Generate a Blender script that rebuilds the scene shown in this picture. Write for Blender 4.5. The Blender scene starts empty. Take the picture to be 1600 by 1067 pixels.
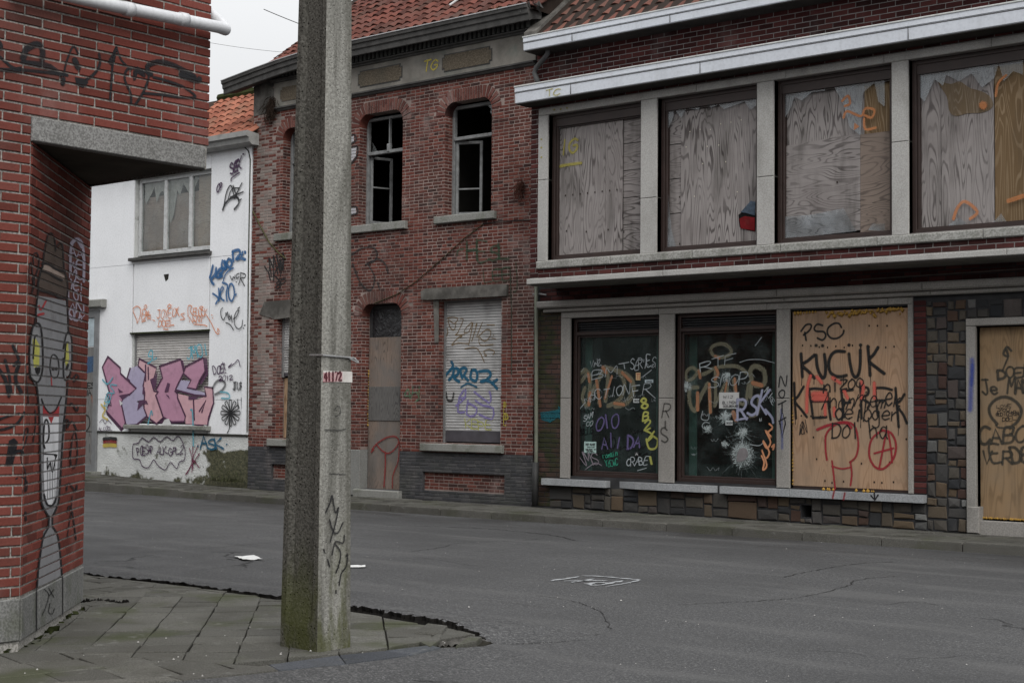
import bpy, math, random
import numpy as np
from math import radians, sin, cos, pi, sqrt, atan2, hypot
from mathutils import Matrix, Vector

random.seed(11)
rng = np.random.default_rng(5)
scene = bpy.context.scene

# ------------------------------------------------------------------ camera
FL, YAW, PITCH, ROLL, EYE = 2363.6, radians(-40.015), radians(2.689), radians(.549), 1.5
_f = np.array([sin(YAW)*cos(PITCH), cos(YAW)*cos(PITCH), sin(PITCH)])
_r = np.array([cos(YAW), -sin(YAW), 0.0]); _u = np.cross(_r, _f)
_rr = cos(ROLL)*_r + sin(ROLL)*_u; _uu = -sin(ROLL)*_r + cos(ROLL)*_u
CAM = np.array([0, 0, EYE])
cam = bpy.data.cameras.new('camera'); cam.sensor_width = 36; cam.lens = FL/1600*36
cam.clip_start = .1; cam.clip_end = 2000
camo = bpy.data.objects.new('camera', cam); scene.collection.objects.link(camo)
camo.matrix_world = Matrix(((_rr[0], _uu[0], -_f[0], 0), (_rr[1], _uu[1], -_f[1], 0), (_rr[2], _uu[2], -_f[2], EYE), (0, 0, 0, 1)))
scene.camera = camo

# ------------------------------------------------------------------ sky, sun, exposure
SUN_AZ, SUN_EL = radians(122), radians(46)      # azimuth clockwise from +Y
world = bpy.data.worlds.new('World'); scene.world = world; world.use_nodes = True
wn = world.node_tree.nodes; wl = world.node_tree.links
bg = wn['Background']
sky = wn.new('ShaderNodeTexSky'); sky.sky_type = 'NISHITA'; sky.sun_disc = False
sky.sun_elevation = SUN_EL; sky.sun_rotation = SUN_AZ; sky.dust_density = 6; sky.air_density = 1.5
hs = wn.new('ShaderNodeHueSaturation'); hs.inputs['Saturation'].default_value = .12; hs.inputs['Value'].default_value = 1
wl.new(sky.outputs[0], hs.inputs['Color'])
tc = wn.new('ShaderNodeTexCoord'); sp = wn.new('ShaderNodeSeparateXYZ'); wl.new(tc.outputs['Generated'], sp.inputs[0])
# closed cloud deck: brightness rises evenly from horizon to zenith, as under any overcast
mr = wn.new('ShaderNodeMapRange'); mr.inputs['From Min'].default_value = 0; mr.inputs['From Max'].default_value = 1
mr.inputs['To Min'].default_value = 4.9; mr.inputs['To Max'].default_value = 17.5
wl.new(sp.outputs['Z'], mr.inputs['Value'])
cn = wn.new('ShaderNodeTexNoise'); cn.inputs['Scale'].default_value = 2.2; cn.inputs['Detail'].default_value = 5
wl.new(tc.outputs['Generated'], cn.inputs['Vector'])
cm = wn.new('ShaderNodeMapRange'); cm.inputs['To Min'].default_value = .93; cm.inputs['To Max'].default_value = 1.07
wl.new(cn.outputs[0], cm.inputs['Value'])
mu = wn.new('ShaderNodeMath'); mu.operation = 'MULTIPLY'; wl.new(mr.outputs[0], mu.inputs[0]); wl.new(cm.outputs[0], mu.inputs[1])
cc = wn.new('ShaderNodeVectorMath'); cc.operation = 'SCALE'; cc.inputs[0].default_value = (.975, .99, 1.01)
wl.new(mu.outputs[0], cc.inputs['Scale'])
mx = wn.new('ShaderNodeMix'); mx.data_type = 'RGBA'; mx.inputs[0].default_value = .9
wl.new(hs.outputs[0], mx.inputs[6]); wl.new(cc.outputs[0], mx.inputs[7])
wl.new(mx.outputs[2], bg.inputs['Color']); bg.inputs['Strength'].default_value = .09

sl = bpy.data.lights.new('sun', 'SUN'); sl.energy = 1.45; sl.angle = radians(35); sl.color = (1, .97, .93)
so = bpy.data.objects.new('sun', sl); scene.collection.objects.link(so)
sd = Vector((sin(SUN_AZ)*cos(SUN_EL), cos(SUN_AZ)*cos(SUN_EL), sin(SUN_EL)))
so.rotation_euler = sd.to_track_quat('Z', 'Y').to_euler(); so.location = (20, -10, 30)

vs = scene.view_settings; vs.view_transform = 'Standard'; vs.look = 'None'; vs.exposure = .42; vs.gamma = 1
vs.use_curve_mapping = False
scene.render.engine = 'CYCLES'
scene.cycles.use_denoising = True
scene.cycles.max_bounces = 6; scene.cycles.diffuse_bounces = 4; scene.cycles.glossy_bounces = 3
scene.cycles.transparent_max_bounces = 24; scene.cycles.caustics_reflective = False; scene.cycles.caustics_refractive = False

# ------------------------------------------------------------------ pixel <-> place helpers (photo pixels, 1600 x 1067)
def ray(x, y): return _f + _rr*(x-800)/FL - _uu*(y-533.5)/FL
def ground(x, y, z=0.0):
    v = ray(x, y); t = (z-EYE)/v[2]; return CAM + t*v
def proj(p):
    v = np.asarray(p, float) - CAM; k = v @ _f
    return 800+FL*(v @ _rr)/k, 533.5-FL*(v @ _uu)/k, k

class Frame:
    """A vertical wall plane: origin o, horizontal direction u, outward normal n."""
    def __init__(s, o, u, n):
        s.o = np.array(o, float); s.u = np.array(u, float); s.n = np.array(n, float)
    def pt(s, u, z, d=0.0):
        p = s.o + s.u*u + s.n*d; return (p[0], p[1], p[2]+z)
    def px(s, x, y, d=0.0):
        v = ray(x, y); t = ((s.o + s.n*d - CAM) @ s.n)/(v @ s.n); p = CAM + t*v - s.o
        return float(p @ s.u), float(p[2])
    def out(s, d): return Frame(s.o + s.n*d, s.u, s.n)

# ------------------------------------------------------------------ mesh builder
class MB:
    def __init__(s): s.v = []; s.f = []; s.uv = {}
    def add(s, vs, fs):
        b = len(s.v); s.v += [tuple(map(float, p)) for p in vs]; s.f += [tuple(b+i for i in q) for q in fs]
    def hexa(s, a, b):      # a: 4 pts one end, b: 4 pts other end
        s.add(list(a)+list(b), [(3, 2, 1, 0), (4, 5, 6, 7), (0, 1, 5, 4), (1, 2, 6, 5), (2, 3, 7, 6), (3, 0, 4, 7)])
    def box(s, fr, u0, u1, z0, z1, d0, d1, bev=0):
        if bev <= 0:
            s.hexa([fr.pt(u0, z0, d0), fr.pt(u1, z0, d0), fr.pt(u1, z1, d0), fr.pt(u0, z1, d0)],
                   [fr.pt(u0, z0, d1), fr.pt(u1, z0, d1), fr.pt(u1, z1, d1), fr.pt(u0, z1, d1)])
        else:
            b = bev; R = []
            for (i, d) in ((0, d0), (0, d1-b), (b, d1)):
                R += [fr.pt(u0+i, z0+i, d), fr.pt(u1-i, z0+i, d), fr.pt(u1-i, z1-i, d), fr.pt(u0+i, z1-i, d)]
            F = [(3, 2, 1, 0), (8, 9, 10, 11)]
            for k in (0, 4):
                for i in range(4):
                    j = (i+1) % 4; F.append((k+i, k+j, k+4+j, k+4+i))
            s.add(R, F)
    def wbox(s, x0, x1, y0, y1, z0, z1):
        s.hexa([(x0, y0, z0), (x1, y0, z0), (x1, y1, z0), (x0, y1, z0)], [(x0, y0, z1), (x1, y0, z1), (x1, y1, z1), (x0, y1, z1)])
    def prism(s, fr, poly, d0, d1):   # poly: (u,z) outline
        n = len(poly); a = [fr.pt(u, z, d0) for u, z in poly]; b = [fr.pt(u, z, d1) for u, z in poly]
        s.add(a+b, [tuple(range(n-1, -1, -1)), tuple(range(n, 2*n))] + [(i, (i+1) % n, n+(i+1) % n, n+i) for i in range(n)])
    def profile(s, fr, prof, stations):   # prof: (d,z) closed outline, stations: [(u,dz)]
        n = len(prof); rows = []
        for u, dz in stations: rows += [fr.pt(u, z+dz, d) for d, z in prof]
        F = [tuple(range(n)), tuple(range((len(stations)-1)*n+n-1, (len(stations)-1)*n-1, -1))]
        for k in range(len(stations)-1):
            for i in range(n):
                j = (i+1) % n; F.append((k*n+i, (k+1)*n+i, (k+1)*n+j, k*n+j))
        s.add(rows, F)
    def tube(s, pts, r, seg=8, cap=True):
        pts = [np.array(p, float) for p in pts]; rows = []; prev = None
        rad = r if isinstance(r, (list, tuple)) else [r]*len(pts)
        for i, p in enumerate(pts):
            t = pts[min(i+1, len(pts)-1)] - pts[max(i-1, 0)]; t /= np.linalg.norm(t)+1e-12
            ref = prev if prev is not None else (np.array([0, 0, 1.]) if abs(t[2]) < .9 else np.array([1., 0, 0]))
            a = ref - t*(ref @ t); a /= np.linalg.norm(a)+1e-12; b = np.cross(t, a); prev = a
            rows += [p + rad[i]*(a*cos(2*pi*k/seg) + b*sin(2*pi*k/seg)) for k in range(seg)]
        F = [(k*seg+i, k*seg+(i+1) % seg, (k+1)*seg+(i+1) % seg, (k+1)*seg+i) for k in range(len(pts)-1) for i in range(seg)]
        if cap: F += [tuple(range(seg-1, -1, -1)), tuple(range((len(pts)-1)*seg, len(pts)*seg))]
        s.add(rows, F)
    def mesh(s, name):
        m = bpy.data.meshes.new(name); m.from_pydata(s.v, [], s.f); m.update()
        return m

def setp(o, label=None, cat=None, group=None, kind=None):
    for k, v in (('label', label), ('category', cat), ('group', group), ('kind', kind)):
        if v: o[k] = v
    return o
def link(name, data, mat=None, parent=None, label=None, cat=None, group=None, kind=None):
    o = bpy.data.objects.new(name, data); scene.collection.objects.link(o)
    if mat is not None and data is not None and not data.materials: data.materials.append(mat)
    if parent is not None:
        o.parent = parent
        o.matrix_parent_inverse = WM[parent.name].inverted() if parent.name in WM else Matrix()
    return setp(o, label, cat, group, kind)
WM = {}
def thing(name, loc, label, cat, group=None):
    o = link(name, None, None, None, label, cat, group); o.location = loc; o.empty_display_size = .2
    WM[o.name] = Matrix.Translation(Vector(loc)); return o
def part(name, mb, mat, parent, label=None, smooth=False, kind=None):
    m = mb.mesh(name)
    if smooth:
        for p in m.polygons: p.use_smooth = True
    return link(name, m, mat, parent, label, kind=kind)
def boxp(name, fr, u0, u1, z0, z1, d0, d1, mat, parent, label=None, bev=.004):
    b = MB(); b.box(fr, u0, u1, z0, z1, d0, d1, bev); return part(name, b, mat, parent, label)

# ------------------------------------------------------------------ material helper
class NT:
    def __init__(s, name):
        s.m = bpy.data.materials.new(name); s.m.use_nodes = True; s.t = s.m.node_tree
        s.bsdf = s.t.nodes['Principled BSDF']; s.out = s.t.nodes['Material Output']
        s._pos = None
    def n(s, ty, **kw):
        x = s.t.nodes.new('ShaderNode'+ty)
        for k, v in kw.items(): setattr(x, k, v)
        return x
    def l(s, a, b): s.t.links.new(a, b)
    def put(s, sock, v):
        if hasattr(v, 'node'): s.l(v, sock)
        else:
            if isinstance(v, (tuple, list)) and len(v) == 3 and len(sock.default_value) == 4: v = (*v, 1)
            sock.default_value = v
    @property
    def pos(s):
        if s._pos is None: s._pos = s.n('NewGeometry')
        return s._pos.outputs['Position']
    def xyz(s, v=None):
        x = s.n('SeparateXYZ'); s.l(v or s.pos, x.inputs[0]); return x.outputs
    def scaled(s, k, v=None, off=(0, 0, 0)):
        x = s.n('Mapping'); s.l(v or s.pos, x.inputs[0]); x.inputs['Scale'].default_value = k; x.inputs['Location'].default_value = off; return x.outputs[0]
    def noise(s, scale, detail=4, v=None, rough=.55, dist=0):
        x = s.n('TexNoise'); s.l(v or s.pos, x.inputs['Vector']); x.inputs['Scale'].default_value = scale
        x.inputs['Detail'].default_value = detail; x.inputs['Roughness'].default_value = rough; x.inputs['Distortion'].default_value = dist
        return x.outputs[0]
    def voro(s, scale, feat='F1', out=0, v=None):
        x = s.n('TexVoronoi', feature=feat); s.l(v or s.pos, x.inputs['Vector']); x.inputs['Scale'].default_value = scale; return x.outputs[out]
    def math(s, op, a, b=0.0, c=None, clamp=False):
        x = s.n('Math', operation=op); x.use_clamp = clamp
        s.put(x.inputs[0], a); s.put(x.inputs[1], b)
        if c is not None: s.put(x.inputs[2], c)
        return x.outputs[0]
    def rng(s, v, a, b, lo=0.0, hi=1.0, smooth=True):
        x = s.n('MapRange'); x.interpolation_type = 'SMOOTHSTEP' if smooth else 'LINEAR'
        s.put(x.inputs['Value'], v)
        x.inputs['From Min'].default_value = a; x.inputs['From Max'].default_value = b
        x.inputs['To Min'].default_value = lo; x.inputs['To Max'].default_value = hi; return x.outputs[0]
    def ramp(s, v, stops):
        x = s.n('ValToRGB'); s.put(x.inputs[0], v); e = x.color_ramp.elements
        while len(e) < len(stops): e.new(.5)
        for q, (p, c) in zip(e, stops): q.position = p; q.color = (*c, 1)
        return x.outputs[0]
    def mix(s, f, a, b, mode='MIX'):
        x = s.n('Mix', data_type='RGBA', blend_type=mode); x.clamp_factor = True
        s.put(x.inputs[0], f); s.put(x.inputs[6], a); s.put(x.inputs[7], b); return x.outputs[2]
    def scale(s, c, k):
        x = s.n('VectorMath', operation='SCALE'); s.put(x.inputs[0], c); s.put(x.inputs['Scale'], k); return x.outputs[0]
    def rnd(s):
        g = s.n('NewGeometry'); o = s.n('ObjectInfo')
        return s.math('FRACT', s.math('ADD', g.outputs['Random Per Island'], o.outputs['Random']))
    def bump(s, h, strength=.3, dist=.005):
        x = s.n('Bump'); x.inputs['Strength'].default_value = strength; x.inputs['Distance'].default_value = dist
        s.put(x.inputs['Height'], h); s.l(x.outputs[0], s.bsdf.inputs['Normal'])
    def done(s, col, rough=.85, spec=.3, metal=0):
        s.put(s.bsdf.inputs['Base Color'], col); s.put(s.bsdf.inputs['Roughness'], rough)
        s.bsdf.inputs['Specular IOR Level'].default_value = spec*.3 if not isinstance(rough, (int, float)) or rough > .7 else spec; s.bsdf.inputs['Metallic'].default_value = metal
        return s.m

def m_brick(name, stops, grime=(.05, .045, .04), gamt=.5, pale=None, moss=0, bump=.4):
    t = NT(name); c = t.ramp(t.rnd(), stops)
    c = t.mix(t.rng(t.noise(60, 3), .3, .75, 0, .35), c, t.scale(c, .55))
    c = t.mix(t.rng(t.noise(1.1, 5), .45, .75, 0, gamt), c, grime)
    if pale:
        c = t.mix(t.rng(t.noise(1.7, 6, t.scaled((1, 1, .55), off=(3, 7, 1))), .53, .75, 0, pale), c, (.42, .36, .34))
    if moss:
        z = t.xyz()[2]
        c = t.mix(t.math('MULTIPLY', t.rng(t.noise(3, 6), .42, .6), moss), c, (.03, .035, .018))
    t.bump(t.noise(90, 3), bump, .003)
    return t.done(c, .85, .25)
def m_plain(name, col, rough=.8, var=.25, scale=6, dirt=.3, dirtcol=(.06, .055, .045), fine=80, bump=.15, spec=.3, metal=0, streak=False):
    t = NT(name)
    c = t.mix(t.rng(t.noise(scale, 5), .3, .7), col, t.scale(t.mix(0, col, col), 1-var))
    v = t.scaled((1, 1, .12)) if streak else None
    c = t.mix(t.rng(t.noise(scale*.9 if not streak else 5, 6, v), .5, .8, 0, dirt), c, dirtcol)
    c = t.mix(t.rng(t.noise(fine, 2), .35, .8, 0, .3), c, t.scale(c, .6))
    t.bump(t.noise(fine, 3), bump, .003)
    return t.done(c, rough, spec, metal)
def m_speckle(name, base, dark, light, scale=120, dirt=.4, dirtcol=(.06, .06, .05), rough=.9, green=0):
    t = NT(name)
    c = t.mix(t.rng(t.noise(scale, 3), .38, .62), dark, light)
    c = t.mix(.55, c, base)
    c = t.mix(t.rng(t.noise(2.3, 6, t.scaled((1, 1, .35))), .45, .75, 0, dirt), c, dirtcol)
    if green: c = t.mix(t.rng(t.noise(4, 5), .5, .68, 0, green), c, (.05, .06, .025))
    t.bump(t.noise(scale, 3), .3, .003)
    return t.done(c, rough, .2)
def m_ply(name, a, b, axis='z', freq=34, dirt=.2, sc=1.0, weather=(.3, .28, .27), wamt=0.0):
    t = NT(name); oi = t.n('ObjectInfo')
    k = {'z': (4.4*sc, 4.4*sc, .62*sc), 'x': (.8*sc, 4.4*sc, 4.4*sc)}[axis]
    v = t.n('VectorMath', operation='ADD'); t.l(t.scaled(k), v.inputs[0]); t.l(oi.outputs['Location'], v.inputs[1])
    off = t.n('CombineXYZ'); t.l(t.math('MULTIPLY', oi.outputs['Random'], 37.0), off.inputs[1]); t.l(off.outputs[0], v.inputs[1])
    h = t.noise(1.0, 2.0, v.outputs[0], .4, .25)
    g = t.math('SINE', t.math('MULTIPLY', h, freq*4.6))
    f = t.rng(g, .25, 1.0, 0, 1)
    big = t.rng(t.noise(2.0, 4), .3, .7)
    c = t.mix(t.math('MULTIPLY', f, t.rng(big, 0, 1, .4, 1)), a, b)
    c = t.mix(t.rng(t.noise(40, 4, t.scaled((1, 1, .06) if axis == 'z' else (.06, 1, 1))), .45, .8, 0, .35), c, t.scale(c, .6))
    if wamt: c = t.mix(t.rng(t.noise(1.6, 5), .4, .65, 0, wamt), c, weather)
    c = t.mix(t.rng(t.noise(2.6, 7, t.scaled((1.6, 1.6, .35))), .48, .75, 0, dirt), c, (.05, .045, .04))
    t.bump(t.math('ADD', f, t.noise(60, 3)), .12, .002)
    return t.done(c, .8, .25)
def m_paint(name, col, alpha=.95, soft=.6, course=None, rough=.55, grain=.35):
    """Sprayed paint: UV.x runs from -1 to 1 across a stroke; edges fade; joints of brickwork stay mostly bare."""
    t = NT(name); uv = t.n('UVMap'); uv.uv_map = 'st'
    a = t.math('ABSOLUTE', t.math('SUBTRACT', t.xyz(uv.outputs[0])[0], 2.0))
    nz = t.noise(70, 3)
    a2 = t.math('ADD', a, t.math('MULTIPLY', t.math('SUBTRACT', nz, .5), grain))
    al = t.math('MULTIPLY', t.rng(a2, 1-soft, 1.0, 1, 0), alpha)
    al = t.math('MULTIPLY', al, t.rng(t.noise(5, 4), .2, .5, .72, 1))
    if course:
        z0, c, j = course
        fr = t.math('FRACT', t.math('DIVIDE', t.math('SUBTRACT', t.xyz()[2], z0), c))
        jm = t.math('LESS_THAN', fr, j/c)
        al = t.math('MULTIPLY', al, t.math('SUBTRACT', 1.0, t.math('MULTIPLY', jm, .75)))
    c = t.mix(t.rng(t.noise(9, 4), .3, .7, 0, .3), col, t.scale(t.mix(0, col, col), .7))
    t.done(c, rough, .3)
    tr = t.n('BsdfTransparent'); ms = t.n('MixShader'); t.l(al, ms.inputs[0]); t.l(tr.outputs[0], ms.inputs[1]); t.l(t.bsdf.outputs[0], ms.inputs[2])
    t.l(ms.outputs[0], t.out.inputs['Surface']); return t.m
def m_glass(name, tint=(.5, .62, .58), refl=.12, dust=.06, dustcol=(.5, .55, .55), rough=.03):
    t = NT(name)
    tr = t.n('BsdfTransparent'); tr.inputs[0].default_value = (*tint, 1)
    gl = t.n('BsdfGlossy'); gl.inputs['Roughness'].default_value = rough
    lw = t.n('LayerWeight'); lw.inputs['Blend'].default_value = .5
    fz = t.math('ADD', .045, t.math('MULTIPLY', t.math('POWER', lw.outputs['Facing'], 5.0), .95))
    m1 = t.n('MixShader'); t.l(fz, m1.inputs[0]); t.l(tr.outputs[0], m1.inputs[1]); t.l(gl.outputs[0], m1.inputs[2])
    df = t.n('BsdfDiffuse'); df.inputs[0].default_value = (*dustcol, 1)
    m2 = t.n('MixShader'); t.l(t.rng(t.noise(3.5, 6), .35, .8, dust*.3, dust*2), m2.inputs[0]); t.l(m1.outputs[0], m2.inputs[1]); t.l(df.outputs[0], m2.inputs[2])
    t.l(m2.outputs[0], t.out.inputs['Surface']); return t.m

# ------------------------------------------------------------------ brickwork
UB_V = np.array([(sx*(.5-.018), 0, sz*(.5-.075)) for sx, sz in ((-1, -1), (1, -1), (1, 1), (-1, 1))] +
                [(sx*.5, .1, sz*.5) for sx, sz in ((-1, -1), (1, -1), (1, 1), (-1, 1))] +
                [(sx*.5, 1, sz*.5) for sx, sz in ((-1, -1), (1, -1), (1, 1), (-1, 1))])
UB_F = [(0, 1, 2, 3)] + [(k+i, k+4+i, k+4+(i+1) % 4, k+(i+1) % 4) for k in (0, 4) for i in range(4)]
BRICK_MESH = []
def brick_meshes(mat, n=4, jit=.03):
    out = []
    for k in range(n):
        v = UB_V.copy(); v[:8, 0] += rng.uniform(-jit*.25, jit*.25, 8); v[:8, 2] += rng.uniform(-jit, jit, 8); v[:4, 1] += rng.uniform(-.03, .03, 4)
        m = bpy.data.meshes.new('brick'); m.from_pydata(v.tolist(), [], UB_F); m.materials.append(mat); out.append(m)
    return out
def sub_rect(r, o):
    u0, u1, z0, z1 = r; a0, a1, b0, b1 = o
    if a0 >= u1 or a1 <= u0 or b0 >= z1 or b1 <= z0: return [r]
    out = []
    if a0 > u0: out.append((u0, a0, z0, z1))
    if a1 < u1: out.append((a1, u1, z0, z1))
    m0, m1 = max(u0, a0), min(u1, a1)
    if b0 > z0: out.append((m0, m1, z0, b0))
    if b1 < z1: out.append((m0, m1, b1, z1))
    return out
def lay_bricks(fr, u0, u1, z0, z1, course, L, j, openings=(), bond='stretcher', zorg=None, skip=None, hl=None, mat=0):
    """Rows of bricks as (frame, u0, u1, z0, z1, matindex)."""
    zorg = z0 if zorg is None else zorg
    hl = hl or (L-j)/2
    out = []; k0 = int(math.floor((z0-zorg)/course)); k1 = int(math.ceil((z1-zorg)/course))
    for k in range(k0, k1):
        za = max(z0, zorg+k*course+j); zb = min(z1, zorg+(k+1)*course)
        if zb-za < .012: continue
        if bond == 'stretcher': step = L; st = u0 - (k % 2)*L/2
        elif bond == 'cross':
            if k % 2: step = hl+j; st = u0
            else: step = L; st = u0-(hl+j)/2*1.5 - ((k//2) % 2)*L/2
        st += rng.uniform(-.004, .004)
        u = st
        while u < u1-.005:
            a, b = max(u, u0), min(u+step-j, u1); u += step
            if b-a < .02: continue
            rs = [(a, b, za, zb)]
            for o in openings: rs = [q for r in rs for q in sub_rect(r, o)]
            for r in rs:
                if r[1]-r[0] < .02 or r[3]-r[2] < .015: continue
                if skip and skip((r[0]+r[1])/2, (r[2]+r[3])/2): continue
                out.append((fr, *r, mat))
    return out
def in_frame(p, m=6):
    x, y, k = proj(p); return k > .5 and -m < x < 1600+m and -m < y < 1067+m
def emit_bricks(recs, mats, parent, nobj=300, depth=.05, proud=.007, jd=.003, js=.002, hidden=None, name='brick'):
    def key(r):
        p = np.array(r[0].pt((r[1]+r[2])/2, (r[3]+r[4])/2)); 
        if not in_frame(p, 0) or (hidden and hidden(p)): return 1e9
        return float(np.linalg.norm(p-CAM))/max(.02, min(1, (r[2]-r[1])/.1))
    order = sorted(range(len(recs)), key=lambda i: key(recs[i]))
    solo = [i for i in order[:nobj] if key(recs[i]) < 1e8]; ss = set(solo)
    meshes = [brick_meshes(m) for m in mats]
    for i in solo:
        fr, u0, u1, z0, z1, mi = recs[i]; L, h = u1-u0-rng.uniform(0, js), z1-z0-rng.uniform(0, js)
        o = link(name, meshes[mi][int(rng.integers(len(meshes[mi])))], None, parent)
        c = fr.pt((u0+u1)/2, (z0+z1)/2, proud+rng.uniform(-jd, jd)); uu = fr.u*L; nn = -fr.n*depth
        o.matrix_basis = Matrix(((uu[0], nn[0], 0, c[0]), (uu[1], nn[1], 0, c[1]), (0, 0, h, c[2]), (0, 0, 0, 1)))
    for mi, m in enumerate(mats):
        idx = [i for i in range(len(recs)) if i not in ss and recs[i][5] == mi]
        if not idx: continue
        n = len(idx); V = np.zeros((n, 12, 3)); 
        for k, i in enumerate(idx):
            fr, u0, u1, z0, z1, _ = recs[i]; L, h = u1-u0-rng.uniform(0, js), z1-z0-rng.uniform(0, js)
            c = np.array(fr.pt((u0+u1)/2, (z0+z1)/2, proud+rng.uniform(-jd, jd)))
            V[k] = c + UB_V[:, :1]*fr.u*L - UB_V[:, 1:2]*fr.n*depth + UB_V[:, 2:]*np.array([0, 0, 1.])*h
        F = [tuple(12*k+q for q in f) for k in range(n) for f in UB_F]
        me = bpy.data.meshes.new('brickwork'); me.from_pydata(V.reshape(-1, 3).tolist(), [], F)
        link('brickwork', me, m, parent, kind='stuff')
def wall(fr, u0, u1, z0, z1, openings, reveal=.2, d=0.0):
    """Front sheet with rectangular openings and their reveals."""
    b = MB(); us = sorted({u0, u1, *[min(max(x, u0), u1) for o in openings for x in o[:2]]}); zs = sorted({z0, z1, *[min(max(x, z0), z1) for o in openings for x in o[2:4]]})
    for i in range(len(us)-1):
        for j in range(len(zs)-1):
            cu, cz = (us[i]+us[i+1])/2, (zs[j]+zs[j+1])/2
            if any(o[0] < cu < o[1] and o[2] < cz < o[3] for o in openings): continue
            b.add([fr.pt(us[i], zs[j], d), fr.pt(us[i+1], zs[j], d), fr.pt(us[i+1], zs[j+1], d), fr.pt(us[i], zs[j+1], d)], [(0, 1, 2, 3)])
    for o in openings:
        a0, a1, b0, b1 = o[:4]; rv = o[4] if len(o) > 4 else reveal
        c = [(a0, b0), (a1, b0), (a1, b1), (a0, b1)]
        for i in range(4):
            p, q = c[i], c[(i+1) % 4]
            if p[1] == q[1] and p[1] in (z0, z1): continue
            b.add([fr.pt(*p, d), fr.pt(*q, d), fr.pt(*q, d-rv), fr.pt(*p, d-rv)], [(3, 2, 1, 0)])
    return b
def shell(x0, x1, y0, y1, z0, z1, faces='LRBTF'):
    """Outer body of a house without its street front."""
    b = MB(); P = [(x0, y0, z0), (x1, y0, z0), (x1, y1, z0), (x0, y1, z0), (x0, y0, z1), (x1, y0, z1), (x1, y1, z1), (x0, y1, z1)]
    M = {'L': (0, 3, 7, 4), 'R': (1, 5, 6, 2), 'B': (2, 6, 7, 3), 'T': (4, 7, 6, 5), 'F': (0, 1, 2, 3)}
    b.add(P, [M[k] for k in faces]); return b

# ------------------------------------------------------------------ roof tiles
def tile_mesh(mat, w=.215, L=.33, amp=.022, th=.014):
    n = 7; xs = [w*(-.5+i/(n-1)*1.12) for i in range(n)]
    zf = lambda x: amp*(sin(2*pi*(x/w)+.6)) 
    V = []
    for yy, lift in ((0, .022), (L, 0)):
        V += [(x, yy, zf(x)+lift) for x in xs]; V += [(x, yy, zf(x)+lift-th) for x in xs]
    F = [(i, i+1, 2*n+i+1, 2*n+i) for i in range(n-1)] + [(i, n+i, n+i+1, i+1) for i in range(n-1)]
    F += [(n-1, 2*n-1, 4*n-1, 3*n-1), (0, 2*n, 3*n, n)]
    m = bpy.data.meshes.new('roof_tile'); m.from_pydata(V, [], F); m.materials.append(mat)
    for p in m.polygons: p.use_smooth = False
    return m, np.array(V), F
def roof_tiles(x0, x1, ye, ze, pitch, rows, mat, parent, w=.2, ex=.265, nobj=300, hidden=None, sag=None):
    m, V, F = tile_mesh(mat, w+.015); recs = []
    cols = int((x1-x0)/w)
    for r in range(rows):
        for c in range(cols):
            x = x0+(c+.5)*w+rng.uniform(-.006, .006); s = r*ex+rng.uniform(-.01, .01)
            z = ze+s*sin(pitch)+.03; y = ye+s*cos(pitch)
            if sag: z += sag(x)
            z += rng.uniform(-.004, .004)
            recs.append(((x, y, z), rng.uniform(-.03, .03), pitch+rng.uniform(-.02, .02)-.03))
    def key(r):
        p = np.array(r[0]); return 1e9 if (not in_frame(p) or (hidden and hidden(p))) else float(np.linalg.norm(p-CAM))
    order = sorted(recs, key=key); solo = [r for r in order[:nobj] if key(r) < 1e8]; rest = order[len(solo):]
    for p, yw, pt_ in solo:
        o = link('roof_tile', m, None, parent); o.location = p; o.rotation_euler = (pt_, 0, yw)
    if rest:
        VV = []; FF = []
        for p, yw, pt_ in rest:
            R = np.array(Matrix.Rotation(yw, 3, 'Z') @ Matrix.Rotation(pt_, 3, 'X')); b = len(VV)
            VV += (V @ R.T + np.array(p)).tolist(); FF += [tuple(b+i for i in f) for f in F]
        me = bpy.data.meshes.new('tiling'); me.from_pydata(VV, [], FF); link('tiling', me, mat, parent, kind='stuff')

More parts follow.
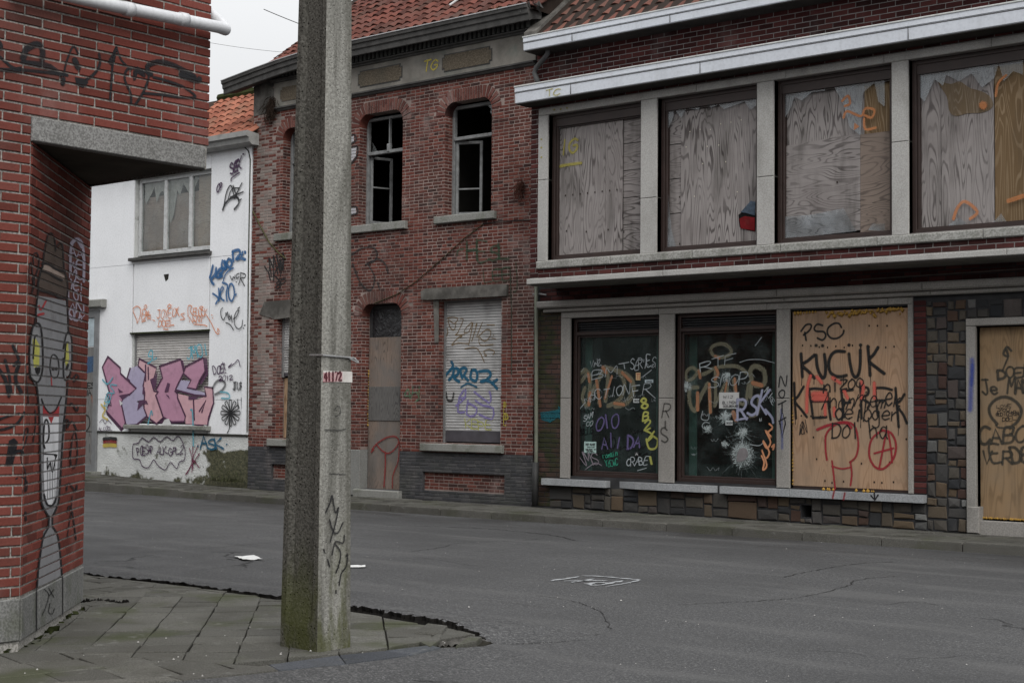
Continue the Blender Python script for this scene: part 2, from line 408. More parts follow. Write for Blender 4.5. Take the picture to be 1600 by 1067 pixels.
# ------------------------------------------------------------------ spray strokes and lettering
GO = [0]
def smooth(pts, closed=False, n=4):
    P = [np.array(p, float) for p in pts]
    if len(P) < 3 or n <= 1: return P
    out = []; m = len(P)
    for i in range(m if closed else m-1):
        if closed: a, b, c, d = P[i-1], P[i], P[(i+1) % m], P[(i+2) % m]
        else: a, b, c, d = P[max(i-1, 0)], P[i], P[i+1], P[min(i+2, m-1)]
        for k in range(n):
            t = k/n; out.append(.5*((2*b)+(c-a)*t+(2*a-5*b+4*c-d)*t*t+(3*b-3*c+d-a)*t**3))
    out.append(P[0] if closed else P[-1]); return out
class Paint:
    """One tag: strokes and filled areas in photo pixels, laid on a wall frame."""
    def __init__(s, fr, d=.012, pxs=False): s.fr = fr; s.d = d; s.pxs = pxs or abs(fr.n[0]-fr.n[1]) < .01; s.v = []; s.f = []; s.st = []
    def P(s, x, y):
        u, z = s.fr.px(x, y, s.d); return u, z
    def _add(s, pts, faces, across):
        b = len(s.v); s.v += pts; s.f += [tuple(b+i for i in f) for f in faces]; s.st += across
    def stroke(s, pts, w, closed=False, n=4, uz=False):
        GO[0] += 1; d = s.d + (GO[0] % 12)*.00006
        Q = smooth(pts, closed, n); pxs = s.pxs and not uz; Q = Q if (uz or pxs) else [np.array(s.P(*q)) for q in Q]
        R = [Q[0]]
        for q in Q[1:]:
            if np.linalg.norm(q-R[-1]) > 1e-4: R.append(q)
        Q = R
        if len(Q) < 2: return
        if pxs: hw = w*.55
        elif not uz:
            x, y = pts[0]; a = np.array(s.P(x, y)); hw = w*.68*abs(s.P(x, y+1)[1]-a[1])
        else: hw = w/2
        m = len(Q); pv = []; ac = []; F = []
        for i, q in enumerate(Q):
            if closed and i in (0, m-1): t = Q[1]-Q[-2]
            else: t = Q[min(i+1, m-1)]-Q[max(i-1, 0)]
            t = t/(np.linalg.norm(t)+1e-9); nn = np.array([-t[1], t[0]])*hw; dd = d+.00005*i/m
            for k in (-1, 0, 1): pv.append(s.fr.pt(*(s.P(*(q+nn*k)) if pxs else q+nn*k), dd)); ac.append(2.0+k)
            if i: b = 3*i; F += [(b-3, b, b+1, b-2), (b-2, b+1, b+2, b-1)]
        s._add(pv, F, ac)
        if not closed:
            for q, q2 in ((Q[0], Q[1]), (Q[-1], Q[-2])):
                t = q-q2; t = t/(np.linalg.norm(t)+1e-9); nn = np.array([-t[1], t[0]]); q_ = (lambda p: s.P(*p)) if pxs else (lambda p: p); pv = [s.fr.pt(*q_(q), d)]; ac = [2.0]
                for k in range(6):
                    a = -pi/2+pi*k/5; pv.append(s.fr.pt(*q_(q+hw*(t*cos(a)+nn*sin(a))), d)); ac.append(3.0)
                s._add(pv, [(0, k, k+1) for k in range(1, 6)], ac)
    def fill(s, pts, n=1):
        GO[0] += 1; d = s.d + (GO[0] % 12)*.00006
        Q = smooth(pts, True, n) if n > 1 else pts
        if n > 1: Q = Q[:-1]
        s._add([s.fr.pt(*s.P(*q), d) for q in Q], [tuple(range(len(Q)))], [2.0]*len(Q))
    def dot(s, x, y, r):
        GO[0] += 1; d = s.d + (GO[0] % 12)*.00006
        c = s.P(x, y); pv = [s.fr.pt(*c, d)]+[s.fr.pt(*s.P(x+r*cos(k*pi/5), y+r*sin(k*pi/5)), d) for k in range(10)]
        s._add(pv, [(0, 1+k, 1+(k+1) % 10) for k in range(10)], [2.0]+[2.9]*10)
    def text(s, txt, x0, y0, x1, y1, h, w, slant=0.0, jit=.1, n=4, gap=.08, up=None):
        """Baseline from (x0,y0) to (x1,y1) in pixels, letter height h."""
        k = len(txt); bx, by = (x1-x0)/k, (y1-y0)/k
        ux, uy = up if up else (slant, -1.0)
        for i, ch in enumerate(txt):
            if ch == ' ': continue
            hh = h*(1+random.uniform(-jit, jit)*1.8); oy = random.uniform(-jit, jit)*h*.9; sl_ = random.uniform(-jit, jit)*2.2; ww_ = w*random.uniform(.75, 1.2)
            for poly in GLYPH.get(ch, GLYPH.get(ch.upper(), [])):
                pts = []
                for gx, gy in poly:
                    gx2 = gx*(1-gap)+random.uniform(-jit, jit)*.35; gy2 = gy+random.uniform(-jit, jit)*.35
                    pts.append((x0+bx*(i+gx2)+(ux+sl_)*gy2*hh, y0+by*(i+gx2)+uy*gy2*hh+oy))
                s.stroke(pts, ww_, n=n if len(poly) > 3 else 1)
    def zz(s, sc, ox, oy, w, *lines, n=4):
        for ln in lines: s.stroke([(ox+x/sc, oy+y/sc) for x, y in ln], w, n=n)
    def zf(s, sc, ox, oy, *polys):
        for p in polys: s.fill([(ox+x/sc, oy+y/sc) for x, y in p])
    def scrawl(s, x0, y0, x1, y1, n, w, seed, amp=1.0):
        """Looping handwriting without meaning, as overlapping tags leave it."""
        r = random.Random(seed)
        for k in range(n):
            cx, cy = r.uniform(x0, x1), r.uniform(y0, y1); L = r.uniform(8, 26)*amp; h = r.uniform(4, 12)*amp; m = r.randint(4, 9); a = r.uniform(-.35, .25); pts = []
            for i in range(m): pts.append((min(max(cx-L/2+L*i/(m-1)+r.uniform(-.25, .25)*L, x0), x1), min(max(cy+a*L*(i/(m-1)-.5)+(h if i % 2 else -h)*r.uniform(.25, .6), y0), y1)))
            s.stroke(pts, w*r.uniform(.6, 1.3))
    def drips(s, pts, w, seed=1):
        r = random.Random(seed)
        for x, y in pts: s.stroke([(x, y), (x+r.uniform(-.6, .6), y+r.uniform(5, 16))], w*r.uniform(.6, 1), n=1)
    def done(s, mat, parent, label=None, each=False):
        if each:                      # every filled letter a piece of its own
            for f in s.f:
                q = Paint(s.fr, s.d); q._add([s.v[i] for i in f], [tuple(range(len(f)))], [2.0]*len(f)); q.done(mat, parent, label)
            return
        m = bpy.data.meshes.new('graffiti'); m.from_pydata(s.v, [], s.f); m.update()
        uv = m.uv_layers.new(name='st'); arr = np.zeros((len(m.loops), 2)); idx = np.zeros(len(m.loops), int); m.loops.foreach_get('vertex_index', idx)
        arr[:, 0] = np.array(s.st)[idx]; uv.data.foreach_set('uv', arr.ravel())
        return link('graffiti', m, mat, parent, label)
def _g(t): return [[tuple(float(v) for v in p.split(',')) for p in pl.split()] for pl in t.split('|')]
GLYPH = {k: _g(v) for k, v in {
 'A': '0,0 .5,1 1,0|.2,.38 .8,.38', 'B': '0,0 0,1 .7,.95 .8,.75 .6,.55 0,.5|.6,.52 .95,.35 .8,.05 0,0', 'C': '.95,.85 .5,1 .1,.8 0,.4 .25,.05 .65,0 1,.2',
 'D': '0,0 0,1|0,1 .6,.95 1,.55 .7,.1 0,0', 'E': '1,1 0,1 0,0 1,0|0,.5 .75,.5', 'F': '1,1 0,1 0,0|0,.52 .7,.52', 'G': '.95,.85 .5,1 .05,.7 .05,.25 .5,0 .95,.2 .95,.5 .55,.5',
 'H': '0,0 0,1|1,0 1,1|0,.5 1,.5', 'I': '.5,0 .5,1', 'J': '.2,1 1,1|.7,1 .7,.25 .4,0 0,.2', 'K': '0,0 0,1|.9,1 0,.45 1,0', 'L': '0,1 0,0 .9,0', 'M': '0,0 .1,1 .5,.35 .9,1 1,0',
 'N': '0,0 0,1 1,0 1,1', 'O': '.5,1 .1,.8 0,.4 .3,.02 .75,.05 1,.5 .85,.9 .5,1', 'P': '0,0 0,1|0,1 .7,.98 .95,.75 .7,.5 0,.45', 'Q': '.5,1 .05,.7 .1,.2 .5,0 .95,.3 .9,.8 .5,1|.6,.3 1,0',
 'R': '0,0 0,1|0,1 .7,.98 .95,.75 .65,.5 0,.48|.35,.48 1,0', 'S': '.95,.85 .6,1 .15,.9 .1,.65 .8,.4 .95,.15 .5,0 0,.12', 'T': '0,1 1,1|.5,1 .5,0', 'U': '0,1 .05,.25 .45,0 .9,.2 1,1',
 'V': '0,1 .5,0 1,1', 'W': '0,1 .25,0 .5,.7 .75,0 1,1', 'X': '0,0 1,1|0,1 1,0', 'Y': '0,1 .5,.5 1,1|.5,.5 .5,0', 'Z': '0,1 1,1 0,0 1,0',
 'Ü': '0,.85 .05,.2 .45,0 .9,.2 1,.85|.25,1.08 .28,1.1|.7,1.08 .73,1.1', 'Ç': '.95,.85 .5,1 .1,.8 0,.4 .25,.05 .65,0 1,.2', 'É': '1,.85 0,.85 0,0 1,0|0,.45 .75,.45|.4,1.0 .8,1.2',
 '0': '.5,1 .1,.8 0,.4 .3,.02 .75,.05 1,.5 .85,.9 .5,1', '1': '.2,.8 .5,1 .5,0', '2': '0,.8 .4,1 .85,.85 .8,.55 0,0 1,0', '4': '.75,0 .75,1 0,.35 1,.35', '7': '0,1 1,1 .35,0', '8': '.5,.52 .1,.75 .5,1 .9,.75 .5,.52 0,.25 .5,0 1,.25 .5,.52',
 '9': '.9,.6 .5,.5 .1,.7 .4,1 .9,.85 .85,.3 .6,0', '3': '0,.9 .6,1 .9,.75 .4,.52 .95,.3 .6,0 0,.1', '6': '.8,1 .2,.6 .05,.25 .4,0 .9,.2 .7,.5 .1,.35', '5': '.9,1 .1,1 .05,.55 .7,.6 .9,.25 .5,0 0,.1', '.': '.3,0 .36,.03', ':': '.3,.1 .36,.12|.3,.55 .36,.57', '?': '0,.8 .4,1 .85,.8 .45,.45 .45,.3|.45,.05 .47,.07', '*': '0,.3 1,.8|.5,1 .5,.1|1,.3 0,.8', "'": '.4,1 .3,.8', '#': '.2,0 .35,1|.6,0 .75,1|0,.35 1,.35|0,.68 1,.68', '-': '.1,.5 .9,.5', '!': '.5,1 .5,.35|.5,.05 .52,.08', '@': '.7,.35 .4,.35 .4,.65 .7,.65 .7,.3 1,.5 .5,1 0,.5 .5,0 .9,.1',
 'a': '.85,.5 .4,.6 .05,.3 .4,0 .8,.25|.85,.58 .85,.1 1,0', 'b': '.1,1 .1,0|.1,.4 .5,.6 .95,.3 .5,0 .1,.1', 'd': '.9,1 .9,0|.9,.4 .4,.6 .05,.3 .4,0 .9,.15', 'e': '.05,.3 .9,.35 .6,.62 .2,.55 .05,.25 .4,0 .9,.1', 'g': '.85,.5 .4,.6 .05,.35 .4,.08 .8,.3|.85,.58 .8,-.25 .4,-.38 .05,-.25', 'h': '.1,1 .1,0|.1,.35 .5,.6 .85,.45 .9,0', 'i': '.5,.6 .5,0|.5,.85 .52,.87', 'j': '.6,.6 .55,-.2 .2,-.3|.6,.85 .62,.87',
 'k': '.1,1 .1,0|.8,.6 .1,.25 .9,0', 'l': '.5,1 .5,0', 'm': '0,0 .05,.6|.05,.4 .3,.6 .45,.4 .48,0|.48,.4 .75,.6 .92,.4 1,0', 'n': '.05,.6 .08,0|.08,.35 .5,.6 .85,.45 .9,0', 'o': '.5,.62 .1,.45 .1,.12 .5,0 .9,.15 .88,.45 .5,.62', 'p': '.1,.6 .1,-.4|.1,.45 .5,.62 .95,.3 .5,.02 .1,.15', 'r': '.1,.6 .12,0|.12,.35 .5,.6 .85,.5', 's': '.85,.5 .4,.62 .15,.45 .8,.2 .5,0 .05,.1', 't': '.45,1 .45,.1 .8,0|.1,.65 .85,.65', 'u': '.05,.6 .1,.15 .45,0 .85,.2 .9,.6|.9,.3 1,0', 'v': '.05,.6 .45,0 .9,.6', 'y': '.05,.6 .45,.05|.95,.6 .2,-.4', 'z': '.05,.6 .9,.6 .05,0 .95,0', 'c': '.85,.5 .4,.62 .05,.3 .4,0 .9,.12', 'ö': '.5,.62 .1,.45 .1,.12 .5,0 .9,.15 .88,.45 .5,.62|.3,.85 .32,.87|.7,.85 .72,.87',
}.items()}
# ================================================================== materials of the place
def m_asphalt(name, k=1.32):
    t = NT(name)
    c = t.ramp(t.noise(75, 3, None, .75), [(.3, (.016*k, .016*k, .016*k)), (.48, (.047*k, .047*k, .048*k)), (.56, (.058*k, .058*k, .059*k)), (.72, (.21*k, .21*k, .21*k))])
    c = t.mix(t.rng(t.noise(26, 4, None, .8), .38, .6, 0, .5), c, (.028*k, .028*k, .0285*k))
    c = t.mix(t.rng(t.noise(31, 3, t.scaled((1, 1, 1), off=(7, 3, 0)), .8), .5, .68, 0, .55), c, (.115*k, .114*k, .112*k))
    c = t.mix(t.rng(t.noise(.45, 6), .4, .65, 0, .5), c, (.034*k, .034*k, .0345*k))
    c = t.mix(t.rng(t.noise(1.1, 7, t.scaled((.35, 1.9, 1))), .5, .7, 0, .4), c, (.08*k, .079*k, .078*k))
    c = t.mix(t.math('MULTIPLY', t.rng(t.noise(1.5, 6, t.scaled((.3, 1, 1))), .4, .6), t.rng(t.xyz()[1], 14.6, 16.1, 0, .7)), c, (.022*k, .021*k, .02*k))
    wob = t.n('VectorMath', operation='ADD'); nz = t.n('TexNoise'); nz.inputs['Scale'].default_value = 1.3; nz.inputs['Detail'].default_value = 6
    t.l(t.pos, nz.inputs['Vector']); sc = t.n('VectorMath', operation='SCALE'); sc.inputs['Scale'].default_value = 1.1
    t.l(nz.outputs['Color'], sc.inputs[0]); t.l(t.pos, wob.inputs[0]); t.l(sc.outputs[0], wob.inputs[1])
    e = t.voro(.42, 'DISTANCE_TO_EDGE', 0, wob.outputs[0])
    crack = t.math('MULTIPLY', t.rng(e, .003, .010, 1, 0), t.rng(t.noise(.35, 3), .54, .66))
    c = t.mix(t.math('MULTIPLY', crack, .75), c, (.012, .012, .012))
    t.bump(t.math('SUBTRACT', t.noise(70, 4), t.math('MULTIPLY', crack, 1.5)), .7, .01)
    return t.done(c, t.rng(t.noise(2, 4), .3, .7, .72, .9), .35)
M_road = m_asphalt('asphalt')
M_tar = m_plain('broken_asphalt', (.014, .013, .012), .95, .4, 20, .2, fine=60, bump=.8)
def m_slab(name, base, green=.5):
    t = NT(name); k = t.rng(t.rnd(), 0, 1, .78, 1.2, False)
    c = t.mix(t.rng(t.noise(130, 3), .35, .68), t.scale(t.mix(0, base, base), .7), t.scale(t.mix(0, base, base), 1.35))
    c = t.scale(c, k)
    c = t.mix(t.rng(t.noise(2.2, 6), .45, .72, 0, .5), c, (.05, .048, .04))
    c = t.mix(t.rng(t.noise(1.3, 6, t.scaled((1, 1, 1), off=(4, 2, 0))), .5, .66, 0, green), c, (.042, .05, .018))
    c = t.mix(t.rng(t.noise(9, 5), .6, .75, 0, .4), c, (.2, .2, .19))
    t.bump(t.noise(110, 4), .35, .004); return t.done(c, .9, .2)
M_slab = m_slab('paving_concrete', (.088, .086, .077), .55)
M_slab_far = m_slab('far_paving_concrete', (.078, .076, .068), .3)
M_kerb = m_slab('kerb_concrete', (.095, .092, .083), .35)
M_bluestone = m_slab('blue_kerb_stone', (.06, .064, .072), .1)
M_soil = m_plain('dirt', (.022, .02, .015), .95, .4, 14, .3, fine=50, bump=.7)
M_moss = m_plain('moss', (.035, .042, .014), .95, .5, 9, .3, fine=90, bump=.9)
M_paper = m_plain('paper', (.62, .62, .61), .7, .1, 9, .15, fine=30, bump=.05)
M_metal = m_plain('galvanised_metal', (.42, .42, .42), .45, .2, 8, .3, fine=50, bump=.05, metal=.7)
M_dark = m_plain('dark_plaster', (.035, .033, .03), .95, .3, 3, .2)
M_black = m_plain('black_cable', (.015, .015, .015), .6, .2, 9, .1)

# ================================================================== road and pavements
b = MB(); S = 320
b.add([(-S, -S, 0), (S, -S, 0), (S, S, 0), (-S, S, 0)], [(0, 1, 2, 3)])
road = part('road', b, M_road, None, kind='structure')

# far pavement: it climbs gently towards the white house
def zfar(x): return .1 + .012*max(0, min(6, -20.4-x))*2
FY0, FY1 = 16.22, 17.72
b = MB(); XS = [-60, -40, -27, -26, -24, -22, -20.4, -14, -6, 8]
for a, c in zip(XS[:-1], XS[1:]):
    za, zc = zfar(a)-.012, zfar(c)-.012
    b.add([(a, FY0+.13, za), (c, FY0+.13, zc), (c, 26, zc), (a, 26, za)], [(0, 1, 2, 3)])
far_pav = part('pavement', b, M_soil, None, kind='structure')
def slab_poly(b, poly, z0, z1, bev=.006):
    n = len(poly); P = np.array(poly, float); c = P.mean(0); zt = z1 if hasattr(z1, '__len__') else [z1]*n
    Q = c+(P-c)*(1-bev/max(.05, np.abs(P-c).max()))
    rows = [(*p, z0) for p in P]+[(*p, zt[i]-bev) for i, p in enumerate(P)]+[(*q, zt[i]) for i, q in enumerate(Q)]
    b.add(rows, [tuple(range(2*n, 3*n))]+[(k+i, k+(i+1) % n, k+n+(i+1) % n, k+n+i) for k in (0, n) for i in range(n)])
x = -29.0
while x < -4.5:                                  # kerb stones of the far side
    L = 1.0+random.uniform(-.03, .03); z = zfar(x+L/2)+random.uniform(-.008, .008)
    b = MB(); slab_poly(b, [(x+.006, FY0+random.uniform(-.008, .008)), (x+L-.006, FY0+random.uniform(-.008, .008)), (x+L-.006, FY0+.13), (x+.006, FY0+.13)], -.05, z, .015)
    part('kerb_stone', b, M_kerb, far_pav); x += L
b = MB(); b.wbox(-60, -29, FY0, FY0+.13, -.05, .3); b.wbox(-4.4, 8, FY0, FY0+.13, -.05, .1)
part('kerb_run', b, M_kerb, far_pav, kind='stuff')
meshes = []
for k in range(6):
    b = MB(); j = lambda: random.uniform(-.004, .004)
    slab_poly(b, [(-.295/2+j(), -.295/2+j()), (.295/2+j(), -.295/2+j()), (.295/2+j(), .295/2+j()), (-.295/2+j(), .295/2+j())], -.03, [j() for _ in range(4)], .006)
    m = b.mesh('paving_slab'); m.materials.append(M_slab_far); meshes.append(m)
rest = MB(); cnt = 0
for ix in range(int(24.0/.3)):
    for iy in range(5):
        xx = -5.0-ix*.3-.15+(iy % 2)*.15; yy = FY0+.14+.15+iy*.3
        if yy > FY1-.02: continue
        zz = zfar(xx)+random.uniform(-.006, .006)
        if cnt < 300 and in_frame((xx, yy, zz), 0):
            o = link('paving_slab', random.choice(meshes), None, far_pav); o.location = (xx, yy, zz); o.rotation_euler = (random.uniform(-.012, .012), random.uniform(-.012, .012), random.uniform(-.01, .01)); cnt += 1
        else: slab_poly(rest, [(xx-.147, yy-.147), (xx+.147, yy-.147), (xx+.147, yy+.147), (xx-.147, yy+.147)], -.02, zz)
if rest.v: part('paving', rest, M_slab_far, far_pav, kind='stuff')

# near pavement corner with slabs laid in two directions
ZN = .06
def G(x, y, z=ZN):
    p = ground(x, y, z); return (p[0], p[1])
far_edge = [(-60, 7.62)] + [G(*q) for q in [(131, 897), (250, 911), (400, 930), (548, 955), (650, 973), (735, 989), (768, 997)]]
front_edge = [G(*q) for q in [(745, 1008), (688, 1011), (640, 1022), (500, 1037), (400, 1049), (300, 1061)]] + [(-6.84, 4.6), (-6.95, 2.7), (-7.0, -12)]
NP = far_edge + front_edge + [(-60, -12)]
b = MB(); b.add([(x, y, ZN-.025) for x, y in NP] + [(x, y, -.1) for x, y in NP],
                [tuple(range(len(NP)-1, -1, -1))] + [(i, (i+1) % len(NP), len(NP)+(i+1) % len(NP), len(NP)+i) for i in range(len(NP))])
near_pav = part('pavement', b, M_soil, None, kind='structure')
def clip(poly, a, c):      # keep the left side of a->c
    out = []; n = len(poly); s = lambda p: (c[0]-a[0])*(p[1]-a[1])-(c[1]-a[1])*(p[0]-a[0])
    for i in range(n):
        p, q = poly[i], poly[(i+1) % n]; sp_, sq = s(p), s(q)
        if sp_ >= 0: out.append(p)
        if sp_*sq < 0:
            t = sp_/(sp_-sq); out.append((p[0]+(q[0]-p[0])*t, p[1]+(q[1]-p[1])*t))
    return out
def area(p): return abs(sum(p[i][0]*p[(i+1) % len(p)][1]-p[(i+1) % len(p)][0]*p[i][1] for i in range(len(p))))/2
DIV = ((-7.72, 5.235), (-6.746, 5.654))
edges_all = [(far_edge[i+1], far_edge[i]) for i in range(len(far_edge)-1)] 
fe = front_edge
def lay(ang, org, pitch_u, pitch_v, conds, jitter, zone):
    du = np.array([cos(ang), sin(ang)]); dv = np.array([-sin(ang), cos(ang)]); n = 0
    for iu in range(-14, 15):
        offs = random.uniform(0, pitch_v)
        for iv in range(-18, 19):
            sp2 = .0042; o = np.array(org)+du*iu*pitch_u+dv*(iv*pitch_v+offs*.5)
            q = [o+du*sp2+dv*sp2, o+du*(pitch_u-sp2)+dv*sp2, o+du*(pitch_u-sp2)+dv*(pitch_v-sp2), o+du*sp2+dv*(pitch_v-sp2)]
            q = [(p[0]+random.uniform(-jitter, jitter), p[1]+random.uniform(-jitter, jitter)) for p in q]
            for a, c in conds:
                if len(q) < 3: break
                q = clip(q, a, c)
            if len(q) < 3 or area(q) < .006: continue
            cx = sum(p[0] for p in q)/len(q); cy = sum(p[1] for p in q)/len(q)
            if not in_frame((cx, cy, ZN), 120): continue
            tx, ty = random.uniform(-.018, .018), random.uniform(-.018, .018)
            zt = [ZN+random.uniform(-.004, .004)+tx*(p[0]-cx)+ty*(p[1]-cy) for p in q]
            b = MB(); slab_poly(b, q, ZN-.04, zt, .004); part('paving_slab', b, M_slab, near_pav); n += 1
C1 = (-8.09, 5.086); C2 = (-9.43, 6.426)
far_line = [(far_edge[i+1], far_edge[i]) for i in (2, 4, 6)]
kerbin = [(G(400, 1040), G(560, 1017)), (G(560, 1017), G(690, 1004))]
lay(radians(136.5)-pi/2, (-7.651, 5.222), .30, .30, [DIV, *far_line, (C2, C1)] + kerbin, .006, 1)
lay(radians(-13), (-7.2, 4.96), .42, .31, [(DIV[1], DIV[0]), ((-7.1, 2.7), G(260, 1057)), (G(260, 1057), G(400, 1041)), ((-8.04, 6), (-8.04, 0))], .006, 2)
# strip of slabs along the far edge beside the building corner
lay(0, (-14.0, 6.46), .30, .30, [((-9.46, 0), (-9.46, 9)), (far_edge[2], far_edge[1]), ((-20, 6.44), (0, 6.44))], .005, 3)
# smooth dark kerb along the front
K = [G(*q) for q in [(560, 1021), (640, 1014), (684, 1009)]]
kb = [((-7.1, 2.7), (-6.95, 2.7)), ((-6.99, 4.6), (-6.85, 4.6)), (G(262, 1057), G(285, 1063)), (G(420, 1039), G(435, 1047)), (G(530, 1024), G(540, 1037)), (G(600, 1017), G(640, 1024)), (G(672, 1008), G(690, 1012))]
for i in range(len(kb)-1):
    (a, c), (e, g) = kb[i], kb[i+1]; b = MB(); s_ = .004
    slab_poly(b, [a, c, g, e], -.05, ZN+.004, .008); part('kerb_stone', b, M_bluestone if i > 2 else M_kerb, near_pav)
# loose broken slabs at the tip
for q in [[(655, 1003), (690, 989), (688, 1001), (672, 1012)], [(712, 1012), (732, 997), (753, 996), (745, 1004)], [(648, 990), (668, 976), (700, 980), (690, 992)]]:
    b = MB(); slab_poly(b, [G(*p) for p in q][::-1], 0, [ZN+.004+random.uniform(0, .012) for _ in q], .012); part('slab_fragment', b, M_slab, near_pav)
# crumbled asphalt lip and gap along the far edge
def lip(pts, w, h, name, seed):
    r = np.random.default_rng(seed); Q = smooth(pts, False, 34); b = MB(); rows = []
    for i, q in enumerate(Q):
        t = Q[min(i+1, len(Q)-1)]-Q[max(i-1, 0)]; t = t/np.linalg.norm(t); nn = np.array([-t[1], t[0]]); env = min(1, i/4, (len(Q)-1-i)/4)
        for k, (o, zz) in enumerate(((-.75, .0), (-.35, .55), (0, .9), (.4, 1.), (.8, .35), (1.15, 0))):
            p = q+nn*w*(o+r.uniform(-.3, .3)); rows.append((p[0], p[1], .004+h*max(0, zz+r.uniform(-.35, .35) if 0 < k < 5 else 0)*env))
    n = 6
    b.add(rows, [(i*n+k, (i+1)*n+k, (i+1)*n+k+1, i*n+k+1) for i in range(len(Q)-1) for k in range(n-1)])
    return part(name, b, M_tar, road)
def overlay(pts, face, env, name, drop, seed, widths=(.0, .05, .2, .6, 1.2, 2.0), side=1):
    """Resurfaced asphalt that stands proud of the sunken pavement: ragged broken edge, then a gentle fall to the road."""
    r = np.random.default_rng(seed); Q = smooth(pts, False, 26); N = len(Q); rows = []; nz = r.normal(0, 1, N); nz2 = r.normal(0, 1, N)
    for i, q in enumerate(Q):
        t = Q[min(i+2, N-1)]-Q[max(i-2, 0)]; t = t/np.linalg.norm(t); nn = np.array([-t[1], t[0]])*side; e = env(i/(N-1)); rg = .006*nz[i]+.012*nz[i//4]+.018*sin(i*.11)
        base = q+nn*(rg if face else 0); top = (ZN+face*(1+.14*nz2[i//2]))*e+.003
        if face: rows += [(*(base-nn*.03), ZN-.04), (*(base+nn*.006*nz2[i//2]), max(.003, (ZN+face*.35)*e))]
        for k, wd in enumerate(widths):
            f_ = 1-(wd/widths[-1]); p = base+nn*wd; rows.append((*p, -.015 if k == len(widths)-1 or (face and i > N-3) else max(.003, top*(f_**1.3))))
    n = len(widths)+(2 if face else 0); b = MB(); fs = [(i*n+k, (i+1)*n+k, (i+1)*n+k+1, i*n+k+1) if side < 0 else (i*n+k+1, (i+1)*n+k+1, (i+1)*n+k, i*n+k) for i in range(N-1) for k in range(n-1)]
    b.add(rows, fs); o = part(name, b, M_road, road); o.data.materials.append(M_tar)
    if face:
        for p in o.data.polygons:
            if p.index % (n-1) < 2: p.material_index = 1
    return o
overlay([G(*q, ZN) for q in [(20, 882), (100, 893), (180, 903), (270, 913), (350, 923), (440, 938), (520, 949), (555, 955), (610, 963), (660, 972), (700, 979), (740, 988), (768, 996)]], .04, lambda s: min(1, .66+.4*s)*min(1, (1-s)*7+.05), 'asphalt_edge', 0, 3, (.0, .04, .12, .3, .6, 1.1))
overlay([G(775, 998, .03), G(745, 1009), G(690, 1011.5), G(640, 1023), G(540, 1036), G(435, 1048), G(300, 1061.5), (-6.84, 4.6), (-6.94, 2.7), (-7.0, 0)], 0, lambda s: min(1, s*9)*.93, 'asphalt_apron', 0, 4, (.0, .12, .3, .55), 1)
lip([G(*q, ZN-.03) for q in [(118, 948), (135, 946), (160, 944), (185, 948), (203, 946)]], .05, .06, 'broken_gap', 8)
b = MB(); r = np.random.default_rng(21); qa, qb, qc, qd = [np.array(G(*q, .03)) for q in ((668, 984), (768, 994), (748, 1010), (682, 1012))]; n = 15
b.add([(*((qa*(1-u/(n-1))+qb*(u/(n-1)))*(1-v/(n-1))+(qd*(1-u/(n-1))+qc*(u/(n-1)))*(v/(n-1))), .03+.028*r.uniform(0, 1)*min(1, (n-1-u)/4)) for u in range(n) for v in range(n)], [(u*n+v, (u+1)*n+v, (u+1)*n+v+1, u*n+v+1) for u in range(n-1) for v in range(n-1)])
part('crushed_concrete', b, m_plain('crushed_concrete', (.095, .09, .082), .95, .4, 12, .5, (.03, .028, .024), fine=40, bump=.8), near_pav)
# cracks and sealed seams of the carriageway: thin filled lines in the asphalt
def ground_line(pts, w, name, mat, z=.004, par=None, n=14, wob=1.1):
    Q = smooth([ground(*p)[:2] for p in pts], False, n); rows = []
    for i, q in enumerate(Q):
        t = Q[min(i+1, len(Q)-1)]-Q[max(i-1, 0)]; t = t/(np.linalg.norm(t)+1e-9); nn = np.array([-t[1], t[0]])*w*.26*random.uniform(.3, 1.6)*min(1, .25+i/3, .25+(len(Q)-1-i)/3)
        j = np.array([random.uniform(-1, 1), random.uniform(-1, 1)])*w*wob
        rows += [(*(q+nn+j), z), (*(q-nn+j), z)]
    b = MB(); b.add(rows, [(2*i, 2*i+1, 2*i+3, 2*i+2) for i in range(len(Q)-1)]); return part(name, b, mat, par or road)
M_crack = m_plain('crack_filling', (.03, .03, .029), .95, .4, 20, .2, fine=60, bump=.8)
for pts, w in [([(600, 820), (660, 822), (760, 826), (860, 836), (900, 845)], .05), ([(1060, 945), (1130, 941), (1200, 938), (1270, 930), (1325, 915), (1340, 906), (1400, 900)], .03),
               ([(1220, 902), (1280, 890), (1345, 880), (1400, 878)], .03), ([(840, 930), (900, 940), (940, 958), (955, 986)], .018), ([(800, 998), (870, 996), (950, 990)], .018),
               ([(640, 862), (690, 855), (720, 848), (790, 845), (850, 842)], .025), ([(560, 1055), (640, 1062), (720, 1066)], .03), ([(650, 870), (700, 877), (740, 884)], .015), ([(150, 868), (240, 862), (330, 856), (440, 846)], .02),
               ([(300, 892), (350, 886), (400, 878), (436, 872)], .015), ([(1380, 945), (1430, 940), (1470, 946)], .02), ([(720, 937), (760, 938), (830, 946), (860, 950)], .015)]:
    ground_line(pts, w*.65, 'road_crack', M_crack)
M_chalk = m_plain('chalk', (.33, .34, .35), .9, .3, 30, .35, (.06, .06, .06), fine=200)
for pts in [[(859, 908), (880, 905), (905, 901)], [(909, 899.6), (940, 901), (975, 904), (1001, 906.6)], [(1001, 906.6), (975, 912), (947, 917.2)], [(892, 910.3), (912, 907.5), (930, 904.5)], [(940, 914.2), (960, 910), (975, 907.3)], [(940, 914.4), (925, 914.5), (920, 912.5), (932, 910.5), (950, 910.5)], [(880, 908), (910, 907.5), (950, 907.5)]]:
    ground_line(pts, .085, 'chalk_line', M_chalk, .006, None, 5, .12)
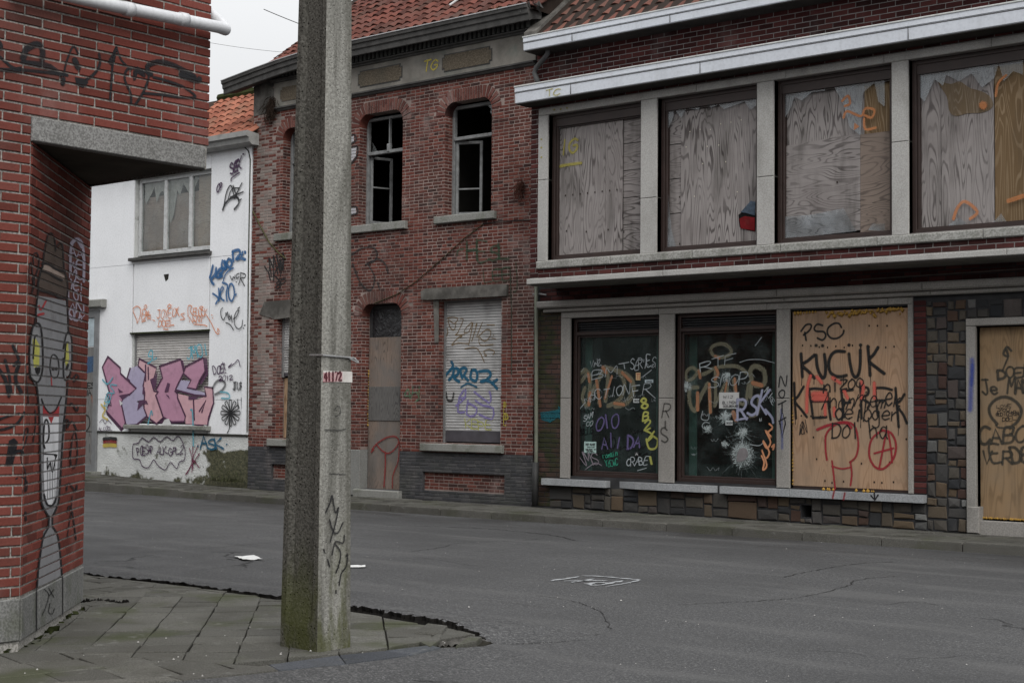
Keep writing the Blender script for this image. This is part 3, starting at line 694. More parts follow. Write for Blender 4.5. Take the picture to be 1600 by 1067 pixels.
# litter
def crumple(name, cx, cy, w, l, ang, label, seed):
    r = np.random.default_rng(seed); n = 6; V = []
    for i in range(n):
        for j in range(n):
            u, v = (i/(n-1)-.5)*w, (j/(n-1)-.5)*l; V.append((cx+u*cos(ang)-v*sin(ang), cy+u*sin(ang)+v*cos(ang), .008+.010*r.uniform(0, 1)+.006*(abs(i-2.5)/2.5)**2))
    b = MB(); b.add(V, [(i*n+j, (i+1)*n+j, (i+1)*n+j+1, i*n+j+1) for i in range(n-1) for j in range(n-1)])
    o = part(name, b, M_paper, None); md = o.modifiers.new('thickness', 'SOLIDIFY'); md.thickness = .003
    setp(o, label, 'litter', 'pieces of litter on the road'); return o
p = ground(388, 873); crumple('crumpled_paper', p[0], p[1], .2, .36, 1.1, 'crumpled white paper lying on the asphalt left of the concrete pole', 1)
p = ground(556, 886); crumple('paper_sheet', p[0], p[1], .18, .16, .8, 'flat white paper scrap on the asphalt just right of the concrete pole', 2)
b = MB(); r = np.random.default_rng(9)
for k in range(190):
    x, y = r.uniform(130, 1600), 800+265*r.uniform(0, 1)**1.5
    p = ground(x, y, .005); s = r.uniform(.003, .008)*(1 if k % 12 else 1.8)
    if p[1] > FY0-.05 or (p[1] < 7.7 and p[0] < -6.1): continue
    a = r.uniform(0, 6.3); b.add([(p[0]+s*r.uniform(.4, 1.2)*cos(a+i*pi/2), p[1]+s*r.uniform(.4, 1.2)*sin(a+i*pi/2), .004) for i in range(4)] + [(p[0], p[1], .004+s*.7)], [(0, 1, 4), (1, 2, 4), (2, 3, 4), (3, 0, 4)])
for k in range(60):
    x, y = r.uniform(0, 700), r.uniform(905, 1060); p = ground(x, y, ZN); s = r.uniform(.004, .009)
    if p[0] < -8.0 or p[0] > -6.4 or p[1] > 7.4: continue
    a = r.uniform(0, 6.3); b.add([(p[0]+s*cos(a+i*pi/2), p[1]+s*sin(a+i*pi/2), ZN+.004) for i in range(4)] + [(p[0], p[1], ZN+.004+s)], [(0, 1, 4), (1, 2, 4), (2, 3, 4), (3, 0, 4)])
setp(part('grit', b, m_plain('pale_grit', (.4, .39, .37), .9, .3, 20, .2), None), 'pale bits of grit and litter scattered over the road', 'grit', None, 'stuff')
# ================================================================== corner building (left)
XL, YE = -8.09, 6.426
M_bl = m_brick('red_facing_brick', [(0, (.1, .03, .024)), (.2, (.135, .039, .03)), (.65, (.16, .046, .036)), (1, (.19, .06, .048))], gamt=.45, pale=.18, bump=.5)
M_ml = m_speckle('grey_mortar', (.27, .26, .24), (.1, .095, .085), (.5, .48, .45), 70, .45)
M_conc = m_speckle('exposed_concrete', (.19, .186, .18), (.08, .078, .074), (.33, .33, .32), 80, .4)
M_conc_d = m_speckle('plinth_concrete', (.16, .16, .155), (.08, .08, .076), (.25, .25, .24), 70, .7, (.05, .052, .045), green=.35)
M_pvc = m_plain('grey_white_pipe', (.62, .63, .65), .45, .12, 5, .25, (.12, .12, .1), fine=40, bump=.04, spec=.4)
FLf = Frame((XL, 0, 0), (0, 1, 0), (1, 0, 0))
k2 = 1/sqrt(2)
FC = Frame((C1[0], C1[1], 0), (-k2, k2, 0), (k2, k2, 0)); CL = hypot(C2[0]-C1[0], C2[1]-C1[1])
FB = Frame((0, YE, 0), (-1, 0, 0), (0, 1, 0))
cb = thing('corner_building', (XL, 3.0, 0), 'red brick corner building with chamfered entrance corner, white pipe and graffiti cat figure', 'building')
PZ = FLf.px(15, 935)[1]          # plinth top
BZ0, BZ1, TOP = 3.113, 3.262, 6.6
course, JL = .0603, .0115; ZO = PZ
b = MB()
b.add([FLf.pt(-12, 0), FLf.pt(C1[1], 0), FLf.pt(C1[1], BZ0), FLf.pt(-12, BZ0)], [(0, 1, 2, 3)])
b.add([FLf.pt(-12, BZ0), FLf.pt(YE-.008, BZ0), FLf.pt(YE-.008, TOP), FLf.pt(-12, TOP)], [(0, 1, 2, 3)])
b.add([FC.pt(0, 0), FC.pt(CL, 0), FC.pt(CL, BZ0), FC.pt(0, BZ0)], [(0, 1, 2, 3)])
b.add([FB.pt(-XL+.008, BZ0, -.008), FB.pt(45, BZ0, -.008), FB.pt(45, TOP, -.008), FB.pt(-XL+.008, TOP, -.008)], [(0, 1, 2, 3)])
b.add([FB.pt(-C2[0], 0, -.008), FB.pt(45, 0, -.008), FB.pt(45, BZ0, -.008), FB.pt(-C2[0], BZ0, -.008)], [(0, 1, 2, 3)])
b.add([(XL, -12, TOP), (XL, YE, TOP), (-45, YE, TOP), (-45, -12, TOP)], [(0, 1, 2, 3)])
b.add([(XL, -12, 0), (XL, -12, TOP), (-45, -12, TOP), (-45, -12, 0)], [(0, 1, 2, 3)])
b.add([(-45, -12, 0), (-45, -12, TOP), (-45, YE, TOP), (-45, YE, 0)], [(0, 1, 2, 3)])
cw = part('wall', b, M_ml, cb)
recs = lay_bricks(FLf, C1[1]-1.6, C1[1]-.006, PZ, BZ1, course, .2565, JL, zorg=ZO)
recs += lay_bricks(FLf, C1[1]-1.6, YE+.002, BZ1, 4.9, course, .2565, JL, zorg=ZO)
recs += lay_bricks(FC, .004, CL, PZ, BZ0-.002, course, .2565, JL, zorg=ZO, bond='stretcher')
emit_bricks(recs, [M_bl], cw, 300, depth=.04, proud=.009, jd=.0015, js=.0012)
# end of the bricks turning the upper corner and the plain faces out of view
rec2 = lay_bricks(FB, -XL, -XL+1.2, BZ1, 4.9, course, .2565, JL, zorg=ZO)
rec2 += lay_bricks(FLf, -4, C1[1]-1.6, PZ, 4.9, course, .2565, JL, zorg=ZO) + lay_bricks(FB, -C2[0], 20, PZ, 4.6, course*2, .2565*2, JL, zorg=ZO)
emit_bricks(rec2, [M_bl], cw, 0, depth=.03, proud=.009)
b = MB(); b.box(FLf, C1[1]-.005, YE-.03, BZ0, BZ1, -.05, .02, .006)
part('concrete_beam', b, M_conc, cb, 'grey exposed concrete beam under the overhanging corner')
b = MB(); z = BZ0+.012
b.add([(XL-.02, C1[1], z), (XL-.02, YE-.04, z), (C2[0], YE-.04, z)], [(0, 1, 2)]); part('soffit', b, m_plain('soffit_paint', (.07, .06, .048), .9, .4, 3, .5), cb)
# plinth panels
up = [0] + [FC.px(x, 920)[0] for x in (58, 98)] + [CL]
for a, c in zip(up[:-1], up[1:]):
    boxp('plinth_panel', FC, a+.003, c-.003, .115, PZ-.004, -.03, .016, M_conc_d, cb, bev=.006)
boxp('plinth_panel', FLf, C1[1]-1.4, C1[1]-.004, .115, PZ-.004, -.03, .016, M_conc_d, cb, bev=.006)
boxp('plinth_panel', FLf, -12, C1[1]-1.41, .115, PZ-.004, -.03, .016, M_conc_d, cb, bev=.006)
b = MB(); r = np.random.default_rng(3)
for k in range(60):
    t = r.uniform(0, 1); p = np.array(FC.pt(t*CL, .03, r.uniform(-.02, .05))) if k > 15 else np.array(FLf.pt(C1[1]-t*.6, .03, r.uniform(-.02, .04)))
    s = r.uniform(.015, .045); b.add([p+s*np.array([r.uniform(-1, 1), r.uniform(-1, 1), r.uniform(0, 1.6)]) for _ in range(5)], [(0, 1, 2), (0, 2, 3), (1, 2, 4), (0, 3, 4), (1, 3, 4)])
part('moss', b, M_moss, cb, kind='stuff')
# drain pipe along the upper face
d = .10; pr = .041
A = [FLf.px(x, y, d) for x, y in ((20, -26), (180, 10), (322, 39), (338, 42))]
pts = [np.array(FLf.pt(u, z, d)) for u, z in A]
end = pts[-1]; ycor = YE+.09
pp = pts[:-1] + [np.array([XL+d, ycor-.09, end[2]]), np.array([XL+d-.01, ycor-.03, end[2]-.002]), np.array([XL+d-.05, ycor, end[2]+.015]), np.array([XL+d-.10, ycor+.005, end[2]+.06]), np.array([XL+d-.2, ycor+.005, end[2]+.13]), np.array([XL+d-.55, ycor+.005, end[2]+.36]), np.array([XL+d-.6, ycor+.005, end[2]+1.6])]
b = MB(); b.tube(pp, pr, 14); pipe = part('drainpipe', b, M_pvc, cb, 'white plastic drainpipe running across the brick face', smooth=True)
for x, y in ((201, 15), (286, 31)):
    u, z = FLf.px(x, y, d); q = np.array(FLf.pt(u, z, d)); t = (pts[2]-pts[1])/np.linalg.norm(pts[2]-pts[1])
    b = MB(); b.tube([q-t*.03, q+t*.03], pr+.005, 14); part('collar', b, M_pvc, pipe, smooth=True)

# ---- graffiti on the corner building
CJ = (ZO, course, JL)
PK = m_paint('black_spray', (.008, .008, .01), .95, .45, CJ); PGR = m_paint('grey_spray', (.235, .235, .245), .93, .2, CJ, .7)
PBR = m_paint('brown_spray', (.085, .062, .05), .93, .2, CJ, .7); PCR = m_paint('cream_spray', (.36, .28, .24), .93, .2, CJ, .7)
PWH = m_paint('white_spray', (.66, .66, .68), .92, .25, CJ, .7); PYE = m_paint('yellow_spray', (.5, .48, .1), .93, .2, CJ, .7); PRE = m_paint('red_spray', (.36, .03, .035), .9, .3, CJ, .7)
PLI = m_paint('lilac_spray', (.42, .38, .46), .75, .5, CJ, .7)
g = Paint(FLf, .0125)
g.stroke([(-6, 62), (1, 70), (1, 76)], 7)
g.stroke([(0, 90), (10, 98), (25, 108), (70, 113), (105, 118)], 5)
g.fill([(0, 106), (15, 107), (34, 104), (33, 113), (24, 115), (0, 112)])
g.fill([(28, 99), (36, 94), (70, 97), (80, 101), (95, 112), (106, 116), (106, 119), (70, 109), (48, 104)])
g.stroke([(36, 91), (41, 78), (50, 72), (60, 70), (66, 78), (66, 92)], 10)
g.stroke([(100, 118), (103, 100), (112, 76), (117, 74), (122, 84)], 3); g.stroke([(98, 130), (99, 124)], 8); g.stroke([(117, 95), (122, 105)], 10)
g.fill([(117, 121), (136, 124), (138, 130), (130, 138), (119, 133)]); g.stroke([(135, 125), (148, 115), (156, 100), (155, 85)], 4.5)
g.stroke([(172, 157), (174, 130), (176, 100), (181, 76)], 4); g.fill([(181, 72), (184, 74), (177, 106), (168, 98)]); g.stroke([(182, 75), (190, 95), (204, 108)], 3.5)
g.stroke([(205, 162), (204, 146), (196, 128), (195, 118), (199, 109), (210, 107), (224, 111), (232, 118), (230, 130), (222, 148), (212, 163)], 4)
g.fill([(208, 112), (214, 104), (222, 108), (228, 118), (226, 122), (215, 115), (212, 126), (208, 126)])
g.stroke([(236, 116), (230, 108), (234, 101), (250, 97), (270, 102), (292, 113), (304, 120)], 8); g.stroke([(283, 117), (296, 123), (308, 126), (312, 124)], 9)
g.stroke([(240, 121), (262, 127), (286, 136), (304, 149), (302, 153), (280, 152), (250, 148), (225, 146)], 4)
g.done(PK, cw, 'large black spray tag across the upper brick face')
g = Paint(FLf, .0125)
g.stroke([(-4, 575), (8, 592), (14, 618)], 6); g.stroke([(8, 563), (14, 585), (17, 612)], 5); g.stroke([(22, 570), (30, 566), (24, 590), (33, 612)], 6)
g.stroke([(-3, 672), (14, 668), (28, 660), (38, 644)], 4); g.stroke([(-3, 656), (12, 650), (30, 646)], 3.5)
g.fill([(14, 688), (22, 684), (28, 690), (25, 706), (20, 726), (8, 727)]); g.stroke([(20, 540), (26, 552), (29, 560)], 5)
g.stroke([(24, 706), (32, 704), (36, 708)], 5); g.done(PK, cw, 'black spray strokes on the lower left brick face')
# figure on the chamfered corner
def figure():
    body = [(57, 462), (80, 465), (103, 470), (106, 520), (103, 600), (100, 690), (93, 760), (90, 790), (84, 800), (80, 806), (81, 822), (88, 835), (94, 860), (97, 900), (58, 917), (62, 870), (68, 830), (75, 822), (76, 806), (72, 800), (65, 788), (64, 760), (62, 690), (60, 610), (48, 590), (47, 540), (52, 508), (58, 504)]
    g = Paint(FC, .0115); g.fill(body); g.done(PGR, cw, 'grey spray-painted cat body on the chamfered corner')
    g = Paint(FC, .0118); g.fill([(68, 410), (75, 372), (80, 364), (86, 376), (88, 392), (94, 382), (99, 392), (100, 425), (106, 440), (104, 466), (82, 462), (60, 452), (60, 432)]); g.done(PBR, cw, 'brown hat of the painted figure')
    g = Paint(FC, .0126); g.fill([(66, 414), (76, 413), (90, 424), (101, 431), (100, 438), (88, 434), (78, 427), (66, 424)]); g.done(PCR, cw)
    g = Paint(FC, .0128)
    for cx, cy, a, c_ in ((56, 557, 9, 42), (105, 552, 7, 36)): g.fill([(cx+a*cos(t*pi/8), cy+c_*sin(t*pi/8)) for t in range(16)])
    g.done(m_paint('pale_grey_spray', (.27, .27, .275), .92, .2, CJ, .7), cw)
    g = Paint(FC, .0132); g.fill([(51, 530), (55, 528), (62, 540), (61, 572), (53, 574), (51, 556)]); g.fill([(101, 540), (106, 533), (108, 560), (104, 576), (101, 564)]); g.done(PYE, cw, 'yellow eyes of the painted figure')
    g = Paint(FC, .0132); g.fill([(67, 632), (78, 645), (86, 640), (93, 633), (92, 650), (67, 649)]); g.fill([(75, 651), (84, 651), (80, 662)]); g.stroke([(61, 478), (64, 484), (72, 470)], 3); g.stroke([(60, 492), (68, 490)], 4); g.stroke([(80, 588), (81, 603)], 2); g.done(PRE, cw, 'red mouth of the painted figure')
    g = Paint(FC, .0134); g.fill([(67, 651), (92, 651), (91, 700), (89, 740), (87, 775), (81, 788), (76, 788), (70, 778), (68, 740), (69, 700)]); g.done(PWH, cw, 'long white teeth of the painted figure')
    g = Paint(FC, .0140)
    g.stroke([(67, 418), (69, 395), (74, 371), (79, 364), (85, 372), (87, 392)], 2.6); g.stroke([(87, 388), (93, 380), (98, 386), (100, 420), (105, 436), (106, 455), (104, 468)], 2.6)
    g.stroke([(66, 412), (76, 413), (88, 421), (101, 424)], 4); g.stroke([(65, 423), (76, 426), (86, 433), (97, 438)], 4.5); g.stroke([(65, 418), (60, 440), (60, 452), (70, 456), (85, 460), (92, 465), (103, 466)], 3.5)
    g.stroke([(60, 454), (57, 480), (55, 505)], 2.6); g.stroke([(105, 466), (106, 490), (107, 520)], 2.6)
    g.stroke([(47, 590), (46, 550), (50, 515), (57, 505), (64, 512), (67, 550), (66, 580), (60, 596), (52, 594), (47, 588)], 3.2); g.stroke([(99, 545), (103, 525), (107, 519), (112, 530), (112, 570), (107, 592), (100, 590), (99, 560)], 3)
    g.stroke([(52, 560), (54, 528), (58, 524)], 3); g.stroke([(101, 565), (103, 537), (107, 535)], 3); g.stroke([(57, 576), (59, 583), (61, 576)], 6); g.stroke([(104, 577), (106, 570)], 5)
    g.stroke([(78, 575), (80, 558), (85, 554), (91, 562), (92, 580), (88, 590), (81, 588), (78, 575)], 2); g.dot(83, 576, 3); g.dot(88, 576, 3)
    g.stroke([(57, 597), (60, 625), (62, 660), (63, 720), (64, 770), (66, 788), (75, 805)], 3.2); g.stroke([(106, 598), (103, 630), (99, 670), (96, 720), (93, 770), (91, 786), (84, 803)], 3.2)
    g.stroke([(65, 623), (70, 636), (78, 645), (87, 640), (96, 620)], 2.4); g.stroke([(70, 700), (68, 690), (69, 665), (72, 655), (76, 664), (76, 684), (71, 692)], 3); g.stroke([(69, 709), (88, 710)], 2.5); g.fill([(82, 709), (90, 710), (88, 716)])
    g.stroke([(74, 715), (74, 733), (77, 724)], 2.2); g.stroke([(79, 722), (82, 738), (87, 714)], 2); g.stroke([(69, 772), (73, 786), (79, 790), (85, 786), (88, 776)], 3)
    g.stroke([(77, 806), (76, 822)], 3); g.stroke([(82, 806), (82, 822)], 3); g.stroke([(76, 823), (68, 838), (64, 860), (60, 890), (58, 918)], 3.2); g.stroke([(82, 822), (90, 836), (94, 862), (97, 900)], 3.2)
    for x in (74, 78, 82, 86): g.stroke([(x, 722), (x, 780)], .8)
    g.done(PK, cw, 'black outline of the painted cat figure with hat')
    g = Paint(FC, .0130); g.stroke([(110, 420), (111, 388), (118, 374), (127, 378), (131, 400), (131, 440)], 5); 
    for k, (y, t) in enumerate(((395, 'AA'), (412, 'WE'), (428, 'MU'), (446, 'YEI'), (462, 'LOI'), (480, 'AN'), (494, 'OUY'))): g.text(t, 108, y+5, 131, y+9, 13, 2.4)
    g.stroke([(107, 488), (114, 497), (118, 501), (127, 494)], 3); g.stroke([(112, 380), (120, 374), (128, 386)], 7)
    g.done(PLI, cw, 'pale lilac lettering sprayed in a column beside the figure')
    g = Paint(FC, .0140)
    g.stroke([(46, 440), (45, 425), (48, 410), (50, 418), (52, 445), (50, 458)], 2.2); g.stroke([(53, 412), (52, 400), (56, 395), (60, 400), (61, 412), (56, 430), (50, 436)], 2.4); g.stroke([(54, 432), (54, 450)], 2)
    g.stroke([(114, 592), (119, 585), (123, 590), (115, 596)], 3); g.stroke([(109, 633), (112, 630), (120, 642), (122, 636)], 3); g.stroke([(101, 672), (103, 656), (107, 658), (105, 668), (112, 658), (120, 672)], 3)
    g.stroke([(110, 715), (114, 680), (119, 678), (121, 710), (117, 730), (111, 726), (110, 700)], 2.2); g.stroke([(104, 765), (107, 755), (118, 766), (120, 758)], 3); g.stroke([(106, 800), (108, 790), (113, 800), (119, 842)], 2.4); g.stroke([(113, 775), (111, 800), (105, 840)], 1.6)
    g.stroke([(40, 570), (42, 600), (45, 630)], 1.8); g.stroke([(52, 690), (56, 660), (55, 640)], 2); g.stroke([(36, 688), (40, 670), (44, 672), (40, 690), (34, 705), (33, 720), (40, 740), (38, 768)], 2.4); g.stroke([(25, 748), (31, 744), (42, 752), (41, 766)], 3); g.stroke([(40, 800), (41, 812)], 3.5)
    g.done(PK, cw, 'thin black spray scribbles on the chamfered corner')
    g = Paint(FC, .018); g.stroke([(69, 920), (76, 928), (72, 946), (66, 960)], 1.6); g.stroke([(76, 918), (84, 932)], 1.6); g.stroke([(84, 920), (77, 930)], 1.6); g.stroke([(78, 942), (76, 956), (82, 958), (85, 950)], 1.6); g.stroke([(57, 918), (57, 985)], 2.4); g.stroke([(98, 900), (98, 962)], 2)
    g.done(m_paint('black_spray_thin', (.012, .012, .014), .85, .5), cb, 'small black tag on the concrete plinth')
figure()

# ================================================================== concrete pole
pz = .07
x1, x0, y0 = -6.745, -7.105, 6.262; y1 = y0+.275
t = NT('pole_concrete')
c = t.mix(t.rng(t.noise(70, 4), .3, .7), (.17, .166, .15), (.29, .285, .26))
c = t.mix(t.rng(t.noise(110, 2), .64, .72, 0, .6), c, (.48, .47, .44))
c = t.mix(t.math('MULTIPLY', t.rng(t.voro(30), .08, .2, .8, 0), t.rng(t.noise(4, 4), .5, .62)), c, (.05, .048, .042))
c = t.mix(t.math('MULTIPLY', t.rng(t.noise(3.2, 7, t.scaled((1, 2.4, .16), off=(0, 5.3, 0)), .65), .44, .62, 0, .85), t.rng(t.noise(60, 3), .3, .6, .55, 1)), c, (.085, .083, .072))
c = t.mix(t.math('MULTIPLY', t.rng(t.math('ADD', t.xyz()[1], t.math('MULTIPLY', t.math('SUBTRACT', t.noise(5, 6, t.scaled((1, 1, .2))), .5), .35)), 6.40, 6.47, 0, .8), t.rng(t.noise(45, 4), .3, .6, .5, 1)), c, (.085, .082, .07))
z = t.xyz()[2]
gr = t.math('MULTIPLY', t.rng(t.noise(9, 4, t.scaled((1, 1, .25))), .42, .6), t.rng(z, .2, 1.0, 1, 0))
c = t.mix(t.math('MULTIPLY', gr, .7), c, (.055, .06, .015))
t.bump(t.math('ADD', t.noise(60, 4), t.rng(t.voro(36), .05, .25)), .6, .008)
M_pole = t.done(c, .92, .2)
t = NT('pole_shaded_weathered_side'); c = t.mix(t.rng(t.noise(60, 3), .35, .65), (.05, .048, .042), (.1, .096, .085)); c = t.mix(t.rng(t.noise(95, 2), .64, .72, 0, .6), c, (.25, .24, .22)); c = t.mix(t.rng(t.voro(34), .1, .24, .8, 0), c, (.012, .012, .01));  # same concrete darkened: shade of left and rear sides in its colour, plus weathering
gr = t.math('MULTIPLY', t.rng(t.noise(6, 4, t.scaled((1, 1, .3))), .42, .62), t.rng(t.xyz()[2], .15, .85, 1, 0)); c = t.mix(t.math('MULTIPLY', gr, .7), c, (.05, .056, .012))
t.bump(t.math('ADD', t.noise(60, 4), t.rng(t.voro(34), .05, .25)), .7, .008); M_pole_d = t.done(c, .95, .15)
pole = thing('utility_pole', (-6.92, 6.4, pz), 'tall tapering concrete pole with number 4II72 standing on the near pavement corner', 'pole')
HT = 8.5
def sec(z, extra=0):
    k = 1-(z/4.0)*.235; w, dpt = (x1-x0)*k, (y1-y0)*k; cx, cy = (x0+x1)/2-.0*z, (y0+y1)/2
    a, c_ = cx-w/2, cx+w/2; e, f_ = cy-dpt/2, cy+dpt/2; fl = .058*k; rc = .03*k*min(1, max(0, (z-.12)/.25)); bv = .014*k
    return [(a+bv, e), (a+fl, e), (a+fl+.03, e+rc), (c_-fl-.03, e+rc), (c_-fl, e), (c_-bv, e), (c_, e+bv), (c_, f_-bv), (c_-bv, f_), (a+bv, f_), (a, f_-bv), (a, e+bv)]
zs = [-.05, .12, .2, .3, .4] + [.6+.3*i for i in range(26)] + [HT]
b = MB(); n = 12
b.v = [(x, y, z+pz) for z in zs for x, y in sec(z)]
b.f = [(k*n+i, k*n+(i+1) % n, (k+1)*n+(i+1) % n, (k+1)*n+i) for k in range(len(zs)-1) for i in range(n)] + [tuple(range((len(zs)-1)*n, len(zs)*n))]
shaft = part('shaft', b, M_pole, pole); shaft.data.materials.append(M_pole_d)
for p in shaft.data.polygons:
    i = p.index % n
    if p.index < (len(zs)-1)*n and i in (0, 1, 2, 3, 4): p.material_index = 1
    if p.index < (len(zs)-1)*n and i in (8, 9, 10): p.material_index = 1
FPo = Frame((x1, 0, 0), (0, 1, 0), (1, 0, 0))
def fp_at(y):   # frame of the right face at the height of photo row y
    u, z = FPo.px(520, y); k = 1-((z-pz)/4.0)*.235; xr = (x0+x1)/2+(x1-x0)*k/2; return Frame((xr, 0, 0), (0, 1, 0), (1, 0, 0)), k, z
fr_, k_, z_ = fp_at(588); cy = (y0+y1)/2; hw = (y1-y0)*k_/2
boxp('number_plate', fr_, cy-hw+.004, cy+hw-.004, z_-.033, z_+.033, -.004, .004, m_plain('white_sign_paint', (.62, .6, .57), .7, .15, 12, .35, (.3, .25, .22)), pole, 'white number band painted round the pole', bev=0)
g = Paint(fr_, .006); a = [g.P(507, 594), g.P(533, 594)]
g.text('4II72', 507, 594.5, 535, 594, 13, 3.0, jit=.01, n=2, gap=.3); g.done(m_paint('maroon_stencil', (.07, .012, .018), .95, .2), pole, 'dark red stencilled number 4II72')
g = Paint(fr_, .0055); g.fill([(505, 582), (535, 581), (535, 596), (505, 597)]); g.done(m_paint('red_smear', (.5, .16, .19), .45, .2), pole)
fr2, k2_, z2 = fp_at(556); hw2 = (y1-y0)*k2_/2; xw = (x1-x0)*k2_/2; xm = (x0+x1)/2
b = MB(); zz = z2; 
b.tube([(xm+xw*.3, cy-hw2-.006, zz+.004), (xm+xw+.006, cy-hw2-.006, zz+.002), (xm+xw+.008, cy+hw2*.6, zz-.004), (xm+xw+.010, cy+hw2+.02, zz-.012)], .006, 6)
b.tube([(xm+xw+.010, cy+hw2*.75, zz-.012), (xm+xw+.022, cy+hw2+.03, zz-.035), (xm+xw+.02, cy+hw2+.035, zz-.03), (xm+xw+.012, cy+hw2*.95, zz-.002)], .005, 6)
part('metal_strap', b, M_metal, pole)
PBK = m_paint('black_spray_on_concrete', (.01, .01, .012), .9, .4)
fr3, k3, z3 = fp_at(860); g = Paint(fr3, .006)
for s_ in ([(509, 800), (516, 784), (519, 774), (524, 800), (529, 792), (524, 818), (516, 846)], [(515, 812), (521, 830), (528, 832), (534, 820), (536, 816)], [(519, 866), (524, 846), (536, 848), (538, 836)], [(524, 850), (532, 862), (530, 880), (525, 894)], [(541, 868), (543, 866), (541, 884), (533, 896), (530, 914)], [(506, 858), (507, 862)], [(512, 874), (515, 884)], [(525, 922), (525, 926)]): g.stroke(s_, 2.6)
g.done(PBK, pole, 'black sprayed scribble on the right face of the pole')
g = Paint(fp_at(670)[0], .006); g.stroke([(522, 640), (530, 634), (532, 646), (524, 650)], 2); g.stroke([(508, 671), (530, 672), (540, 670)], 3); g.stroke([(515, 740), (540, 741)], 2); g.done(m_paint('dark_scuff', (.03, .03, .028), .7, .8), pole)
# ================================================================== old brick house (middle)
Y0 = 17.7
FM = Frame((0, Y0, 0), (1, 0, 0), (0, -1, 0))
def hid(p):
    x, y, k = proj(p); return x < 395 or 440 < x < 545
M_bm = m_brick('old_red_brick', [(0, (.045, .024, .022)), (.25, (.085, .03, .025)), (.6, (.125, .04, .031)), (.85, (.155, .052, .04)), (1, (.18, .08, .064))], (.05, .036, .032), .7, pale=.3)
M_bmg = m_brick('brick_painted_dark_grey', [(0, (.045, .046, .05)), (.5, (.06, .06, .065)), (1, (.085, .083, .085))], (.05, .055, .04), .6, pale=.25)
M_bmp = m_brick('brick_under_cement_slurry', [(0, (.19, .16, .145)), (.5, (.24, .21, .19)), (1, (.2, .12, .105))], (.09, .085, .075), .6, pale=.6)
M_mm = m_plain('old_lime_mortar', (.31, .245, .22), .95, .4, 1.6, .75, (.085, .066, .06), fine=90)
M_stone = m_speckle('weathered_sill_stone', (.22, .22, .205), (.12, .12, .11), (.3, .3, .28), 70, .5, (.06, .062, .045), green=.4)
M_plaster = m_plain('weathered_frieze_plaster', (.24, .225, .2), .9, .4, 2.5, .7, (.1, .125, .112), fine=60)
M_pebble = m_speckle('brown_pebbledash', (.105, .088, .066), (.04, .033, .026), (.17, .14, .105), 45, .5)
M_oldwood = m_plain('grey_weathered_wood', (.085, .083, .08), .85, .35, 5, .5, (.03, .03, .028), fine=70, streak=False)
M_frame_w = m_plain('peeling_window_paint', (.22, .226, .226), .7, .3, 12, .65, (.06, .057, .054), fine=50)
M_tile = m_brick('clay_pantile', [(0, (.06, .025, .02)), (.4, (.115, .043, .033)), (.75, (.15, .055, .042)), (1, (.09, .045, .038))], (.06, .05, .04), .65, bump=.3)
M_shutter = m_plain('dirty_white_slats', (.46, .455, .45), .6, .2, 4, .6, (.13, .125, .115), fine=60)
M_plyg = m_ply('weathered_door_plywood', (.215, .165, .135), (.12, .092, .075), 'z', 30, .35, 1.3, (.14, .135, .13), .7)
M_glass = m_glass('old_window_glass', (.93, .95, .945), dust=.05)
M_slurry = m_plain('cement_lintel', (.15, .142, .13), .95, .55, 4, .9, (.04, .038, .032), fine=40, bump=.6)
mh = thing('brick_house', (-17.7, Y0, .1), 'old red brick terraced house with tiled roof, dentil cornice and broken upper windows', 'house')
UX0, UX1 = -20.98, -14.43
WZ = 6.82
O1 = (-18.26, -17.24, 4.60, 6.47, .2); O2 = (-16.30, -15.31, 4.60, 6.43, .2); O0 = (-20.18, -19.2, 4.60, 6.46, .2)
OD = (-18.13, -17.215, .22, 3.28, .22); OS = (-16.385, -15.075, 1.01, 3.27, .2); OS0 = (-20.26, -18.95, 1.01, 3.2, .2)
OP = (-16.70, -14.985, .25, .545, .05); OP0 = (-20.35, -18.9, .3, .56, .05)
OPEN = [O0, O1, O2, OD, OS, OS0, OP, OP0]
M_md = m_plain('painted_mortar', (.075, .074, .076), .95, .3, 3, .4, (.05, .05, .045))
SPL = .862
lowO = [(o[0], o[1], o[2], min(o[3], SPL), o[4]) for o in OPEN if o[2] < SPL]; higO = [(o[0], o[1], max(o[2], SPL), o[3], o[4]) for o in OPEN if o[3] > SPL]
part('base_wall', wall(FM, UX0, UX1, .0, SPL, lowO), M_md, mh)
mw = part('wall', wall(FM, UX0, UX1, SPL, 7.35, higO), M_mm, mh)
for o in (OP, OP0):
    b = MB(); b.add([FM.pt(o[0], o[2], -.05), FM.pt(o[1], o[2], -.05), FM.pt(o[1], o[3], -.05), FM.pt(o[0], o[3], -.05)], [(0, 1, 2, 3)]); part('recess_back', b, M_mm, mw)
arches = []
def arch_curve(u0, u1, zt, r, off):
    pts = []
    for k in range(7):
        a = pi-k*(pi/2)/6; pts.append((u0+r+(r+off)*cos(a), zt-r+(r+off)*sin(a)))
    return pts
def in_arch(u, z):
    for (u0, u1, zt, r, off) in arches:
        if u0-off < u < u1+off and zt-r*.9 < z < zt+off:
            if u < u0+r and hypot(u-u0-r, z-zt+r) > r+off: continue
            if u > u1-r and hypot(u-u1+r, z-zt+r) > r+off: continue
            return True
    return False
for o, off in ((O0, .2), (O1, .2), (O2, .2), (OD, .2)): arches.append((o[0], o[1], o[3], .2, off))
rects = [o[:4] for o in OPEN]
crs, LB, JB = .0535, .2, .0115
recs = lay_bricks(FM, UX0, UX1, .1, WZ, crs, LB, JB, rects, 'cross', zorg=.1, skip=in_arch)
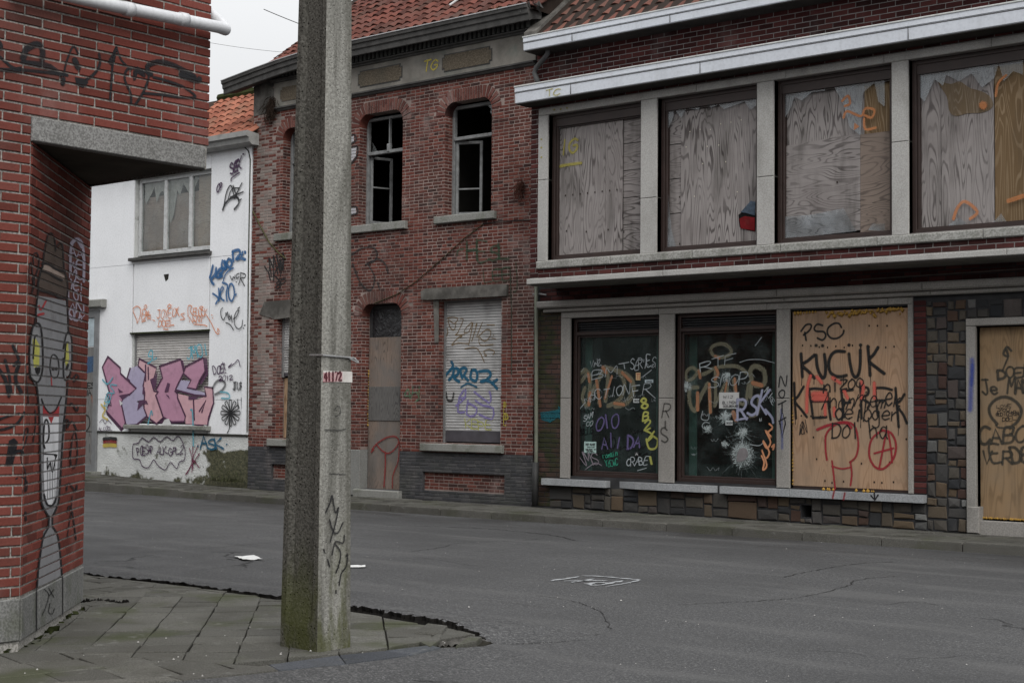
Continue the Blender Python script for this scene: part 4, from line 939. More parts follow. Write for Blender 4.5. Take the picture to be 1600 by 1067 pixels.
def bmat(r):
    cu, cz = (r[1]+r[2])/2, (r[3]+r[4])/2
    if cz < .86: return 1
    if -20.85 < cu < -20.38 and (1.2 < cz < 6.0) and random.random() < .86: return 2
    if cu < -20.2 and cz > 6.0 and random.random() < .5: return 2
    return 0
recs = [(*r[:5], bmat(r)) for r in recs]
for o in (OP, OP0): recs += [(*r[:5], 0) for r in lay_bricks(FM.out(-.05), o[0], o[1], o[2], o[3], crs, LB, JB, bond='cross', zorg=.1)]
for o in (O0, O1, O2, OD, OS, OS0):      # bricks of the left reveals that face the camera
    fr = Frame((o[0], Y0, 0), (0, 1, 0), (1, 0, 0)); rv = .17
    recs += [(*r[:5], 1 if r[4] < .86 else 0) for r in lay_bricks(fr, .0, rv, o[2], o[3]-(.2 if o in (O0, O1, O2, OD) else 0), crs, .19, JB, bond='stretcher', zorg=.1) if not (o is OD and r[3] < .87)]
emit_bricks(recs, [M_bm, M_bmg, M_bmp], mw, 300, depth=.03, proud=.0045, jd=.002, js=.003, hidden=hid)
# flat arches of upright bricks with rounded shoulders
M_vo = m_brick('arch_brick', [(0, (.085, .034, .029)), (.5, (.125, .046, .038)), (1, (.17, .078, .064))], (.06, .045, .04), .7, pale=.5)
for (u0, u1, zt, r, off) in arches:
    inner = []; outer = []
    nL = 6
    for k in range(nL+1):
        a = pi-k*(pi/2)/nL; inner.append((u0+r+r*cos(a), zt-r+r*sin(a))); outer.append((u0+r+(r+off)*cos(a), zt-r+(r+off)*sin(a)))
    nm = int((u1-u0-2*r)/.052)
    for k in range(1, nm+1):
        u = u0+r+(u1-u0-2*r)*k/nm; inner.append((u, zt)); outer.append((u, zt+off))
    for k in range(1, nL+1):
        a = pi/2-k*(pi/2)/nL; inner.append((u1-r+r*cos(a), zt-r+r*sin(a))); outer.append((u1-r+(r+off)*cos(a), zt-r+(r+off)*sin(a)))
    for k in range(len(inner)-1):
        def lerp(p, q, t): return (p[0]+(q[0]-p[0])*t, p[1]+(q[1]-p[1])*t)
        g0 = .15
        poly = [lerp(inner[k], inner[k+1], g0), lerp(inner[k], inner[k+1], 1-g0), lerp(outer[k], outer[k+1], 1-g0), lerp(outer[k], outer[k+1], g0)]
        c_ = ((poly[0][0]+poly[2][0])/2, (poly[0][1]+poly[2][1])/2); poly = [lerp(p, c_, .03) for p in poly]
        if k < nL or k >= len(inner)-1-nL: halves = [poly]
        else:
            s_ = .5+.12*(1 if k % 2 else -1); m0, m1 = lerp(poly[0], poly[3], s_), lerp(poly[1], poly[2], s_)
            halves = [[poly[0], poly[1], lerp(m1, poly[1], .06), lerp(m0, poly[0], .06)], [m0, m1, poly[2], poly[3]]]
        for h_ in halves:
            b = MB(); b.prism(FM, h_, -.02, .011+random.uniform(-.002, .002)); part('arch_brick', b, M_vo, mw)
    # rounded shoulders that fill the square corners of the opening
    for sgn, uc in ((1, u0), (-1, u1)):
        poly = [(uc, zt), (uc+sgn*r, zt)] + [(uc+sgn*(r+r*cos(pi/2+k*(pi/2)/6)), zt-r+r*sin(pi/2+k*(pi/2)/6)) for k in range(1, 7)]
        b = MB(); b.prism(FM, poly if sgn < 0 else poly[::-1], -.19, .004); part('arch_shoulder', b, M_bm, mw)
# body behind the front: floors, ceiling, back and side walls
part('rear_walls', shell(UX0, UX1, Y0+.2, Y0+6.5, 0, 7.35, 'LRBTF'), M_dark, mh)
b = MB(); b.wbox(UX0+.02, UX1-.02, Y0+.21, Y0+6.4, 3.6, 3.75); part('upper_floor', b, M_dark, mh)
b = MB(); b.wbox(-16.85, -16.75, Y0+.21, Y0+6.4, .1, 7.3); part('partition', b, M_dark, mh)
# sills
for (u0, u1, zc, h) in ((-18.40, -17.10, 4.54, .13), (-16.47, -15.19, 4.555, .12), (-20.32, -19.05, 4.54, .13)):
    boxp('window_sill', FM, u0, u1, zc-h/2, zc+h/2, -.2, .075, M_stone, mh, bev=.012)
for (u0, u1) in ((-16.72, -14.99), (-20.42, -18.8)): boxp('window_sill', FM, u0, u1, .875, 1.0, -.2, .07, M_stone, mh, bev=.012)
# door jamb stones, step, lintel
boxp('jamb_stone', FM, -18.52, -18.126, .1, .86, -.2, .02, m_speckle('jamb_bluestone', (.2, .2, .19), (.14, .14, .13), (.26, .26, .25), 60, .3), mh, bev=.008)
boxp('door_step', FM, -18.2, -17.15, .0, .215, -.2, .1, M_stone, mh, bev=.015)
b = MB(); pts_t = [(-16.74, 3.30), (-16.60, 3.29), (-16.0, 3.285), (-14.94, 3.285), (-14.93, 3.46), (-15.4, 3.475), (-16.1, 3.47), (-16.65, 3.475), (-16.75, 3.43)]
b.prism(FM, pts_t, -.05, .05); part('lintel', b, M_slurry, mh, 'crumbling cement lintel over the roller shutter')
b = MB(); b.prism(FM, [(-16.46, 2.6), (-16.385, 2.6), (-16.385, 3.28), (-16.5, 3.28)], -.02, .016); part('cement_patch', b, M_slurry, mh)
b = MB(); b.prism(FM, [(-20.72, 3.2), (-20.3, 3.1), (-19.4, 3.15), (-19.3, 3.45), (-20.6, 3.42)], -.02, .018); part('cement_patch', b, M_slurry, mh)
# frieze, moulding, panels
boxp('frieze', FM, UX0+.55, UX1, 6.86, 7.32, -.02, .02, M_plaster, mh)
b = MB(); b.profile(FM, [(0, 6.79), (.03, 6.79), (.05, 6.82), (.075, 6.83), (.075, 6.855), (.0, 6.862)], [(UX0+.55, 0), (UX1, 0)]); part('frieze_moulding', b, M_oldwood, mh)
def notched(u0, u1, z0, z1, n=.045): return [(u0+n, z0), (u1-n, z0), (u1-n, z0+n), (u1, z0+n), (u1, z1-n), (u1-n, z1-n), (u1-n, z1), (u0+n, z1), (u0+n, z1-n), (u0, z1-n), (u0, z0+n), (u0+n, z0+n)]
for xa, xb in ((562, 629), (693, 769)):
    ua, ub = FM.px(xa, 125)[0], FM.px(xb, 105)[0]; zc0, zc1 = 6.95, 7.2
    b = MB(); b.prism(FM, notched(ua-.02, ub+.02, zc0-.02, zc1+.02), .0, .024); part('frieze_panel_rim', b, M_oldwood, mh)
    b = MB(); b.prism(FM, notched(ua, ub, zc0, zc1), .0, .03); part('frieze_panel', b, M_pebble, mh)
b = MB(); b.prism(FM, notched(-20.25, -19.3, 6.95, 7.2), 0, .03); part('frieze_panel', b, M_pebble, mh)
b = MB(); b.prism(FM, [(UX0, 6.78), (UX0+.55, 6.8), (UX0+.56, 7.2), (UX0+.35, 7.32), (UX0, 7.3)], -.01, .012); part('cement_patch', b, M_slurry, mh)
# cornice: bed mould, dentils, gutter board (its left end sags)
def sag(u): return -.22*max(0, min(1, (-19.2-u)/2.3))**1.3
st = [(-14.35, 0), (-17, 0), (-19.2, 0), (-20.0, sag(-20.0)), (-20.6, sag(-20.6)), (-21.5, sag(-21.5))][::-1]
cor = MB(); cor.profile(FM, [(0, 7.30), (.05, 7.30), (.06, 7.325), (.10, 7.335), (.10, 7.355), (0, 7.36)], [(UX0+.5, 0), (UX1, 0)]); part('bed_moulding', cor, M_oldwood, mh)
boxp('dentil_board', FM, UX0+.5, UX1, 7.36, 7.5, -.02, .03, M_oldwood, mh)
b = MB(); b.box(FM, -.026, .026, 7.372, 7.475, .03, .085, .006); dm = b.mesh('dentil'); dm.materials.append(m_plain('dentil_wood', (.13, .135, .13), .85, .3, 5, .4, (.04, .04, .036)))
u = UX1-.12
while u > UX0+.75:
    o = link('dentil', dm, None, mh); o.matrix_basis = Matrix.Translation((u, random.uniform(-.004, .004), random.uniform(-.004, .004))); u -= .098
b = MB(); b.profile(FM, [(-.02, 7.49), (.22, 7.44), (.27, 7.41), (.285, 7.42), (.29, 7.50), (.315, 7.52), (.32, 7.585), (.345, 7.60), (.35, 7.655), (.31, 7.66), (.29, 7.60), (.05, 7.58), (-.02, 7.60)], st)
boxp('soffit_board', FM, UX0-.02, UX0+.62, 7.25, 7.48, -.02, .008, M_oldwood, mh)
gut = part('gutter_board', b, M_oldwood, mh, 'weathered dark wooden gutter cornice sagging at its left end')
b = MB(); b.tube([FM.pt(u, 7.658+dz, .352) for u, dz in st], .011, 6); part('gutter_rim', b, M_metal, gut)
b = MB(); r = np.random.default_rng(2)     # twisted gutter end at the right
for k in range(4):
    q = [FM.pt(-14.45+.3*k/3+r.uniform(-.05, .05), 7.52+r.uniform(-.05, .18), .1+r.uniform(0, .3)) for _ in range(4)]; b.add(q, [(0, 1, 2, 3)])
o = part('bent_gutter_end', b, M_oldwood, mh); o.modifiers.new('thickness', 'SOLIDIFY').thickness = .012
# roof
PT = radians(37)
b = MB(); ze, ye = 7.58, Y0-.28; rd = 4.6
P_ = [(-20.62, ye, ze+sag(-20.62)), (-14.3, ye, ze), (-14.3, ye+rd, ze+rd*math.tan(PT)), (-20.62, ye+rd, ze+rd*math.tan(PT)), (-20.62, ye+2*rd, ze), (-14.3, ye+2*rd, ze)]
b.add(P_, [(0, 1, 2, 3), (3, 2, 5, 4), (0, 3, 4), (1, 5, 2)]); rf = part('roof', b, m_plain('roof_underlay', (.03, .022, .018), .95, .3, 4, .2), mh)
roof_tiles(-20.66, -14.25, ye+.02, ze, PT, 20, M_tile, rf, hidden=lambda p: 455 < proj(p)[0] < 540, sag=lambda x: sag(x))
b = MB(); x = -15.62; a0 = FM.px(652, 18, -.6)
b.tube([(-16.55, ye+.62, ze+.62*math.tan(PT)+.09), (-16.4, ye+1.4, ze+1.4*math.tan(PT)+.1)], .018, 6); part('roof_flashing', b, m_plain('pale_metal', (.5, .5, .5), .5, .1, 5, .2), rf)

# ---- windows
def frame_rect(b, fr, u0, u1, z0, z1, t, d0, d1):
    b.box(fr, u0, u0+t, z0, z1, d0, d1, .004); b.box(fr, u1-t, u1, z0, z1, d0, d1, .004)
    b.box(fr, u0+t, u1-t, z0, z0+t, d0, d1, .004); b.box(fr, u0+t, u1-t, z1-t, z1, d0, d1, .004)
def sash(parent, u0, u1, z0, z1, d, ang, mat, bars=(), name='casement'):
    b = MB(); F0 = Frame((0, 0, 0), (1, 0, 0), (0, -1, 0)); w = u1-u0
    frame_rect(b, F0, 0, w, 0, z1-z0, .045, -.02, .02)
    for zb in bars: b.box(F0, .045, w-.045, zb-.012, zb+.012, -.015, .015)
    o = part(name, b, mat, parent); o.matrix_basis = Matrix.Translation(FM.pt(u0, z0, d)) @ Matrix.Rotation(ang, 4, 'Z'); return o
def pane(parent, fr, poly, d, mat=None):
    b = MB(); b.prism(fr, poly, d-.002, d+.002); return part('pane', b, mat or M_glass, parent)
D = -.175
# left upper window (mostly behind the pole)
b = MB(); frame_rect(b, FM, O0[0], O0[1], O0[2], O0[3], .055, D-.05, D); b.box(FM, O0[0]+.055, O0[1]-.055, 5.86, 5.91, D-.05, D+.01); w0 = part('window', b, M_frame_w, mh)
# middle upper window: fanlight with two panes, left casement swung inwards
b = MB(); u0, u1, z0, z1 = O1[:4]; frame_rect(b, FM, u0, u1, z0, z1-.04, .045, D-.06, D)
zt = FM.px(600, 238, D)[1]; b.box(FM, u0+.055, u1-.055, zt-.028, zt+.028, D-.06, D+.015, .006); um = (u0+u1)/2+.02; b.box(FM, um-.012, um+.012, zt+.028, z1-.085, D-.05, D-.005)
b.box(FM, um-.04, um+.04, zt-.02, zt+.13, D-.03, D+.03, .02)
w1 = part('window', b, M_frame_w, mh, 'paint-peeling window frame with open left casement and no glass below')
sash(w1, u0+.06, u0+.47, z0+.06, zt-.035, D-.04, radians(70), M_frame_w, bars=(.62,))
pane(w1, FM, [(um-.42, zt+.03), (um-.3, zt+.03), (um-.36, zt+.12), (um-.42, zt+.2)], D-.03)
# right upper window: broken fanlight, narrow casement
b = MB(); u0, u1, z0, z1 = O2[:4]; frame_rect(b, FM, u0, u1, z0, z1-.03, .05, D-.06, D)
zt = FM.px(740, 214, D)[1]; b.box(FM, u0+.05, u1-.05, zt-.028, zt+.028, D-.06, D+.015, .006)
w2 = part('window', b, M_frame_w, mh, 'paint-peeling window frame with shattered fanlight and inner sash')
sash(w2, u0+.055, u0+.50, z0+.05, zt-.035, D-.04, radians(24), M_frame_w, bars=(.42,))
ut, zt2 = u1-.05, z1-.08
pane(w2, FM, [(ut, zt2), (ut-.22, zt2), (ut-.15, zt2-.07), (ut-.17, zt2-.13), (ut-.06, zt2-.2), (ut-.05, zt2-.33), (ut, zt2-.4)], D-.03)
gi = Paint(FM.out(-2.2), 0); gi.text('AWH', 722, 310, 770, 305, 70, 5); gi.done(m_paint('dim_green_paint', (.10, .16, .12), .6, .6), mh, 'faded lettering on the wall inside the right window')
b = MB(); b.box(FM, -16.6, -14.5, 3.8, 7.3, -2.3, -2.22); part('inner_wall', b, M_dark, mh)
# door: black film over the fanlight, plywood below
u0, u1, z0, z1 = OD[:4]; zp = FM.px(600, 527, D)[1]
b = MB(); frame_rect(b, FM, u0, u1, z0, z1-.02, .06, D-.06, D); dr = part('door', b, m_plain('dark_door_paint', (.05, .05, .052), .7, .3, 8, .4), mh, 'boarded-up front door with weathered plywood and black plastic fanlight')
t = NT('black_plastic_film'); t.bump(t.noise(7, 5, dist=1.5), .8, .05); M_film = t.done((.018, .018, .02), .35, .5)
boxp('fanlight_film', FM, u0+.06, u1-.06, zp, z1-.08, D-.03, D-.01, M_film, dr, bev=0)
boxp('plywood_board', FM, u0+.02, u1-.012, z0+.0, zp, D, D+.02, M_plyg, dr, bev=.002)
boxp('plywood_board', FM, u0+.03, u1-.02, FM.px(600, 657, D)[1], FM.px(600, 604, D)[1], D+.021, D+.033, m_ply('greyed_plywood', (.13, .125, .12), (.075, .072, .07), 'z', 30, .4, 1.6), dr, bev=.002)
# foam beads along the door edge
M_foam = m_plain('expanding_foam', (.42, .25, .06), .8, .3, 20, .3, (.16, .09, .03), fine=40, bump=.4)
def foam(fr, pts, r, parent, seed, name='foam_bead'):
    q = np.random.default_rng(seed); b = MB()
    for (u, z, d) in pts:
        c = np.array(fr.pt(u, z, d)); rr2 = r*q.uniform(.5, 1.3); n = 6
        P2 = [c+rr2*np.array([0, 0, 1.1])] + [c+rr2*np.array([cos(2*pi*i/n)*q.uniform(.7, 1.2), sin(2*pi*i/n)*.8, q.uniform(-.3, .3)]) for i in range(n)] + [c-rr2*np.array([0, 0, q.uniform(1, 1.9)])]
        b.add(P2, [(0, 1+i, 1+(i+1) % n) for i in range(n)]+[(n+1, 1+(i+1) % n, 1+i) for i in range(n)])
    return part(name, b, M_foam, parent, smooth=True, kind='stuff')
foam(FM, [(u0+.015, FM.px(575, 580+k*4.2, D)[1], D+.02) for k in range(21)], .018, dr, 4)
# roller shutters
def shutter(parent, o, ztop, zbot, d, pitch_, mat, label, rail=.09):
    u0, u1 = o[0], o[1]; b = MB()
    for uu_ in (u0, u1-.05): b.box(FM, uu_, uu_+.05, zbot-.02, o[3], d-.03, d+.025, .004)
    b.box(FM, u0+.05, u1-.05, o[3]-.045, o[3], d-.03, d+.025, .004)
    root = part('roller_shutter', b, m_plain('shutter_guide', (.2, .2, .2), .7, .2, 8, .4), parent, label)
    me = []
    for k in range(5):
        b = MB(); w = u1-u0-.1; n = 8; rows = []
        for i in range(n+1):
            x = -w/2+w*i/n; j = random.uniform(-.0025, .0025)
            rows += [(x, 0+j, -pitch_*.48), (x, -.009+j, -pitch_*.3), (x, -.011+j, pitch_*.2), (x, .004+j, pitch_*.46)]
        b.add(rows, [(4*i+q, 4*i+4+q, 4*i+5+q, 4*i+1+q) for i in range(n) for q in range(3)]); m = b.mesh('slat'); m.materials.append(mat); me.append(m)
    z = ztop
    while z > zbot+rail:
        s_ = link('slat', random.choice(me), None, root); s_.matrix_basis = Matrix.Translation((( u0+u1)/2+random.uniform(-.003, .003), Y0-d, z-pitch_/2)) @ Matrix.Rotation(random.uniform(-.002, .002), 4, 'Y'); z -= pitch_
    boxp('bottom_rail', FM, u0+.05, u1-.05, zbot, z+.004, d-.02, d+.012, m_plain('rail_dark', (.07, .065, .075), .7, .3, 6, .4), root)
    b = MB(); b.box(FM, u0+.02, u1-.02, zbot-.02, ztop+.15, d-.12, d-.1); part('shutter_backing', b, M_dark, root)
    return root
sh = shutter(mh, OS, 3.25, 1.03, -.14, .0445, M_shutter, 'dirty white roller shutter covered in tags beside the door', .2)
shutter(mh, OS0, 3.18, 2.1, -.14, .0445, M_shutter, 'half-closed roller shutter behind the concrete pole', .06)
boxp('plywood_board', FM, OS0[0]+.02, OS0[1]-.02, 1.02, 2.07, -.19, -.17, m_ply('tan_plywood_small', (.36, .25, .16), (.22, .14, .085)), mh)
# stray cables and dead creeper
def wire(name, fr, pts, r, parent, mat=M_black, d=.02):
    b = MB(); b.tube([fr.pt(*fr.px(x, y, d), d) for x, y in pts], r, 5); return part(name, b, mat, parent)
wire('cable', FM, [(585, 474), (620, 460), (650, 440), (690, 405), (725, 373), (755, 350)], .008, mh, m_plain('mossy_cable', (.06, .055, .03), .9, .3, 9, .2))
wire('cable', FM, [(755, 350), (780, 346), (805, 345), (828, 344)], .008, mh); wire('cable', FM, [(797, 420), (799, 480), (799, 560), (799, 585)], .007, mh, m_plain('green_cable', (.05, .06, .045), .9, .3, 9, .2)); wire('cable', FM, [(395, 330), (405, 350), (420, 378), (436, 396), (446, 404)], .012, mh, m_plain('mossy_root', (.09, .085, .04), .9, .3, 9, .2))
def creeper(name, fr, px, spread, n, L, label, seed, mat, drop=1.0):
    r = np.random.default_rng(seed); b = MB(); u, z = fr.px(*px, .05)
    for k in range(n):
        p = np.array(fr.pt(u+r.normal(0, spread*.3), z+r.normal(0, spread*.35), r.uniform(.0, .08))); pts = [p]
        for i in range(4): p = p+L/4*np.array([r.normal(0, .6), -abs(r.normal(.1, .3)), r.normal(-.9*drop, .5)]); pts.append(p)
        b.tube(pts, [.006, .005, .004, .003, .0015], 4, False)
    o = part(name, b, mat, None); setp(o, label, 'creeper'); return o
M_dead = m_plain('dead_stems', (.035, .024, .018), .95, .4, 9, .2)
creeper('dead_creeper', FM, (424, 165), .2, 170, .24, 'dark clump of dead creeper hanging from the brick house cornice', 3, M_dead)
creeper('dead_creeper', FM, (812, 287), .1, 34, .26, 'small dead brown creeper on the brick house beside the shop', 6, m_plain('dead_brown', (.07, .03, .022), .95, .4, 9, .2))
def tufts(name, pts, label, seed, h=.1, n=26, mat=None, cat='weed'):
    r = np.random.default_rng(seed); b = MB()
    for p in pts:
        for k in range(n):
            q = np.array(p)+np.array([r.normal(0, .09), r.normal(0, .04), 0]); a = r.uniform(0, 6.3); l = h*r.uniform(.4, 1.2); t_ = np.array([cos(a)*l*.5, sin(a)*l*.5, l]); w = np.array([-sin(a), cos(a), 0])*.004
            b.add([q-w, q+w, q+t_*.6+w*.7, q+t_*.6-w*.7, q+t_+np.array([0, 0, -.2*l])], [(0, 1, 2, 3), (3, 2, 4)])
    return setp(part(name, b, mat or M_moss, None), label, cat)
M_grass = m_plain('dull_grass', (.07, .085, .03), .9, .4, 9, .2)
tufts('gutter_grass', [FM.pt(FM.px(x, y, .25)[0], 7.63, .25) for x, y in ((770, 20), (785, 17), (797, 15), (740, 30))], 'dull grass growing in the brick house gutter near the shop roof', 3, .12, 30, M_grass)
# ---- tags on the brick house
PM = (.1, crs, JB)
BK = m_paint('faded_black_tag', (.02, .018, .018), .85, .55, PM); GN = m_paint('dark_green_tag', (.025, .05, .025), .8, .6, PM); SIL = m_paint('silver_tag', (.45, .45, .47), .85, .3, PM); BKh = m_paint('hard_black', (.012, .012, .012), .92, .35)
g = Paint(FM, .0115); g.stroke([(547, 400), (565, 388), (585, 388), (589, 400), (583, 408), (570, 414), (590, 405), (602, 413), (606, 426)], 3.2); g.stroke([(576, 415), (585, 432), (582, 450), (574, 453), (562, 440), (551, 412)], 3); g.stroke([(590, 441), (593, 452)], 3); g.done(BK, mw, 'black looping tag above the boarded door')
g = Paint(FM, .0115); g.stroke([(714, 398), (716, 391), (724, 389)], 3.5); g.text('HESL', 730, 408, 797, 402, 26, 4); g.text('LEE', 757, 440, 800, 436, 18, 2.6); g.stroke([(806, 410), (808, 450), (802, 456)], 2); g.done(GN, mw, 'faded dark green tag beside the shop bay')
g = Paint(FM, .0115); g.text('MW', 424, 430, 446, 424, 28, 2.8); g.text('YKL', 418, 440, 447, 434, 22, 2.4); g.text('8P', 430, 452, 446, 449, 11, 2); g.done(BKh, mw, 'black tag on the brick left of the pole')
g = Paint(FM, .0112); g.fill([(543, 215), (553, 213), (553, 222), (543, 225)]); g.fill([(543, 234), (557, 230), (556, 244), (545, 258), (543, 258)]); g.fill([(543, 326), (556, 325), (557, 335), (543, 337)]); g.done(SIL, mw, 'silver letter ends emerging from behind the pole')
g = Paint(FM, .0122); g.stroke([(543, 213), (554, 211), (556, 220), (546, 226)], 2.4); g.stroke([(543, 232), (558, 229), (557, 245), (545, 260)], 2.4); g.stroke([(543, 325), (556, 323), (558, 333), (543, 338)], 2.4); g.stroke([(544, 296), (546, 300)], 3); g.done(BKh, mw)
YL = m_paint('yellow_tag', (.4, .33, .05), .8, .5); g = Paint(FM, .024); g.text('TG', 661, 113, 683, 109, 14, 2.6); g.done(YL, mh, 'small yellow TG tag on the frieze')
g = Paint(FM, .0115); g.text('4H', 633, 622, 655, 621, 14, 2.2); g.stroke([(648, 628), (655, 622), (650, 612)], 2); g.done(m_paint('mint_tag', (.08, .22, .12), .6, .6, PM), mw); g = Paint(FM, .0115); g.text('LBLB', 787, 664, 787, 626, 5, 1.6, up=(1, 0)); g.done(YL, mw)
RED = m_paint('red_tag', (.22, .022, .022), .8, .6); g = Paint(FM, D+.0345)
g.stroke([(581, 702), (590, 692), (605, 683), (618, 682), (623, 690), (616, 702), (606, 708), (596, 703), (588, 694)], 2.6); g.stroke([(602, 707), (602, 730), (600, 760)], 3); g.stroke([(584, 702), (580, 706)], 3); g.stroke([(624, 690), (622, 720), (614, 742), (613, 762)], 2.4); g.done(RED, dr, 'red sprayed mushroom outline on the plywood door')
# shutter tags
SD = -.14+.014
TEAL = m_paint('teal_blue_tag', (.012, .09, .16), .93, .35); TAN = m_paint('brown_tag', (.17, .11, .05), .85, .4); PUR = m_paint('pale_violet_tag', (.2, .17, .36), .85, .4)
g = Paint(FM, SD); g.zz(5.08, 680, 480, 1.5, [(85, 90), (130, 80), (180, 90), (150, 130), (105, 100), (120, 160), (150, 180), (165, 130)], [(200, 90), (222, 100), (180, 200), (160, 220), (232, 215)], [(290, 120), (240, 170), (232, 205), (270, 190), (300, 120), (265, 300)], [(320, 150), (332, 130), (290, 270)], [(375, 120), (330, 240), (400, 180), (440, 190), (430, 240), (390, 270), (350, 240), (360, 300), (460, 295)], [(200, 240), (215, 230), (190, 235), (130, 300), (180, 285), (260, 290)], [(235, 330), (330, 325), (390, 435)], [(390, 380), (410, 385), (385, 350), (430, 335), (470, 350), (460, 375)], [(95, 165), (100, 200), (85, 240)], [(410, 140), (470, 140)], [(450, 245), (478, 250)], [(462, 222), (465, 225)]); g.done(TAN, sh, 'brown looping tag at the top of the shutter')
g = Paint(FM, SD); g.zz(5.08, 680, 480, 4.6, [(75, 470), (60, 520), (45, 560)], [(130, 435), (140, 470), (100, 520), (75, 550), (65, 570), (70, 610)], [(110, 575), (140, 540), (150, 490), (180, 490), (180, 530), (150, 560), (190, 590)], [(215, 560), (200, 500), (230, 480), (250, 500), (230, 540), (260, 580)], [(290, 500), (280, 560), (320, 585), (335, 540), (320, 500), (290, 500)], [(350, 510), (420, 505), (440, 540), (400, 580), (360, 590), (400, 580), (450, 600), (490, 645)], [(490, 575), (450, 600)]); g.zz(5.08, 680, 480, 2.6, [(205, 635), (260, 605), (330, 635)]); g.done(TEAL, sh, 'thick blue tag across the middle of the shutter')
g = Paint(FM, SD); g.zz(5.08, 680, 480, 3.4, [(225, 660), (190, 720), (240, 715)], [(190, 720), (180, 830), (230, 830)], [(240, 655), (235, 720), (165, 780)], [(260, 740), (250, 850), (310, 860), (330, 800), (260, 760)], [(310, 670), (430, 760), (440, 700), (430, 670)], [(320, 740), (380, 780), (460, 800), (450, 890), (350, 850)], n=2); g.done(PUR, sh, 'pale violet angular tag on the shutter')
g = Paint(FM, SD); g.stroke([(697, 612), (699, 624), (706, 626), (709, 614)], 3.4); g.done(BK, sh); g = Paint(FM, SD); g.text('KEPE', 728, 668, 768, 672, 14, 2.4); g.done(m_paint('pale_yellow_tag', (.42, .42, .12), .6, .5), sh, 'faint yellow tag at the bottom of the shutter')
# ================================================================== white house
wh = thing('white_house', (-23.5, Y0, .15), 'white panelled terraced house with graffiti-covered roller shutter and three-pane window', 'house')
M_white = m_plain('white_cladding', (.78, .79, .81), .75, .05, 2, .12, (.42, .42, .4), fine=30, bump=.04, streak=True)
t = NT('mossy_white_roughcast'); c = t.mix(t.rng(t.noise(2, 5), .3, .7), (.58, .59, .58), (.46, .47, .46)); xx = t.xyz()
mm_ = t.math('ADD', t.noise(3.4, 7), t.math('MULTIPLY', t.math('MULTIPLY', t.rng(xx[0], -22.55, -21.7, 0, 1), t.rng(xx[2], .68, .85, 1, 0)), .34)); mm_ = t.math('ADD', mm_, t.rng(xx[2], .15, .4, .17, 0))
c = t.mix(t.rng(mm_, .6, .72, 0, .96), c, t.mix(t.rng(t.noise(18, 4), .35, .65), (.035, .036, .018), (.085, .082, .045))); t.bump(t.noise(28, 4), .8, .02); M_rough = t.done(c, .95, .2)
WX0, WX1 = -25.93, -21.0
OW = (-24.5, -22.16, 4.42, 5.96); OSW = (-24.46, -22.13, 1.22, 2.95)
ww = part('wall', wall(FM, WX0, WX1, 0, 6.45, [OW, OSW], .14, -.03), M_rough, wh)
us = [WX0, OW[0], OW[1], WX1]; zs_ = [1.06, 1.68, 4.30, 6.30]
M_wp = M_white
for i in range(3):
    for j in range(3):
        rs = [(us[i]+.003, us[i+1]-.003, zs_[j]+.003, zs_[j+1]-.003)]
        for o in (OW, OSW): rs = [q for r in rs for q in sub_rect(r, o)]
        for r in rs:
            if r[1]-r[0] > .05 and r[3]-r[2] > .05: boxp('cladding_panel', FM, *r, -.028, .0+random.uniform(0, .002), M_wp, ww, bev=.003)
boxp('corner_trim', FM, WX1-.16, WX1-.001, 1.06, 6.32, .001, .02, M_wp, wh)
boxp('base_trim', FM, WX0, WX1, 1.03, 1.055, -.03, .012, m_plain('dark_base_rail', (.05, .05, .045), .9, .3, 9, .3), wh)
boxp('base_wall', FM, WX0, WX1, .0, 1.03, -.1, -.012, M_rough, wh, bev=.01)
part('rear_walls', shell(WX0, WX1, Y0+.14, Y0+6, 0, 6.4, 'LRBTF'), M_dark, wh)
# window with three lights, boards and rags behind
b = MB(); u0, u1, z0, z1 = OW; d = -.1; frame_rect(b, FM, u0+.02, u1, z0+.05, z1, .075, d-.05, d)
for x in (259, 298): um = FM.px(x, 330, d)[0]; b.box(FM, um-.045, um+.045, z0+.125, z1-.075, d-.05, d+.012, .006)
M_pw = m_plain('peeling_white_frame', (.55, .56, .56), .75, .15, 14, .55, (.16, .15, .14), fine=40)
wwn = part('window', b, M_pw, wh, 'peeling white three-light window with brown boards behind')
boxp('board', FM, u0+.05, u1-.02, z0+.06, z1-.35, d-.1, d-.08, m_ply('brown_hardboard', (.27, .21, .18), (.2, .15, .125), 'x', 16, .4, 1.2, (.17, .15, .14), .5), wwn)
boxp('board', FM, -22.72, u1-.03, z0+.06, z1-.05, d-.075, d-.062, m_ply('brown_hardboard_b', (.3, .24, .2), (.22, .17, .14), 'x', 16, .4, 1.2), wwn)
r = np.random.default_rng(7); b = MB(); n = 16; rows = []
for i in range(n+1):
    u = u0+.1+(-22.75-u0-.1)*i/n; dr_ = .28+.2*r.uniform(-1, 1)+(.35 if i in (7, 8, 9) else 0); dd = d-.055+.012*sin(i*2.2)
    rows += [FM.pt(u, z1-.08, dd), FM.pt(u+.02, z1-.08-dr_*.5, dd-.01), FM.pt(u+.03*r.uniform(-1, 1), z1-.08-dr_, dd)]
b.add(rows, [(3*i+q, 3*i+3+q, 3*i+4+q, 3*i+1+q) for i in range(n) for q in range(2)]); part('torn_curtain', b, m_plain('grubby_net', (.33, .32, .3), .95, .2, 12, .3), wwn)
boxp('window_sill', FM, u0-.05, u1+.06, z0-.06, z0+.0, -.1, .09, M_oldwood, wh, bev=.008)
pane(wwn, FM, [(u0+.1, z0+.12), (-22.25, z0+.12), (-22.25, z1-.08), (u0+.1, z1-.08)], d-.025)
